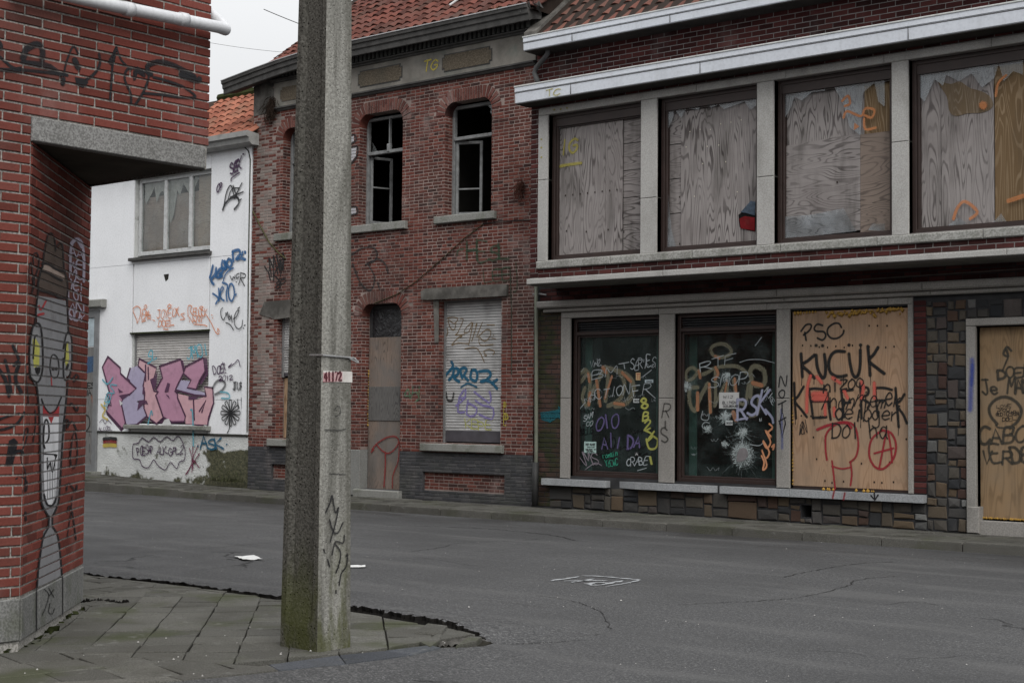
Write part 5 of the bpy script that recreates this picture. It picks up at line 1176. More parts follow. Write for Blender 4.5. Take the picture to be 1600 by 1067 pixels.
shw = shutter(wh, OSW, 2.93, 1.24, -.08, .048, m_plain('white_slats', (.55, .53, .51), .6, .12, 4, .45, (.2, .19, .17)), 'white roller shutter under the pink graffiti piece', .05)
boxp('shutter_sill', FM, OSW[0]-.1, OSW[1]+.1, 1.12, 1.2, -.08, .11, M_stone, wh, bev=.01); boxp('shutter_lintel', FM, OSW[0]-.06, OSW[1]+.02, 2.95, 2.975, -.02, .03, M_moss, wh, bev=0)
# eaves and roof
b = MB(); b.profile(FM, [(-.02, 6.24), (.16, 6.24), (.22, 6.28), (.24, 6.36), (.30, 6.38), (.31, 6.47), (.27, 6.48), (.05, 6.45), (-.02, 6.45)], [(WX0-.05, 0), (-20.83, 0)]); part('gutter', b, m_plain('grey_white_gutter', (.36, .36, .35), .75, .2, 6, .45, (.09, .09, .075)), wh)
PW = radians(38); ze, ye = 6.42, Y0-.22; rd = 1.55
rz = lambda y: ze+(y-ye)*math.tan(PW)
b = MB(); b.add([(-31, ye, ze), (-20.9, ye, ze), (-20.9, ye+rd, rz(ye+rd)), (-31, ye+rd, rz(ye+rd)), (-31, ye+2*rd, ze), (-20.9, ye+2*rd, ze)], [(0, 1, 2, 3), (3, 2, 5, 4), (0, 3, 4), (1, 5, 2)])
rw = part('roof', b, m_plain('roof_underlay_b', (.04, .025, .018), .95, .3, 4, .2), wh)
M_tile2 = m_brick('orange_pantile', [(0, (.2, .075, .05)), (.4, (.27, .1, .065)), (.75, (.32, .13, .085)), (1, (.16, .085, .06))], (.09, .075, .05), .6, bump=.3)
roof_tiles(-23.6, -20.86, ye+.03, ze, PW, 8, M_tile2, rw, w=.21, ex=.25, nobj=300, hidden=lambda p: proj(p)[0] < 322)
b = MB(); b.tube([(-23.6, ye+rd, rz(ye+rd)+.03), (-20.9, ye+rd, rz(ye+rd)+.03)], .09, 8); part('ridge', b, M_moss, rw)
creeper('gutter_weed', FM, (363, 212), .14, 70, .12, 'dark weed growing in the white house gutter beside the brick house', 8, m_plain('gutter_weed', (.03, .03, .018), .95, .4, 9, .2), .3)['category'] = 'weed'
wire('cable', FM, [(380, 228), (388, 236), (391, 250), (390, 300), (388, 420), (387, 560), (386, 675)], .01, wh, m_plain('moss_line', (.03, .035, .015), .9, .3, 9, .2), .03)
b = MB(); b.prism(FM, [FM.px(x, y) for x, y in ((256, 429), (264, 428), (263, 436), (259, 440))], .0, .004); part('damage_hole', b, M_dark, wh)
tufts('wall_weeds', [FM.pt(FM.px(x, 752)[0], .22, .12) for x in (345, 356, 364, 372, 380)], 'low dark weeds at the mossy foot of the white house', 13, .09, 40, m_plain('dark_weed', (.04, .042, .022), .95, .4, 9, .2))
b = MB(); r = np.random.default_rng(17)
for k in range(420):
    u = r.normal(FM.px(362, 745)[0], .32); zz_ = .2+abs(r.normal(0, .13)); d_ = r.uniform(.0, .2)*max(.2, 1-(zz_-.2)*1.6)
    if u > WX1-.03 or u < -22.4: continue
    p = np.array(FM.pt(u, zz_, d_)); a = r.uniform(0, 6.28); t1 = np.array([cos(a), -abs(sin(a))*.6, r.uniform(-.2, .8)]); t2 = np.cross(t1, [0, -1, .4]); l_ = r.uniform(.012, .035)
    b.add([p, p+t1*l_*.5+t2*l_*.35, p+t1*l_, p+t1*l_*.5-t2*l_*.35], [(0, 1, 2, 3)])
setp(part('wall_plant', b, m_plain('dull_leaf', (.06, .068, .028), .8, .45, 14, .3), None), 'small leafy plant low against the mossy base of the white house', 'plant')
# neighbour with grey door, mostly hidden
nb = thing('grey_door_house', (-27, Y0, .2), 'narrow glimpse of a grey house with weathered wooden door left of the white house', 'house')
nw = part('wall', wall(FM, -31, -25.94, 0, 6.5, [(-27.0, -25.64-.02, .28, 3.25)] if False else [(-27.0, -25.97, .28, 3.25)], .12, -.02), m_plain('grey_render', (.4, .41, .42), .9, .15, 3, .3), nb)
part('rear_walls', shell(-31, -25.95, Y0+.1, Y0+6, 0, 6.4, 'LRBT'), M_dark, nb)
b = MB(); frame_rect(b, FM, -27.0, -25.55, .25, 3.45, .14, -.02, .035); part('door_frame', b, m_plain('grey_stone_frame', (.2, .205, .21), .85, .2, 5, .3), nb)
boxp('door_canopy', FM, -27.2, -25.33, 3.5, 3.66, -.05, .13, M_stone, nb, bev=.02); boxp('door', FM, -26.9, -25.69, .27, 2.72, -.02, .012, m_ply('grey_door_wood', (.17, .165, .16), (.1, .098, .095)), nb, bev=0)
boxp('fanlight', FM, -26.9, -25.69, 2.74, 3.3, -.02, .012, m_plain('pale_blue_panel', (.42, .5, .54), .6, .15, 5, .3), nb, bev=0)
boxp('window_sill', FM, -27.5, -25.96, 4.5, 4.58, 0, .06, M_oldwood, nb); b = MB(); frame_rect(b, FM, -27.4, -25.99, 4.6, 6.0, .07, -.01, .02); part('window_frame', b, M_oldwood, nb)
boxp('door_step', FM, -27.1, -25.4, .1, .26, -.05, .16, M_stone, nb)
g = Paint(FM, .014); g.text('ICES', 127, 607, 147, 606, 9, 1.6); g.text('IA', 134, 618, 143, 618, 8, 1.6); g.stroke([(134, 648), (139, 652), (140, 665), (135, 673)], 2); g.done(BKh, nb)
g = Paint(FM, .014); g.fill([(132, 558), (150, 556), (149, 580), (132, 584)]); g.done(m_paint('blue_smear', (.03, .1, .22), .6, .3), nb); g = Paint(FM, .0145); g.stroke([(143, 618), (146, 640), (145, 660)], 5); g.done(m_paint('orange_smear', (.4, .12, .05), .5, .9), nb)

# ---- graffiti on the white house
WD = .0035
PINK = m_paint('pink_fill', (.46, .24, .34), .95, .15); PINK2 = m_paint('pale_pink_fill', (.6, .36, .4), .9, .15); LIL = m_paint('lilac_fill', (.4, .36, .5), .92, .15); PLUM = m_paint('plum_outline', (.07, .025, .06), .96, .2); PLUMF = m_paint('plum_shadow', (.09, .035, .08), .95, .1)
SKYB = m_paint('turquoise_tag', (.1, .36, .45), .85, .4); ORA = m_paint('orange_tag', (.62, .19, .06), .85, .4); BLU = m_paint('blue_tag', (.02, .1, .25), .93, .4); BKw = m_paint('black_tag', (.012, .012, .014), .95, .3); PURw = m_paint('dark_purple_tag', (.05, .018, .06), .95, .3); YEL = m_paint('mustard_tag', (.5, .38, .06), .8, .4)
def piece(polys, outl):
    g = Paint(FM, .0045)
    for p in polys[0]: g.fill(p)
    g.done(PLUMF, ww, None, True)
    g = Paint(FM, .008)
    for p in polys[1]: g.fill(p)
    g.done(PINK, ww, 'pink block letter sprayed across wall and shutter', True)
    g = Paint(FM, .0115)
    for p in polys[2]: g.fill(p)
    g.done(LIL, ww, None, True); g = Paint(FM, .0125)
    for p in polys[3]: g.fill(p)
    g.done(PINK2, ww, None, True); g = Paint(FM, .016)
    for p in outl: g.stroke(p, 2.6, n=1)
    g.done(PLUM, ww, 'plum outline of the pink block lettering')
def Z(p): return [(150+x/7.62, 540+y/7.62) for x, y in p]
Pa = Z([(140, 130), (290, 265), (290, 330), (480, 510), (400, 580), (285, 600), (320, 640), (298, 680), (350, 915), (308, 985), (120, 780), (150, 700), (180, 710), (168, 665), (140, 655), (165, 640), (120, 575), (160, 560), (75, 255)])
A_ = Z([(515, 155), (720, 265), (690, 390), (650, 400), (690, 540), (740, 550), (710, 590), (800, 850), (720, 930), (610, 850), (570, 740), (580, 560), (560, 480), (590, 330), (500, 240)])
Gg = Z([(755, 245), (1005, 160), (1045, 310), (1040, 330), (960, 490), (940, 540), (970, 570), (970, 620), (1065, 840), (1050, 905), (900, 910), (800, 850), (710, 590), (740, 545), (715, 520), (790, 380)])
Ss = Z([(1065, 250), (1275, 140), (1300, 300), (1230, 420), (1190, 520), (1085, 500), (1130, 410), (1040, 330)])
AL = Z([(405, 270), (490, 240), (590, 330), (590, 420), (560, 570), (580, 640), (480, 660), (560, 720), (600, 830), (480, 930), (380, 935), (350, 915), (300, 690), (330, 620), (410, 575), (480, 515), (400, 420), (370, 385)])
SB = Z([(1010, 410), (1120, 420), (1085, 500), (1300, 560), (1310, 600), (1180, 590), (960, 530), (965, 490)])
SL = Z([(970, 570), (1100, 600), (1100, 640), (1210, 640), (1310, 600), (1290, 490), (1390, 500), (1400, 680), (1340, 860), (1330, 940), (1065, 930), (1065, 840), (970, 620)])
sh_ = [Z(p) for p in ([(1005, 160), (1040, 180), (1055, 270), (1045, 330), (1020, 260)], [(1275, 140), (1322, 150), (1335, 340), (1250, 470), (1230, 430), (1300, 300)], [(390, 920), (470, 930), (600, 820), (610, 850), (480, 960), (400, 980)], [(750, 920), (800, 840), (830, 850), (790, 920)], [(1070, 910), (1150, 880), (1240, 920), (1330, 980), (1080, 925)], [(1405, 690), (1345, 900), (1345, 830)], [(120, 780), (308, 985), (350, 920), (375, 940), (300, 1020), (125, 820)])]
piece((sh_, [Pa, Gg, Ss], [AL, SB], [A_, SL]), [Pa+[Pa[0]], A_+[A_[0]], Gg+[Gg[0]], Ss+[Ss[0]], AL[:1]+AL[-1:]+AL[-2:-1], SB[3:7], SL[4:10], Z([(590, 230), (590, 420)]), Z([(620, 260), (625, 400)]), Z([(1160, 640), (1170, 880)]), Z([(1230, 780), (1310, 650), (1260, 790)])])
g = Paint(FM, .0175); g.zf(7.62, 150, 540, [(260, 505), (320, 550), (275, 560)], [(510, 650), (600, 650), (622, 700), (570, 690), (490, 770)], [(650, 395), (690, 390), (732, 300), (720, 470), (700, 520), (688, 540)], [(270, 595), (390, 590), (320, 640)], [(815, 550), (850, 440), (880, 450), (860, 550)], [(1100, 600), (1230, 610), (1180, 640), (1100, 645)], [(560, 480), (580, 500), (570, 580), (550, 575)], [(830, 580), (880, 640), (860, 590)]); g.done(PLUMF, ww, None, True)
g = Paint(FM, .02); g.fill([(252, 664), (258, 655), (264, 654), (268, 664)]); g.fill([(186, 624), (192, 630), (188, 634)]); g.done(m_paint('white_fill', (.6, .6, .6), .9, .2), ww)
g = Paint(FM, .021); g.text('SL', 231, 570, 246, 556, 18, 2.6); g.text('JMOI', 292, 562, 327, 553, 16, 2.6); g.stroke([(298, 640), (301, 646), (302, 696)], 3); g.stroke([(160, 593), (168, 600), (176, 590)], 2.4); g.text('YEN', 160, 640, 172, 600, 8, 2, up=(1, 0)); g.stroke([(230, 668), (236, 642), (238, 648)], 2.4); g.stroke([(344, 612), (356, 614), (358, 622), (346, 622)], 2.4); g.done(SKYB, ww, 'turquoise tags scattered over the pink piece')
g = Paint(FM, .02); zo = (11.03, 200, 465, 1.5)
g.zz(*zo, [(90, 240), (90, 190), (150, 150), (210, 190), (210, 300), (180, 390), (150, 440), (150, 390), (90, 250)], [(970, 270), (910, 290), (950, 330), (970, 370), (900, 380)], [(1035, 330), (1035, 150), (1100, 150), (1070, 220), (1110, 300)], [(300, 125), (275, 160), (295, 190), (325, 150), (300, 125)], [(710, 115), (680, 150), (710, 180), (745, 140), (710, 115)], [(1260, 150), (1230, 175), (1260, 195), (1290, 165), (1260, 150)], [(1370, 330), (1440, 450), (1500, 580), (1550, 630), (1572, 580), (1545, 530), (1540, 590)], [(235, 415), (300, 400)], [(610, 540), (690, 548)], [(1130, 460), (1290, 470), (1360, 490)], [(425, 385), (460, 400)], [(1440, 300), (1450, 305)], [(1455, 350), (1462, 355)])
def tz(t, x0, y0, x1, y1, h, w): g.text(t, 200+x0/11.03, 465+y0/11.03, 200+x1/11.03, 465+y1/11.03, h/11.03, w)
tz('EMa', 235, 365, 395, 380, 140, 1.5); tz('JOYEUX', 495, 370, 885, 320, 130, 1.5); tz('ELUCK', 1120, 305, 1375, 330, 110, 1.5); tz('DOEL', 512, 510, 800, 480, 110, 1.5); tz('NANI', 1060, 430, 1290, 430, 90, 1.4)
g.done(ORA, ww, 'orange sprayed words DEMA JOYEUX RELUCK DOEL')
g = Paint(FM, .023); zb = (7.625, 320, 380)
g.zz(*zb, 4.4, [(95, 270), (80, 340), (60, 410)], [(135, 300), (120, 370), (75, 440), (105, 490)], [(130, 400), (160, 330), (200, 300), (215, 340), (170, 370), (210, 390), (150, 410)], [(210, 210), (200, 270), (240, 310), (260, 260), (230, 210), (250, 300)], [(280, 190), (260, 240), (290, 290), (320, 250), (310, 200), (280, 190)], [(330, 110), (340, 210)], [(330, 100), (400, 80), (420, 130), (370, 190), (430, 180), (480, 195)], [(440, 150), (450, 110)], [(478, 105), (482, 115)]); g.zz(*zb, 2.4, [(340, 295), (280, 330), (240, 380), (220, 450)])
g.zz(*zb, 3, [(95, 600), (150, 640), (170, 690), (165, 540)], [(180, 600), (220, 550), (210, 520), (185, 560), (190, 650), (230, 685)], [(210, 470), (270, 500), (255, 590), (265, 690)], [(300, 490), (280, 560), (290, 650), (320, 690), (350, 620), (345, 530), (320, 485), (300, 490)], [(150, 685), (130, 720)], [(372, 605), (366, 620)]); g.done(BLU, ww, 'thick blue tags on the white wall beside the brick house')
g = Paint(FM, .024); g.zz(*zb, 1.6, [(300, 390), (325, 440), (340, 400), (355, 420), (360, 380)], [(410, 360), (375, 380), (380, 420), (410, 400)], [(430, 350), (420, 440), (400, 490)], [(425, 355), (480, 370), (475, 410), (430, 420), (475, 510)], [(372, 460), (378, 465)], [(210, 770), (190, 800), (195, 870), (220, 915), (240, 880)], [(250, 830), (250, 870), (270, 820), (275, 880)], [(290, 850), (285, 910), (310, 890), (290, 870)], [(315, 860), (325, 940)], [(340, 900), (380, 870), (405, 800), (380, 810), (350, 880), (360, 980), (400, 1020), (440, 990), (450, 920)], [(390, 780), (415, 765)], [(250, 945), (300, 970), (340, 1030)], [(462, 1010), (466, 1015)], [(468, 980), (482, 975)]); g.done(BKw, ww, 'thin black tags WCR and CABLE on the white wall')
g = Paint(FM, .024); g.text('SER', 360, 274, 377, 262, 15, 3); g.stroke([(361, 283), (362, 278), (374, 270)], 2); g.stroke([(376, 249), (377, 244)], 2); g.dot(380, 241, 1.6); g.text('O?', 338, 301, 348, 297, 12, 2); g.done(PURw, ww, 'purple-black tag SER at the top of the white wall')
g = Paint(FM, .024); g.stroke([(348, 328), (352, 318), (362, 309), (371, 309), (373, 318), (366, 327)], 3); g.stroke([(350, 322), (354, 300), (361, 290), (366, 306), (371, 300)], 2.2); g.stroke([(356, 312), (362, 296), (373, 294)], 2); g.stroke([(366, 310), (378, 286)], 2); g.stroke([(360, 308), (380, 300)], 2); g.stroke([(364, 290), (372, 312), (377, 311)], 2); g.done(BKw, ww, 'spiky black tag beside the upper window')
g = Paint(FM, .02)
for k in range(12): a = k*pi/6; cx, cy = 360+.5*cos(a), 645; g.stroke([(360, 645), (360+13*cos(a-.16), 645+18*sin(a-.16)), (360+15*cos(a), 645+20*sin(a)), (360+13*cos(a+.16), 645+18*sin(a+.16)), (360, 645)], 1.5)
g.stroke([(360, 655), (358, 670), (355, 676)], 1.6); g.done(BKw, ww, 'black daisy drawn on the white wall')
g = Paint(FM, .02); g.stroke([(375, 572), (372, 562), (366, 568), (356, 574), (362, 568)], 1.4); g.text('DOEL', 334, 584, 354, 582, 13, 1.5); g.text('2012', 342, 595, 364, 592, 8, 1.3); g.stroke([(348, 566), (352, 578)], 1.5); g.done(PURw, ww, 'thin purple Doel tag with arrow')
g = Paint(FM, .019); g.stroke([(332, 606), (338, 596), (346, 594), (352, 600), (346, 610), (336, 616)], 4.5); g.stroke([(366, 598), (366, 608)], 4); g.text('JUR', 364, 610, 382, 608, 12, 2.6); g.stroke([(377, 622), (378, 638)], 3); g.stroke([(371, 624), (372, 636)], 3); g.done(m_paint('smudged_black', (.03, .03, .032), .75, .8), ww, 'smudged black tag above the daisy')
g = Paint(FM, .02); g.stroke([(158, 632), (164, 640), (160, 650), (168, 655)], 3.4); g.stroke([(163, 628), (164, 640)], 3); g.done(YEL, ww); g = Paint(FM, .02); g.text('ALKOOL', 154, 673, 176, 672, 6, 1); g.stroke([(155, 660), (160, 655), (164, 662), (168, 656), (174, 662)], 1.1); g.done(PURw, ww)
FR2 = FM
g = Paint(FM, .004)
for y, mt in ((686, BKw), (691, RED), (696, YEL)):
    g = Paint(FM, .0045); g.stroke([(162, y), (172, y-1), (181, y)], 5.5, n=1); g.done(mt, wh, None)
g = Paint(FM, .006)
cl = [(207, 705), (208, 694), (216, 692), (222, 684), (232, 690), (240, 683), (250, 690), (260, 682), (270, 688), (278, 681), (285, 690), (289, 704), (288, 718), (280, 722), (276, 732), (266, 722), (258, 734), (246, 726), (240, 718), (232, 730), (222, 728), (218, 718), (208, 716), (207, 705)]
g.stroke(cl, 1.4, n=3); g.text('POESAP', 215, 710, 240, 708, 13, 1.5); g.text('ALK', 244, 710, 262, 708, 10, 1.5); g.text('GPL2', 264, 711, 286, 708, 12, 1.5); g.done(PURw, wh, 'purple cloud outline with letters on the white base wall')
g = Paint(FM, .006); g.text('XK', 290, 738, 312, 730, 34, 1.7, .2); g.stroke([(296, 700), (300, 720), (292, 740)], 1.5); g.done(m_paint('wine_tag', (.15, .02, .06), .9, .3), wh); g = Paint(FM, .006); g.text('ASK', 313, 701, 350, 700, 18, 3); g.dot(309, 697, 1.5); g.dot(354, 694, 1.5); g.done(TEAL, wh, 'teal ASK tag on the white base wall')
# ================================================================== shop house with projecting bay (right)
sp_ = thing('shop_house', (-10, Y0, .1), 'dark brick shop with projecting upper bay, boarded windows and stone-clad shopfront', 'house')
M_bs = m_brick('dark_maroon_brick', [(0, (.035, .013, .013)), (.4, (.058, .019, .018)), (.75, (.08, .026, .024)), (1, (.105, .036, .033))], (.02, .017, .015), .5, pale=.12)
M_bsm = m_brick('mossy_dark_brick', [(0, (.05, .03, .025)), (1, (.085, .05, .042))], (.025, .025, .018), .7, pale=.2, moss=.9)
M_ms = m_plain('grey_shop_mortar', (.27, .255, .245), .95, .25, 4, .35, (.07, .065, .06), fine=80)
M_cast = m_speckle('cast_stone', (.25, .238, .22), (.17, .162, .15), (.32, .305, .285), 60, .45, (.09, .086, .078))
M_cast_l = m_speckle('pale_cast_stone', (.37, .36, .345), (.27, .265, .25), (.45, .445, .43), 60, .45, (.13, .125, .11))
M_brownf = m_plain('brown_window_frame', (.034, .02, .017), .5, .25, 8, .3, (.02, .015, .013), fine=40, bump=.05, spec=.4)
M_fascia = m_plain('white_gutter_fascia', (.62, .65, .70), .5, .08, 2, .3, (.25, .25, .24), fine=30, bump=.03, spec=.4, streak=True)
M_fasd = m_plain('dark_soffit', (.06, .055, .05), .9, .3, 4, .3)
M_stones = m_brick('rubble_stone', [(0, (.03, .032, .035)), (.25, (.055, .054, .053)), (.5, (.075, .068, .058)), (.7, (.11, .083, .056)), (.82, (.06, .036, .03)), (.93, (.08, .08, .078)), (1, (.16, .16, .155))], (.05, .045, .038), .5, pale=.15, bump=.8)
M_sj = m_plain('stone_joint', (.045, .045, .047), .95, .3, 6, .2)
M_plg = m_ply('silver_grey_plywood', (.27, .248, .24), (.08, .07, .068), 'z', 28, .6, 1.0, (.17, .15, .145), .45)
M_plgx = m_ply('silver_grey_plywood_across', (.26, .238, .23), (.08, .07, .068), 'x', 28, .6, 1.0, (.17, .15, .145), .45)
M_plt = m_ply('tan_plywood', (.36, .235, .15), (.27, .17, .105), 'z', 24, .4, .8, (.27, .2, .145), .6)
M_plt2 = m_ply('brown_plywood', (.15, .1, .055), (.26, .19, .12), 'z', 30, .4, .9)
M_sglass = m_glass('dark_shop_glass', (.62, .74, .71), .1, .05, (.2, .25, .25))
M_shard = m_glass('dusty_broken_glass', (.9, .92, .93), .2, .13, (.5, .53, .56))
SX0, SX1 = -14.41, -2.5
FBY = FM.out(.6)                                   # plane of the projecting bay
BX0, BX1 = -14.02, -2.5
OW1 = (-13.71, -12.13, .575, 2.90); OW2 = (-11.87, -10.24, .565, 2.905); OW3 = (-10.04, -8.37, .545, 2.885); ODR = (-7.48, -6.35, .26, 2.6)
OV = (FM.px(1252, 805)[0], FM.px(1268, 805)[0], .17, .33)
sw = part('wall', wall(FM, SX0, SX1, 0, 3.4, [(*OW1, .3), (*OW2, .3), (*OW3, .3), (*ODR, .3), (*OV, .3)], .25), M_sj, sp_)
uw = part('upper_wall', wall(FM, SX0, SX1, 6.0, 7.2, []), M_ms, sp_)
part('rear_walls', shell(SX0, SX1, Y0+.26, Y0+7, 0, 7.2, 'LRBTF'), M_dark, sp_)
b = MB(); b.wbox(SX0+.02, SX1-.02, Y0+.26, Y0+6.9, 3.2, 3.3); b.wbox(-9.95, -9.9, Y0+.27, Y0+6.9, .05, 3.2); part('inner_partition', b, M_dark, sp_)
# bay: hollow box that stands out over the pavement
UW = [(-13.69, -12.04), (-11.77, -10.19), (-9.94, -8.29), (-8.07, -6.45), (-6.2, -4.6)]
ZB0, ZB1 = 3.715, 5.84
bw = part('bay_wall', wall(FBY, BX0, BX1, 3.37, 6.1, [(a, c, ZB0, ZB1, .2) for a, c in UW]), M_ms, sp_)
b = MB(); b.wbox(BX0, BX1, Y0-.6+.0, Y0+.02, 3.355, 3.37); part('bay_soffit', b, m_plain('bay_soffit_paint', (.2, .19, .175), .9, .2, 4, .4), sp_)
b = MB(); b.wbox(BX0, BX0+.02, Y0-.59, Y0, 3.37, 6.1); b.wbox(BX0, BX1, Y0-.55, Y0, 6.08, 6.1); b.wbox(BX0+.03, BX1, Y0-.25, Y0-.23, 3.4, 6.05); part('bay_body', b, M_dark, sp_)
recs = []
cs, LS, JS = .073, .222, .011
recs += [(*r[:5], 1 if r[2] < -13.7 else 0) for r in lay_bricks(FM, SX0, -13.89, .1, 3.05, cs, LS, JS, zorg=.1)]
recs += lay_bricks(FM, SX0+.1, SX1, 3.17, 3.36, cs*.92, LS, JS, zorg=3.17)
recs += lay_bricks(FM, -8.30, -8.135, .535, 2.96, cs, .4, JS, zorg=.535)
recs += lay_bricks(FM, SX0, SX1, 6.05, 7.1, cs, LS, JS, zorg=6.05)
recs += lay_bricks(FBY, BX0, -13.87, 3.46, 6.05, cs, LS, JS, zorg=3.46)
recs += lay_bricks(FBY, -13.87, BX1, 3.455, 3.585, .066, LS, JS, zorg=3.455)
recs += lay_bricks(FBY, -13.87, BX1, 5.95, 6.08, .066, LS, JS, zorg=5.95)
emit_bricks(recs, [M_bs, M_bsm], sw, 300, depth=.03, proud=.007, jd=.002, js=.002)
# --- ledge, sill, stone mullions and lintel of the bay
def run(name, fr, u0, u1, z0, z1, d0, d1, mat, L, parent, bev=.008, jag=0):
    u = u0
    while u < u1-.05:
        e = min(u+L, u1)
        if u1-e < .3: e = u1
        boxp(name, fr, u+.002, e-.002, z0, z1+random.uniform(-.002, .002), d0, d1+random.uniform(-.002, .002), mat, parent, bev=bev); u = e
run('ledge_slab', FBY, BX0-.02, BX1, 3.372, 3.45, -.05, .065, M_cast_l, 2.4, sp_)
run('sill_stone', FBY, -13.88, BX1, 3.59, 3.70, -.2, .05, m_speckle('lichen_sill', (.30, .295, .275), (.12, .12, .11), (.42, .42, .4), 50, .4, (.1, .1, .085), green=.2), 1.35, sp_, .012)
mul = [(-13.87, UW[0][0])] + [(UW[i][1], UW[i+1][0]) for i in range(len(UW)-1)] + [(UW[-1][1], UW[-1][1]+.25)]
for a, c in mul:
    zc = random.uniform(4.3, 5.0)
    boxp('mullion_stone', FBY, a+.0, c-.0, 3.70, zc-.002, -.2, .03, M_cast_l, sp_, bev=.008); boxp('mullion_stone', FBY, a, c, zc+.002, 5.838, -.2, .03, M_cast_l, sp_, bev=.008)
run('lintel_stone', FBY, -13.87, BX1, 5.842, 5.945, -.2, .03, M_cast_l, 1.37, sp_)
# --- windows of the bay with boards and broken glass behind
def bay_window(i, label):
    a, c = UW[i]; b = MB(); d = -.1
    frame_rect(b, FBY, a, c, ZB0, ZB1, .055, d-.07, d+.02); frame_rect(b, FBY, a+.055, c-.055, ZB0+.04, ZB1-.055, .035, d-.06, d-.005)
    b.box(FBY, a+.055, c-.055, ZB1-.17, ZB1-.055, d-.05, d+.005); b.box(FBY, a+.055, c-.055, ZB1-.19, ZB1-.17, d-.05, d-.02)
    return part('bay_window', b, M_brownf, sp_, label), a+.07, c-.07, ZB0+.06, ZB1-.15, d-.05
def board(par, fr, u0, u1, z0, z1, d, mat, tilt=0, name='plywood_board'):
    b = MB(); q = [(u0, z0), (u1, z0+tilt), (u1, z1+tilt), (u0, z1)]; b.prism(fr, q, d-.014, d); return part(name, b, mat, par)
def shards(par, fr, polys, d, mat=None):
    for p in polys: pane(par, fr, p, d, mat or M_shard)
def jag(u0, u1, z0, zt, amp, n, seed, up=True):
    r = np.random.default_rng(seed); pts = [(u0, zt), (u1, zt)]; k = [(u1-(u1-u0)*i/n, z0+r.uniform(-amp, amp)) for i in range(n+1)]
    return pts+k if up else pts+k
w, u0, u1, z0, z1, d = bay_window(0, 'bay window boarded with grey vertical plywood, leftmost')
cu = FBY.px(973, 280, d)[0]; cs_ = [u0] + [FBY.px(x, 280, d)[0] for x in (897, 912, 946)] + [cu]
for p_, q_ in zip(cs_[:-1], cs_[1:]): board(w, FBY, p_+.002, q_-.002, z0, z1+.06, d+random.uniform(-.002, .004), M_plg)
for k in range(5):
    zz = z0+(z1-z0)*k/5; board(w, FBY, cu, u1, zz+.004, zz+(z1-z0)/5-.006, d-.02, M_plgx)
shards(w, FBY, [[(u0, z1+.05), (u0+.25, z1+.05), (u0+.05, z1-.03), (u0, z1-.12)]], d+.03)
w, u0, u1, z0, z1, d = bay_window(1, 'bay window with swirling grey plywood and torn red hole')
cu = FBY.px(1064, 300, d)[0]; board(w, FBY, cu, u1, z0, z1, d, M_plg)
for k in range(4):
    zz = z0+(z1-z0)*k/4; board(w, FBY, u0, cu, zz+.004, zz+(z1-z0)/4-.008, d-.02, M_plgx)
shards(w, FBY, [[(u1, z1+.02), (cu+.4, z1+.02), (cu+.5, z1-.06), (cu+.62, z1-.03), (cu+.7, z1-.1), (u1-.2, z1-.04), (u1-.12, z1-.16), (u1, z1-.1)], [(cu-.1, z1+.02), (cu+.35, z1+.02), (cu+.3, z1-.06), (cu+.1, z1-.02), (cu+.02, z1-.14), (cu-.06, z1-.05)], [(u0, z1), (u0+.12, z1), (u0+.1, z1-.12), (u0, z1-.3)], [(u0, z0), (u0+.16, z0), (u0+.08, z0+.25), (u0, z0+.9)]], d+.03)
hp = [FBY.px(x, y, d) for x, y in ((1154, 336), (1162, 330), (1170, 323), (1179, 318), (1181, 340), (1180, 362), (1168, 360), (1156, 355))]
b = MB(); b.prism(FBY, hp, d, d+.006); part('torn_hole', b, m_plain('black_gap', (.008, .008, .008), .9, .1, 9, .1), w)
b = MB(); b.prism(FBY, [FBY.px(x, y, d) for x, y in ((1156, 342), (1164, 338), (1180, 340), (1180, 361), (1158, 357))], d+.006, d+.013); part('red_cloth', b, m_plain('red_cloth', (.17, .012, .015), .8, .3, 14, .2), w)
b = MB(); b.prism(FBY, [FBY.px(x, y, d) for x, y in ((1158, 332), (1174, 314), (1181, 316), (1180, 337), (1166, 333))], d+.006, d+.015); part('blue_rag', b, m_plain('blue_rag', (.09, .12, .16), .9, .4, 20, .4), w)
w, u0, u1, z0, z1, d = bay_window(2, 'bay window with broken glass above layered plywood, third along')
cu = FBY.px(1344, 250, d)[0]; zc = FBY.px(1280, 222, d)[1]
board(w, FBY, u0+.02, cu+.05, zc-.1, z1, d-.015, M_plg); board(w, FBY, u0, cu, z0, zc, d, M_plgx, .05); board(w, FBY, cu+.003, u1, z0, zc+.03, d, m_ply('brown_grey_plywood', (.2, .16, .135), (.1, .08, .07), 'x', 30, .4)); board(w, FBY, cu+.01, u1, zc+.03, z1, d-.02, M_plt2)
P = lambda *pp: [FBY.px(x, y, d) for x, y in pp]
shards(w, FBY, [P((1219, 146), (1300, 131), (1290, 143), (1270, 145), (1255, 158), (1243, 152), (1238, 168), (1227, 188), (1219, 196)), P((1302, 131), (1384, 122), (1384, 168), (1374, 160), (1368, 130), (1350, 146), (1346, 212), (1330, 200), (1318, 160)), P((1219, 374), (1219, 340), (1270, 336), (1320, 326), (1334, 352), (1340, 362)), P((1358, 360), (1365, 350), (1384, 350), (1384, 362))], d+.03)
w, u0, u1, z0, z1, d = bay_window(3, 'rightmost bay window with jagged glass over brown-streaked plywood')
board(w, FBY, u0, FBY.px(1470, 200, d)[0], z0, z1, d, M_plg); board(w, FBY, FBY.px(1471, 200, d)[0], FBY.px(1553, 200, d)[0], z0, z1-.05, d+.006, M_plg); board(w, FBY, FBY.px(1554, 200, d)[0], u1, z0, z1, d-.006, M_plt2)
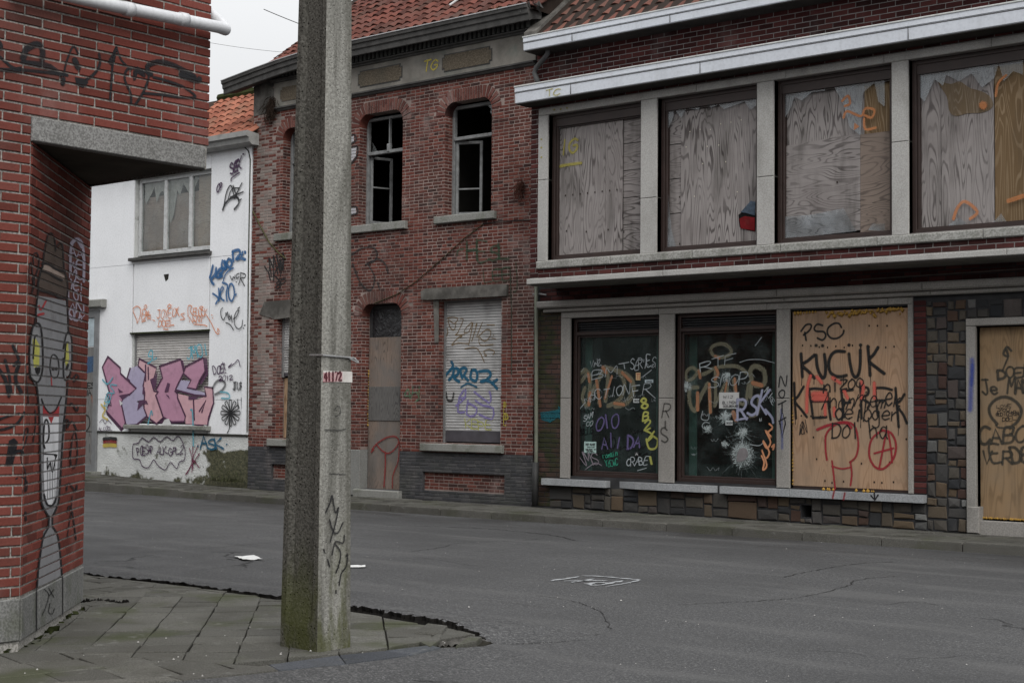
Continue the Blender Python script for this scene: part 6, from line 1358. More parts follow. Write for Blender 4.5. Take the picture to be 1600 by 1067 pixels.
b = MB(); b.prism(FBY, [tuple(q) for q in smooth(P((1466, 128), (1486, 132), (1500, 128), (1516, 138), (1530, 142), (1546, 150), (1552, 166), (1538, 176), (1512, 178), (1494, 182), (1484, 174), (1480, 152)), True, 4)[:-1]], d+.008, d+.012); part('stained_board', b, m_ply('water_stained_plywood', (.13, .095, .06), (.19, .15, .11), 'z', 30, .3), w)
shards(w, FBY, [P((1430, 117), (1600, 93), (1600, 118), (1585, 112), (1570, 128), (1562, 100), (1556, 122), (1536, 138), (1520, 116), (1500, 128), (1480, 118), (1475, 135), (1462, 125), (1446, 160), (1432, 144)), P((1480, 355), (1500, 340), (1515, 352)), P((1550, 352), (1566, 334), (1576, 350))], d+.03)
w, u0, u1, z0, z1, d = bay_window(4, 'boarded bay window beyond the right edge of the photo')
board(w, FBY, u0, u1, z0, z1, d, M_plg)
YT = m_paint('yellow_scrawl', (.38, .33, .07), .7, .6); OT = m_paint('orange_scrawl', (.45, .17, .06), .75, .5)
g = Paint(FBY, -.1-.04); g.text('IG', 874, 242, 902, 236, 22, 4); g.stroke([(868, 262), (885, 258), (908, 255)], 5); g.done(YT, sp_, 'faded yellow scrawl on the left bay boards')
g = Paint(FBY, -.1-.015); g.stroke([(1316, 158), (1325, 150), (1328, 162), (1320, 166)], 4); g.stroke([(1318, 184), (1324, 174), (1345, 182), (1352, 170), (1366, 172), (1362, 184), (1350, 180)], 4); g.fill([(1335, 192), (1343, 198), (1334, 204)]); g.stroke([(1350, 186), (1352, 202), (1368, 200)], 4); g.done(OT, sp_, 'orange tag on the third bay window')
g = Paint(FBY, -.1-.015); g.stroke([(1490, 342), (1496, 325), (1508, 315), (1527, 331), (1516, 342)], 5); g.dot(1536, 165, 8); g.stroke([(1576, 314), (1600, 306)], 7); g.stroke([(1556, 150), (1560, 130), (1572, 118)], 4); g.done(OT, sp_, 'orange tag on the rightmost bay window')
def nails(fr, pts, d, parent, r=.011, mat=None):
    b = MB()
    for x, y in pts:
        u, z = fr.px(x, y, d); b.add([fr.pt(u+r*cos(k*pi/3), z+1.3*r*sin(k*pi/3), d) for k in range(6)], [tuple(range(6))])
    return part('nail_marks', b, mat or m_plain('nail_mark', (.03, .02, .017), .9, .2, 9, .1), parent, kind='stuff')
M_foamw = m_plain('pale_plug', (.6, .55, .45), .8, .2, 9, .2)
nails(FBY, [(1078+16*k, 208-4*k+random.uniform(-3, 3)) for k in range(6)]+[(1072, 230), (1105, 229), (1123, 227), (1085, 307), (1152, 300), (1134, 253), (1098, 256)], -.1-.043, sp_, .008, M_foamw)
nails(FBY, [(872+11.5*k, 307-1.3*k) for k in range(9)]+[(885, 361), (916, 362), (950, 359), (1062, 308), (1062, 381), (1308, 285)], -.1-.04, sp_, .012)
# --- gutters (lower over the bay, upper under the roof)
def gutter(fr, ue0, z0, z1, d1, joints, label, under):
    b = MB(); b.profile(fr, [(0, z0), (d1, z0), (d1+.012, z0+.01), (d1+.02, z1-.075), (d1+.03, z1-.07), (d1+.03, z1), (d1+.015, z1), (d1-.02, z1-.05), (0, z1-.05)], [(ue0, 0), (BX1, 0)])
    o = part('gutter', b, M_fascia, sp_, label)
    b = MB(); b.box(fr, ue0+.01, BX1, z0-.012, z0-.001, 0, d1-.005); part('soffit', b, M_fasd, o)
    b = MB(); b.tube([fr.pt(ue0-.01, z1+.004, d1+.028), fr.pt(BX1, z1+.004, d1+.028)], .013, 6); part('gutter_rim', b, m_plain('rim_grey', (.5, .51, .5), .6, .15, 6, .4), o)
    b = MB(); b.box(fr, ue0-.002, BX1, z1-.09, z1-.082, d1+.0195, d1+.0225); part('seam', b, M_fasd, o)
    for x in joints:
        u = fr.px(*x, d1)[0]; b = MB(); b.box(fr, u-.003, u+.003, z0+.01, z1-.07, d1+.013, d1+.0235); part('joint', b, M_fasd, o)
    return o
FG1 = FBY
g1 = gutter(FBY, FBY.px(806, 150, .3)[0], 6.0, 6.24, .3, [(893, 130), (1095, 110), (1420, 60)], 'long white gutter along the top of the bay', 0)
g2 = gutter(FM, FM.px(819, 75, .35)[0], 6.93, 7.13, .35, [(895, 60), (1048, 30)], 'white gutter under the tiled roof of the shop', 0)
b = MB(); q = [FM.pt(*FM.px(x, y, dd), dd) for x, y, dd in ((856, 74, .2), (856, 84, .2), (850, 92, .14), (838, 106, .1), (835, 114, .1), (838, 122, .1), (842, 132, .1))]; b.tube(q, .04, 10); part('downpipe', b, m_plain('grey_pipe', (.1, .1, .1), .6, .2, 6, .3), sp_, smooth=True)
g = Paint(FBY, .3+.024); g.text('TC', 853, 152, 875, 147, 11, 2.4, .2); g.done(YT, sp_, 'yellow tag on the left end of the bay gutter')
g = Paint(FBY, .034)
for x, y in ((866, 172), (876, 171), (886, 169), (846, 218), (846, 231), (846, 246)): g.dot(x, y, 2)
g.done(YT, sp_)
# --- main roof
PT2 = radians(40); ze, ye = 7.1, Y0-.36; rd = 4.4
b = MB(); zr = ze+rd*math.tan(PT2); b.add([(-14.38, ye, ze), (SX1, ye, ze), (SX1, ye+rd, zr), (-14.38, ye+rd, zr), (-14.38, ye+2*rd, ze), (SX1, ye+2*rd, ze)], [(0, 1, 2, 3), (3, 2, 5, 4), (0, 3, 4), (1, 5, 2)]); sr = part('roof', b, m_plain('roof_underlay_c', (.03, .022, .018), .95, .3, 4, .2), sp_)
M_tile3 = m_brick('brown_pantile', [(0, (.085, .04, .032)), (.4, (.125, .052, .04)), (.75, (.16, .065, .048)), (1, (.1, .055, .045))], (.05, .045, .035), .65, bump=.3)
roof_tiles(-14.2, -6.0, ye+.06, ze, PT2, 11, M_tile3, sr, w=.24, ex=.3, nobj=260)
b = MB(); b.prism(Frame((-14.36, 0, 0), (0, 1, 0), (1, 0, 0)), [(ye+.1, ze-.05), (ye+3, ze+2.9*math.tan(PT2)), (ye+3, ze+2.9*math.tan(PT2)+.12), (ye+.1, ze+.14)], -.1, .14); part('verge', b, M_slurry, sr)
tufts('gutter_moss', [FM.pt(FM.px(x, y, .3)[0], 7.11, .3) for x, y in ((826, 58), (833, 57), (870, 52))], 'tuft of moss in the left end of the shop gutter', 5, .07, 26, M_grass)
# --- ground floor: cornice, lintel, surrounds
run('cornice_stone', FM, -14.28, SX1, 3.06, 3.165, -.05, .15, M_cast, 2.05, sp_, .02)
run('cornice_moulding', FM, -14.2, SX1, 3.0, 3.058, -.05, .08, M_cast, 2.05, sp_, .012)
run('lintel_stone', FM, -13.89, -8.302, 2.905, 2.998, -.25, .03, M_cast, 1.75, sp_)
for a, c in ((-13.89, -13.71), (-12.13, -11.87), (-10.24, -10.04), (-8.37, -8.302)):
    boxp('jamb_stone', FM, a, c, .54, 1.72, -.25, .03, M_cast, sp_, bev=.008); boxp('jamb_stone', FM, a, c, 1.724, 2.903, -.25, .03, M_cast, sp_, bev=.008)
M_sill = m_speckle('blue_grey_sill', (.27, .28, .29), (.17, .175, .18), (.36, .37, .38), 70, .35, (.1, .1, .1))
def sillpiece(u0, u1, nl, nr):
    """Window ledge stone whose front corners are broken off by nl / nr."""
    b = MB(); top = [(u0, -.24), (u1, -.24), (u1, .12-nr[1]), (u1-nr[0]*.4, .12-nr[1]*.6), (u1-nr[0], .12), (u0+nl[0], .12), (u0+nl[0]*.5, .12-nl[1]*.5), (u0, .12-nl[1])]
    n = len(top); R = [FM.pt(u, .435, d) for u, d in top]+[FM.pt(u, .53, d) for u, d in top]
    b.add(R, [tuple(range(n)), tuple(range(2*n-1, n-1, -1))]+[(i, n+i, n+(i+1) % n, (i+1) % n) for i in range(n)]); part('sill_stone', b, M_sill, sp_)
ua = [FM.px(x, 757, .1)[0] for x in (852, 947, 965, 1116, 1124, 1234)]
sillpiece(-14.17, ua[1], (.005, .004), (.02, .02)); sillpiece(ua[1]+.02, ua[3]+.05, (.5, .17), (.24, .16)); sillpiece(ua[4], ua[5], (.02, .02), (.004, .004)); sillpiece(ua[5]+.004, -8.13, (.004, .004), (.004, .004))
# --- shop windows
def shop_window(o, label):
    a, c, z0, z1 = o; b = MB(); d = -.08
    frame_rect(b, FM, a, c, z0, z1, .055, d-.08, d+.03); zb = z1-.2; b.box(FM, a+.055, c-.055, zb-.055, zb, d-.07, d+.03, .006); frame_rect(b, FM, a+.055, c-.055, z0+.055, zb-.055, .03, d-.06, d)
    w = part('shop_window', b, M_brownf, sp_, label)
    for k in range(4): boxp('vent_slat', FM, a+.06, c-.06, zb+.005+k*.034, zb+.027+k*.034, d-.05, d-.02+.006*k, m_plain('dark_vent', (.022, .022, .024), .6, .2, 6, .2) if k == 0 else bpy.data.materials['dark_vent'], w, bev=.003)
    pane(w, FM, [(a+.08, z0+.08), (c-.08, z0+.08), (c-.08, zb-.08), (a+.08, zb-.08)], d-.04, M_sglass)
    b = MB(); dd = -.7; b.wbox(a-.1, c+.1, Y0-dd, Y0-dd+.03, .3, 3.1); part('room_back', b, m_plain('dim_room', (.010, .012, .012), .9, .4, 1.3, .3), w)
    M_cu = m_plain('pale_green_blind', (.17, .21, .2), .9, .2, 3, .2)
    b = MB(); b.box(FM, a+.08, a+.2, z0+.06, zb-.02, -.26, -.24); b.box(FM, c-.22, c-.1, z0+.06, zb-.02, -.26, -.24); part('side_blind', b, M_cu, w, kind='stuff')
    return w, d-.036
W1, dg = shop_window(OW1, 'left shop window of dark glass covered in tags and stickers')
W2, dg = shop_window(OW2, 'right shop window of dark glass with shattered impact holes')
# --- plywood over the third window
boxp('plywood_board', FM, OW3[0]+.01, OW3[1]-.005, OW3[2]+.03, OW3[3]-.02, -.06, -.03, M_plt, sp_, 'tan plywood sheet over the third shop window with PSC KÜCÜK graffiti', bev=.003)
boxp('board_rail', FM, OW3[0]+.01, OW3[1]-.01, OW3[2]-.01, OW3[2]+.03, -.1, -.035, M_brownf, sp_)
r = random.Random(4); foam(FM, [(OW3[0]+.05+.35*k/8, OW3[3]-.03, -.025) for k in range(8)]+[(OW3[0]+.5+1.1*k/60, OW3[3]-.03-abs(r.gauss(0, .018))-(.06*abs(sin(k*.6)) if k < 40 else 0)*r.random(), -.02) for k in range(60)], .022, sp_, 5)
foam(FM, [(OW3[0]+.02, .6+k*.045, -.02) for k in range(26)], .013, sp_, 6); foam(FM, [(FM.px(x, 768, .02)[0], .55, .02+.02*(x % 3)) for x in (1289, 1293, 1298, 1303, 1340, 1352, 1356, 1362, 1366)], .024, sp_, 7)
# --- rubble stone cladding, stone by stone
def rubble(u0, u1, z0, z1, wmin, hmin, seed, holes=()):
    r = random.Random(seed); out = []
    def split(a, c, e, f_):
        w, h = c-a, f_-e
        if w < wmin*3.2 and h < hmin*2.6 and w/h > .5 and r.random() < .22: out.append((a, c, e, f_))
        elif w > wmin*2.1 and (w/h > r.uniform(.9, 1.7) or h < hmin*1.9): m = a+w*r.uniform(.3, .7); split(a, m, e, f_); split(m, c, e, f_)
        elif h > hmin*1.9: m = e+h*r.uniform(.3, .7); split(a, c, e, m); split(a, c, m, f_)
        else: out.append((a, c, e, f_))
    split(u0, u1, z0, z1)
    for a, c, e, f_ in out:
        if any(not (c <= h[0] or a >= h[1] or f_ <= h[2] or e >= h[3]) for h in holes): 
            qs = [(a, c, e, f_)]
            for h in holes: qs = [q for s in qs for q in sub_rect(s, (h[0]-.01, h[1]+.01, h[2]-.01, h[3]+.01))]
        else: qs = [(a, c, e, f_)]
        for a2, c2, e2, f2 in qs:
            if c2-a2 < .03 or f2-e2 < .025: continue
            j = .0095; J = lambda: r.uniform(-.011, .011); n = r.uniform(.008, .03); bv = r.uniform(.006, .014)
            o4 = [(a2+j+J(), e2+j+J()), (c2-j+J(), e2+j+J()), (c2-j+J(), f2-j+J()), (a2+j+J(), f2-j+J())]; cx, cz = (a2+c2)/2, (e2+f2)/2
            i4 = [(u+(cx-u)*bv/(c2-a2)*2, z+(cz-z)*bv/(f2-e2)*2) for u, z in o4]
            b = MB(); b.add([FM.pt(u, z, -.01) for u, z in o4]+[FM.pt(u, z, n*.5) for u, z in o4]+[FM.pt(u, z, n+r.uniform(-.006, .006)) for u, z in i4]+[FM.pt(cx+J(), cz+J(), n+r.uniform(0, .008))],
                            [(k+i, k+(i+1) % 4, k+4+(i+1) % 4, k+4+i) for k in (0, 4) for i in range(4)]+[(8+i, 8+(i+1) % 4, 12) for i in range(4)]); part('rubble_stone', b, M_stones, sw)
rubble(-14.1, -8.13, .1, .43, .145, .1, 5, [OV]); rubble(-8.128, -7.86, .1, 2.93, .1, .1, 9); rubble(-7.858, -7.605, .1, 2.93, .095, .1, 13); rubble(-7.6, -6.0, 2.70, 2.93, .13, .09, 21); rubble(-6.0, -4.2, .1, 2.93, .16, .13, 23)
b = MB(); b.box(FM, OV[0], OV[1], OV[2], OV[3], -.3, -.28); part('vent_back', b, M_dark, sp_)
# --- door at the right edge
boxp('door_jamb', FM, -7.603, -7.48, .1, 2.6, -.25, .05, M_cast, sp_, bev=.008); boxp('door_jamb', FM, -6.35, -6.2, .1, 2.6, -.25, .05, M_cast, sp_, bev=.008); boxp('door_head', FM, -7.603, -6.2, 2.604, 2.695, -.25, .05, M_cast, sp_, bev=.008)
boxp('jamb_foot', FM, -7.60, -7.44, .1, .42, -.2, .06, M_cast, sp_, bev=.01)
boxp('threshold', FM, -7.48, -6.35, .0, .26, -.25, .03, M_cast, sp_, bev=.008)
boxp('plywood_board', FM, -7.475, -6.355, .28, 2.59, -.1, -.07, m_ply('door_plywood', (.26, .175, .1), (.18, .12, .068), 'z', 24, .35, .8, (.22, .17, .12), .5), sp_, 'tan plywood over the doorway with CABO VERDE graffiti', bev=.003)
foam(FM, [(-7.46+.02*k, .285, -.06) for k in range(56)], .014, sp_, 8)
# --- drainpipe and cable between the houses
b = MB(); q = [FM.pt(*FM.px(x, y, .07), .07) for x, y in ((838, 447), (838, 520), (838, 700), (837, 789))]; b.tube(q, .028, 8); dpp = part('downpipe', b, m_plain('green_grey_pipe', (.17, .18, .14), .7, .2, 4, .5, (.04, .045, .03)), sp_, smooth=True)
b = MB(); q = [FM.pt(*FM.px(x, y, .09), .09) for x, y in ((837, 722), (836, 760), (836, 790))]; b.tube(q, .05, 8); part('downpipe_shoe', b, m_plain('black_iron', (.025, .025, .025), .6, .2, 6, .2), dpp, smooth=True)
b = MB(); b.tube([FM.pt(*FM.px(x, y, .05), .05) for x, y in ((832, 460), (842, 459), (854, 461))], .012, 5); part('pipe_bracket', b, M_metal, dpp)
wire('conduit', FM, [(1330, 438), (1420, 432), (1600, 420)], .01, sp_, m_plain('conduit_grey', (.13, .11, .1), .8, .2, 6, .2), .02)

# ---- tags on the shop
SJ = (.1, cs, JS)
K1 = m_paint('soft_black_spray', (.012, .012, .012), .93, .6); K2 = m_paint('black_marker', (.01, .01, .012), .95, .25); KG = m_paint('washed_black_spray', (.05, .047, .042), .75, .7)
D3 = -.03+.003
zk = (5.08, 1230, 480)
g = Paint(FM, D3); g.zz(*zk, 3.2, [(110, 190), (150, 140), (190, 140), (180, 180), (130, 220)], [(140, 200), (150, 262)], [(280, 145), (240, 135), (215, 165), (230, 190), (290, 195), (305, 230), (280, 260), (240, 245)], [(430, 160), (410, 130), (370, 130), (325, 165), (320, 210), (350, 245), (400, 245), (440, 215), (450, 185)]); g.done(K1, sp_, 'black letters PSC at the top of the plywood')
g = Paint(FM, D3); g.zz(*zk, 5.6, [(110, 370), (115, 460), (120, 550)], [(215, 380), (170, 420), (120, 460), (170, 510), (215, 560)], [(230, 380), (235, 450), (250, 510), (280, 560), (300, 540), (305, 460), (295, 375)], [(455, 352), (390, 350), (350, 380), (330, 440), (340, 510), (380, 545), (430, 550), (470, 540)], [(490, 370), (500, 450), (520, 530), (545, 555), (570, 520), (580, 440), (580, 340)], [(640, 310), (650, 420), (658, 540)], [(720, 320), (690, 370), (650, 425), (710, 480), (770, 525)])
for x, y in ((230, 303), (280, 305), (490, 300), (582, 300)): g.dot(1230+x/5.08, 480+y/5.08, 3.4)
g.drips([(1253, 588), (1272, 590), (1360, 588), (1318, 588)], 1.6); g.done(K1, sp_, 'big black word KÜCÜK on the plywood')
g = Paint(FM, D3); g.zz(*zk, 4.4, [(55, 600), (60, 740), (70, 880)], [(130, 630), (90, 700), (62, 745), (110, 810), (155, 870)], [(170, 645), (190, 760), (205, 880)], [(170, 650), (230, 645), (310, 655)], [(190, 745), (260, 745), (300, 742)], [(205, 875), (260, 875), (310, 870)], [(320, 680), (330, 780), (345, 890)], [(430, 660), (440, 770), (450, 870)], [(430, 665), (520, 655)], [(440, 760), (500, 755)], [(580, 600), (585, 720), (590, 880)], [(590, 640), (640, 640), (640, 690), (590, 720), (650, 760), (640, 800)], [(700, 640), (705, 740), (720, 860)], [(700, 640), (770, 640), (830, 655)], [(705, 740), (770, 740)], [(860, 640), (870, 760), (885, 950)], [(930, 690), (900, 740), (870, 775), (920, 850), (950, 920)]); g.drips([(1243, 652), (1272, 653), (1404, 666), (1345, 652)], 1.6, 3); g.done(K1, sp_, 'large black word under KÜCÜK on the plywood')
g = Paint(FM, D3+.003); g.text('nizoo', 1286, 611, 1350, 606, 24, 2.4); g.text('Anonniemek', 1284, 640, 1408, 634, 26, 2.4, .2); g.text('deibgen', 1304, 656, 1406, 656, 26, 2.6, .15); g.text('Dol ha', 1300, 686, 1388, 682, 28, 2.8, .1); g.done(K1, sp_, 'smaller black handwriting lines on the plywood')
g = Paint(FM, D3+.001); g.zz(*zk, 6.5, [(185, 545), (160, 640), (155, 830)], [(235, 550), (275, 600)], [(590, 590), (605, 640), (590, 720)], [(690, 600), (692, 720)], [(450, 660), (480, 720)], [(300, 770), (302, 850)], [(372, 800), (375, 860)], [(360, 560), (420, 600)]); g.zz(*zk, 11, [(210, 690), (300, 690)], [(215, 720), (305, 722)]); g.done(m_paint('salmon_spray', (.6, .12, .09), .75, .75), sp_, 'salmon red letters under the black writing')
g = Paint(FM, D3+.0025); g.stroke([(1277, 671), (1295, 664), (1320, 660), (1330, 668)], 4.5); g.stroke([(1292, 718), (1290, 700), (1292, 676), (1312, 660), (1334, 664), (1341, 690), (1338, 712), (1328, 722)], 3.4); g.stroke([(1300, 720), (1303, 745), (1305, 763)], 3); g.stroke([(1329, 722), (1331, 740), (1329, 758)], 3); g.stroke([(1300, 728), (1315, 732), (1328, 730)], 2.4)
g.stroke([(1378, 672), (1362, 686), (1358, 710), (1366, 728), (1380, 732), (1396, 716), (1400, 694), (1392, 676), (1378, 672)], 3.6); g.stroke([(1374, 730), (1380, 700), (1386, 672), (1392, 700), (1394, 722)], 3.2); g.stroke([(1366, 708), (1396, 700)], 3); g.done(m_paint('crimson_spray', (.28, .02, .03), .88, .55), sp_, 'red mushroom shape and circled A on the plywood')
g = Paint(FM, .122); g.stroke([(1304, 764), (1301, 778)], 3, n=1); g.stroke([(1320, 770), (1318, 780)], 3, n=1); g.done(m_paint('crimson_drip', (.28, .02, .03), .7, .6), sp_)
g = Paint(FM, D3+.002); g.text('WSN', 1248, 680, 1262, 676, 18, 1); g.done(K2, sp_); g = Paint(FM, .122); g.stroke([(1366, 770), (1367, 781)], 2.2, n=1); g.stroke([(1361, 774), (1367, 781), (1372, 773)], 2.2, n=1); g.done(K2, sp_)
nails(FM, [(1358, 509), (1371, 509), (1386, 509)]+[(1254+k*13, 541+random.uniform(-2, 2)) for k in range(12)]+[(1252+k*15, 652+random.uniform(-3, 3)) for k in range(9)]+[(1271, 683), (1290, 681), (1276, 717), (1346, 724), (1390, 722), (1416, 686)]+[(1289, 751), (1300, 754), (1318, 752), (1366, 753), (1378, 754), (1396, 753)], D3, sp_, .012)
# door board
D4 = -.07+.003
g = Paint(FM, D4); g.stroke([(1572, 545), (1575, 556), (1568, 553), (1573, 542), (1580, 548)], 4); g.stroke([(1576, 556), (1566, 580)], 3); g.text('DOEL', 1560, 593, 1612, 586, 17, 4); g.text('Je MAN', 1536, 615, 1612, 613, 22, 4); g.text('CABO', 1530, 692, 1604, 688, 24, 4.4); g.text('VERDE', 1535, 724, 1614, 722, 24, 4.4)
g.stroke([(1558, 662), (1548, 650), (1546, 636), (1556, 624), (1572, 620), (1588, 628), (1596, 642), (1590, 658), (1578, 668)], 5); g.stroke([(1556, 664), (1562, 668), (1585, 668)], 3); g.done(m_paint('grey_black_spray', (.05, .045, .035), .82, .6), sp_, 'black words CABO VERDE and a ring on the door board')
g = Paint(FM, D4+.002); g.text('LOVE', 1557, 638, 1580, 636, 5, .8); g.text('YOU', 1560, 643, 1578, 642, 5, .8); g.text('GEDICHTEN', 1556, 650, 1592, 648, 6, .8); g.text('DOEL', 1566, 658, 1588, 656, 6, .9); g.done(K2, sp_)
g = Paint(FM, .055); g.stroke([(1519, 562), (1518, 585), (1517, 615), (1516, 640)], 10); g.stroke([(1520, 570), (1519, 588), (1518, 600)], 7); g.done(m_paint('blue_spray_jamb', (.04, .07, .32), .55, 1.0), sp_, 'blue spray mark on the door jamb')
# between windows
g = Paint(FM, .033); g.text('R', 1034, 652, 1046, 652, 22, 3); g.text('I', 1037, 667, 1043, 667, 8, 3); g.text('S', 1034, 690, 1045, 690, 20, 3); g.done(KG, sp_); 
g = Paint(FM, .033); g.text('N', 1217, 604, 1228, 604, 16, 1.8); g.text('O', 1217, 621, 1227, 621, 12, 1.8); g.stroke([(1216, 632), (1228, 626)], 1.8); g.stroke([(1222, 630), (1222, 645)], 1.8); g.stroke([(1218, 662), (1222, 642), (1227, 660)], 1.8, n=1); g.stroke([(1217, 658), (1228, 652)], 1.8); g.stroke([(1219, 662), (1222, 684), (1227, 662)], 2, n=1); g.done(K2, sp_, 'black vertical letters NO TAV on the stone jamb')
g = Paint(FM, .032); g.stroke([(1221, 640), (1222, 680), (1222, 700)], 5); g.done(m_paint('blue_mist', (.05, .08, .3), .45, .95), sp_)
g = Paint(FM, .012); g.fill([(844, 644), (872, 640), (872, 634), (888, 645), (874, 655), (872, 652), (860, 660), (846, 656)]); g.done(m_paint('teal_arrow', (.01, .11, .14), .7, .3, SJ), sp_, 'teal sprayed arrow on the mossy brick')
# glass tags
ORG = m_paint('translucent_orange_spray', (.34, .16, .085), .8, .5); ORG2 = m_paint('olive_mist_spray', (.17, .16, .11), .7, .5); WHG = m_paint('white_marker', (.42, .46, .48), .72, .5); PUG = m_paint('dim_violet_spray', (.11, .09, .2), .8, .6); YEG = m_paint('acid_yellow_spray', (.4, .4, .1), .85, .4); GRG = m_paint('green_marker', (.03, .25, .16), .85, .3); LVG = m_paint('lavender_spray', (.3, .31, .42), .85, .45); PCH = m_paint('peach_spray', (.6, .27, .14), .9, .3); KGL = m_paint('black_on_glass', (.004, .004, .005), .8, .5)
g = Paint(FM, dg); g.stroke([(918, 582), (908, 596), (904, 588), (914, 578), (922, 590), (920, 620)], 7); g.stroke([(914, 606), (910, 622), (918, 634), (924, 615), (934, 596), (945, 575), (950, 590), (946, 626)], 7); g.stroke([(934, 600), (936, 630)], 6); g.stroke([(945, 574), (965, 580), (976, 600), (968, 624), (950, 634)], 7); g.stroke([(966, 580), (984, 590), (990, 608), (980, 628), (962, 634)], 9); g.done(ORG2, W1, 'broad olive and orange sprayed letters on the left glass')
g = Paint(FM, dg+.004); g.stroke([(919, 584), (921, 596)], 5); g.stroke([(922, 614), (920, 632)], 6); g.stroke([(932, 594), (938, 634)], 5); g.stroke([(942, 574), (947, 582)], 6); g.stroke([(956, 588), (945, 622)], 4); g.stroke([(972, 582), (986, 596)], 5); g.stroke([(960, 630), (975, 632)], 5); g.done(ORG, W1)
g = Paint(FM, dg+.006); g.text('VMZ', 922, 574, 940, 570, 8, 1); g.text('BM', 925, 592, 965, 584, 15, 1.2, .2); g.text('T', 968, 577, 985, 574, 10, 1.2); g.text('SERIES', 985, 578, 1024, 572, 17, 1.4, .1); g.text('FR', 990, 620, 1016, 616, 16, 1.4); g.stroke([(1008, 608), (1024, 622)], 1.2); g.text('ACTION', 920, 624, 984, 616, 14, 1.2); g.stroke([(914, 629), (901, 645)], 1.2); g.text('SAM', 912, 658, 926, 652, 9, 1.1); g.text('CO', 916, 666, 926, 664, 8, 1.1); g.text('CRABE', 979, 728, 1012, 726, 12, 1.5, .1); g.stroke([(996, 735), (1010, 731)], 1.1); g.stroke([(1005, 588), (1018, 578)], 1.1); g.scrawl(905, 568, 1024, 640, 12, .42, 31, .8); g.scrawl(910, 560, 1010, 690, 8, .36, 32, .6); g.done(WHG, W1, 'white marker tags on the left glass')
g = Paint(FM, dg+.005); g.text('OIO', 930, 672, 968, 668, 20, 3.6); g.text('All DA', 940, 700, 1000, 700, 20, 3.6); g.done(PUG, W1, 'dim violet letters OIO on the left glass')
g = Paint(FM, dg+.005); g.text('8', 1003, 640, 1014, 638, 17, 3.4); g.text('B', 1004, 656, 1014, 654, 15, 3.4); g.text('2', 1006, 672, 1017, 668, 13, 3); g.stroke([(1008, 672), (1020, 680), (1010, 690), (1022, 674)], 3); g.stroke([(1010, 686), (1014, 700), (1024, 700), (1028, 688), (1022, 682)], 3.2); g.stroke([(1016, 714), (1018, 724)], 4); g.done(YEG, W1, 'acid yellow vertical tag on the left glass')
g = Paint(FM, dg+.005); g.text('romain', 942, 716, 965, 712, 8, 1.1); g.text('YELWC', 946, 728, 966, 727, 10, 1.1); g.done(GRG, W1); g = Paint(FM, dg+.005); g.text('NMS', 906, 727, 938, 724, 20, 1.5, -.2); g.stroke([(915, 733), (930, 723), (940, 727)], 1.3); g.done(m_paint('mauve_marker', (.22, .19, .22), .8, .4), W1); g = Paint(FM, dg+.005); g.text('GIKELG', 901, 680, 926, 678, 12, 1.8); g.text('XO', 945, 700, 962, 698, 16, 2); g.scrawl(905, 640, 1020, 735, 10, 1.2, 33); g.done(KGL, W1)
def sticker(w, x0, y0, x1, y1, col, lines, label=None, ink=(.03, .03, .03)):
    a = FM.px(x0, y1, dg); c = FM.px(x1, y0, dg); b = MB(); b.box(FM, a[0], c[0], a[1], c[1], dg+.004, dg+.007); o = part('sticker', b, m_plain('sticker_paper', col, .7, .08, 12, .12), w, label)
    if lines:
        g = Paint(FM, dg+.009)
        for t, xa, yb, xb, h in lines: g.text(t, xa, yb, xb, yb, h, .7, jit=.02, n=2)
        g.done(m_paint('sticker_ink', ink, .9, .2), w)
sticker(W1, 913, 690, 932, 707, (.36, .5, .47), [('HET KUNST', 915.5, 695.5, 930, 2.6), ('PAVILJ', 918, 699, 929, 1.6), ('WELKOM IN', 915, 703, 931, 2), ('DOEL', 917, 706, 929, 2)], 'pale green notice taped inside the lower left glass')
sticker(W1, 994, 582, 1001, 594, (.5, .36, .2), [('TT', 995, 592, 1000, 8)], None, (.3, .03, .02)); sticker(W1, 1008, 593, 1021, 598, (.4, .47, .5), [('oo', 1010, 597, 1019, 3.5)]); sticker(W1, 990, 623, 999, 629, (.55, .57, .58), [('HAVEN', 991, 627.5, 998.5, 3)])
sticker(W1, 992, 706, 998, 712, (.02, .02, .02), [('A', 993, 711, 997, 4)], None, (.6, .6, .6))
# right glass
g = Paint(FM, dg); g.stroke([(1110, 548), (1114, 541), (1128, 537), (1140, 543), (1142, 552), (1130, 558), (1116, 556), (1111, 549)], 6, closed=False); g.stroke([(1092, 578), (1084, 590), (1074, 594), (1072, 582), (1082, 574), (1094, 584), (1105, 582), (1120, 574), (1150, 572), (1166, 582)], 6); g.stroke([(1090, 605), (1078, 608), (1078, 630), (1086, 642), (1092, 626), (1100, 610), (1108, 600), (1110, 644)], 7); g.stroke([(1118, 575), (1118, 620), (1117, 634)], 6); g.stroke([(1118, 632), (1136, 596), (1134, 634)], 5); g.stroke([(1146, 594), (1152, 624), (1164, 630), (1170, 600)], 6); g.stroke([(1172, 620), (1174, 592), (1172, 580), (1180, 572), (1194, 580), (1194, 600), (1180, 602)], 8); g.stroke([(1186, 618), (1184, 645), (1172, 650)], 6); g.done(ORG2, W2, 'broad olive and orange sprayed letters on the right glass')
g = Paint(FM, dg+.004); g.stroke([(1117, 556), (1124, 560)], 4); g.stroke([(1118, 574), (1122, 584), (1117, 592)], 5); g.stroke([(1108, 600), (1110, 644)], 5); g.stroke([(1090, 614), (1090, 640)], 6); g.stroke([(1176, 598), (1190, 602)], 7); g.stroke([(1136, 594), (1130, 630)], 3); g.stroke([(1148, 592), (1150, 612)], 5); g.stroke([(1146, 645), (1150, 655)], 8); g.stroke([(1092, 580), (1094, 590)], 5); g.done(ORG, W2)
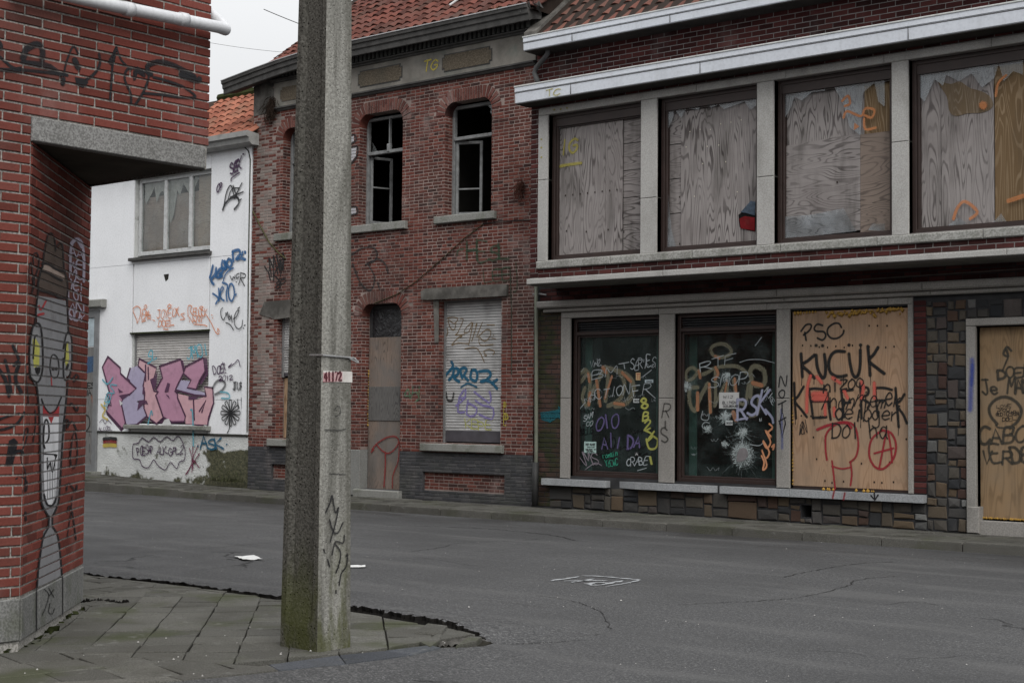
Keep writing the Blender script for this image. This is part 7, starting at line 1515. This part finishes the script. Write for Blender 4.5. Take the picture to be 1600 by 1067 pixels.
g = Paint(FM, dg+.006); g.text('RTF', 1094, 580, 1152, 564, 15, 1.3); g.text('SMOP', 1110, 606, 1168, 598, 17, 1.2); g.stroke([(1156, 566), (1170, 562), (1190, 562), (1210, 567)], 1); g.text('NEIGE', 1194, 612, 1208, 634, 9, 1.2, up=(.5, -.8)); g.stroke([(1098, 642), (1096, 654), (1106, 656), (1108, 646)], 1.1); g.text('C', 1098, 672, 1112, 670, 10, 1.2); g.stroke([(1160, 698), (1160, 676)], 1); g.stroke([(1172, 694), (1186, 696), (1194, 690)], 1.1); g.stroke([(1180, 540), (1190, 527)], 1.2); g.scrawl(1078, 560, 1205, 650, 14, .42, 35, .8); g.scrawl(1080, 640, 1190, 735, 7, .36, 36, .6); g.done(WHG, W2, 'white marker tags on the right glass')
g = Paint(FM, dg+.007); g.text('RSK', 1152, 654, 1198, 648, 34, 3.6, .1); g.stroke([(1150, 656), (1168, 653)], 3); g.stroke([(1196, 640), (1206, 652), (1208, 660)], 4); g.done(LVG, W2, 'lavender RSK tag on the right glass')
g = Paint(FM, dg+.007); g.stroke([(1202, 662), (1207, 668), (1200, 676), (1206, 684), (1196, 672), (1204, 690), (1198, 700), (1192, 688), (1202, 706), (1196, 716), (1190, 702), (1198, 726), (1192, 734), (1194, 722), (1190, 712)], 2.6); g.stroke([(1206, 698), (1210, 694), (1208, 702)], 2.6); g.done(PCH, W2, 'peach vertical tag at the right edge of the glass')
sticker(W2, 1124, 613, 1155, 638, (.45, .45, .44), [('WIJ', 1130, 622, 1146, 4), ('BLIJVEN', 1129, 631, 1150, 4), ('DOELBEWUST', 1130, 636, 1154, 3)], 'white handwritten notice stuck on the right glass'); sticker(W2, 1134, 657, 1145, 664, (.55, .57, .57), [('HAVEN', 1135, 662.5, 1144, 3.4)])
CRK = m_paint('crushed_glass_white', (.5, .56, .56), .7, .5, grain=.9); CRM = m_paint('crushed_glass_mist', (.5, .56, .56), .6, 1.0, grain=1.3); CRL = m_paint('crack_line', (.3, .36, .36), .32, .7)
def impact(x, y, r, n, hole, seed):
    q = np.random.default_rng(seed); g = Paint(FM, dg+.009)
    for k in range(n):
        a = q.uniform(0, 6.28); r0 = hole*q.uniform(.7, 1.1); r1 = r*q.uniform(.35, 1)*(1 if k % 4 else 1.7); g.stroke([(x+r0*.9*cos(a), y+r0*sin(a)), (x+(r0+r1)/2*.9*cos(a+.03), y+(r0+r1)/2*sin(a+.03)), (x+r1*.9*cos(a+q.uniform(-.06, .06)), y+r1*sin(a))], .55, n=1)
    for k in range(3):
        rr3 = hole+(r-hole)*(.25+.25*k); a0 = q.uniform(0, 6.28); g.stroke([(x+rr3*.9*cos(a0+t*.35), y+rr3*sin(a0+t*.35)+q.uniform(-1, 1)) for t in range(int(q.integers(4, 10)))], .7)
    g.done(CRL, W2, 'radiating cracks in the right glass')
    g = Paint(FM, dg+.011); g.dot(x, y, max(4, hole*1.75)); g.dot(x+q.uniform(-3, 3), y-hole*.7, hole*1.2+2); g.done(CRM, W2)
    g = Paint(FM, dg+.0125)
    for k in range(int(30*max(1, hole/5))):
        a = q.uniform(0, 6.28); rr3 = hole*q.uniform(.8, 1.5)+q.uniform(0, 3); a2 = a+q.uniform(-1.2, 1.2); l_ = q.uniform(.8, 3.2); g.stroke([(x+rr3*.9*cos(a), y+rr3*sin(a)), (x+rr3*.9*cos(a)+l_*cos(a2), y+rr3*sin(a)+l_*sin(a2))], q.uniform(.35, .9), n=1)
    g.done(CRK, W2)
impact(1160, 711, 34, 46, 12, 1); impact(1160, 676, 18, 40, 4, 2); impact(1072, 604, 20, 44, 4, 3); impact(1134, 652, 18, 40, 5, 4); impact(1106, 670, 11, 20, 2.5, 5); impact(1135, 588, 14, 30, 3, 6); impact(1132, 694, 7, 12, 1.5, 7)
b = MB(); cc_ = [FM.px(1160+9.5*cos(k*.52+.2)*random.uniform(.8, 1.15), 711+11*sin(k*.52)*random.uniform(.85, 1.1), dg) for k in range(12)]; b.prism(FM, cc_[::-1], dg+.0135, dg+.015); part('hole_backing', b, m_plain('grey_cardboard', (.2, .185, .19), .9, .2, 12, .2), W2)

# ================================================================== overhead wires
def span(name, a, c, sagm, label, rad=.0045):
    b = MB(); a, c = np.array(a), np.array(c); b.tube([a+(c-a)*t/12-np.array([0, 0, sagm*4*(t/12)*(1-t/12)]) for t in range(13)], rad, 5); return setp(part(name, b, M_black, None), label, 'wire')
def far(x, y, dist): return CAM+ray(x, y)*dist
span('overhead_wire', far(300, 62, 40), far(470, 84, 40), .05, 'thin overhead wire crossing the sky between corner building and pole'); span('overhead_wire', (-6.95, 6.42, FPo.px(455, 20)[1]), far(412, 15, 9.5), .004, 'short thin wire running left from the upper concrete pole', .0025)
tufts('kerb_weeds', [tuple(ground(x, y, .03)) for x, y in ((725, 985), (738, 990), (700, 981), (640, 968))], 'dry weeds growing at the crumbled kerb tip', 11, .06, 14, m_plain('dry_weed', (.11, .1, .055), .9, .3, 9, .2))
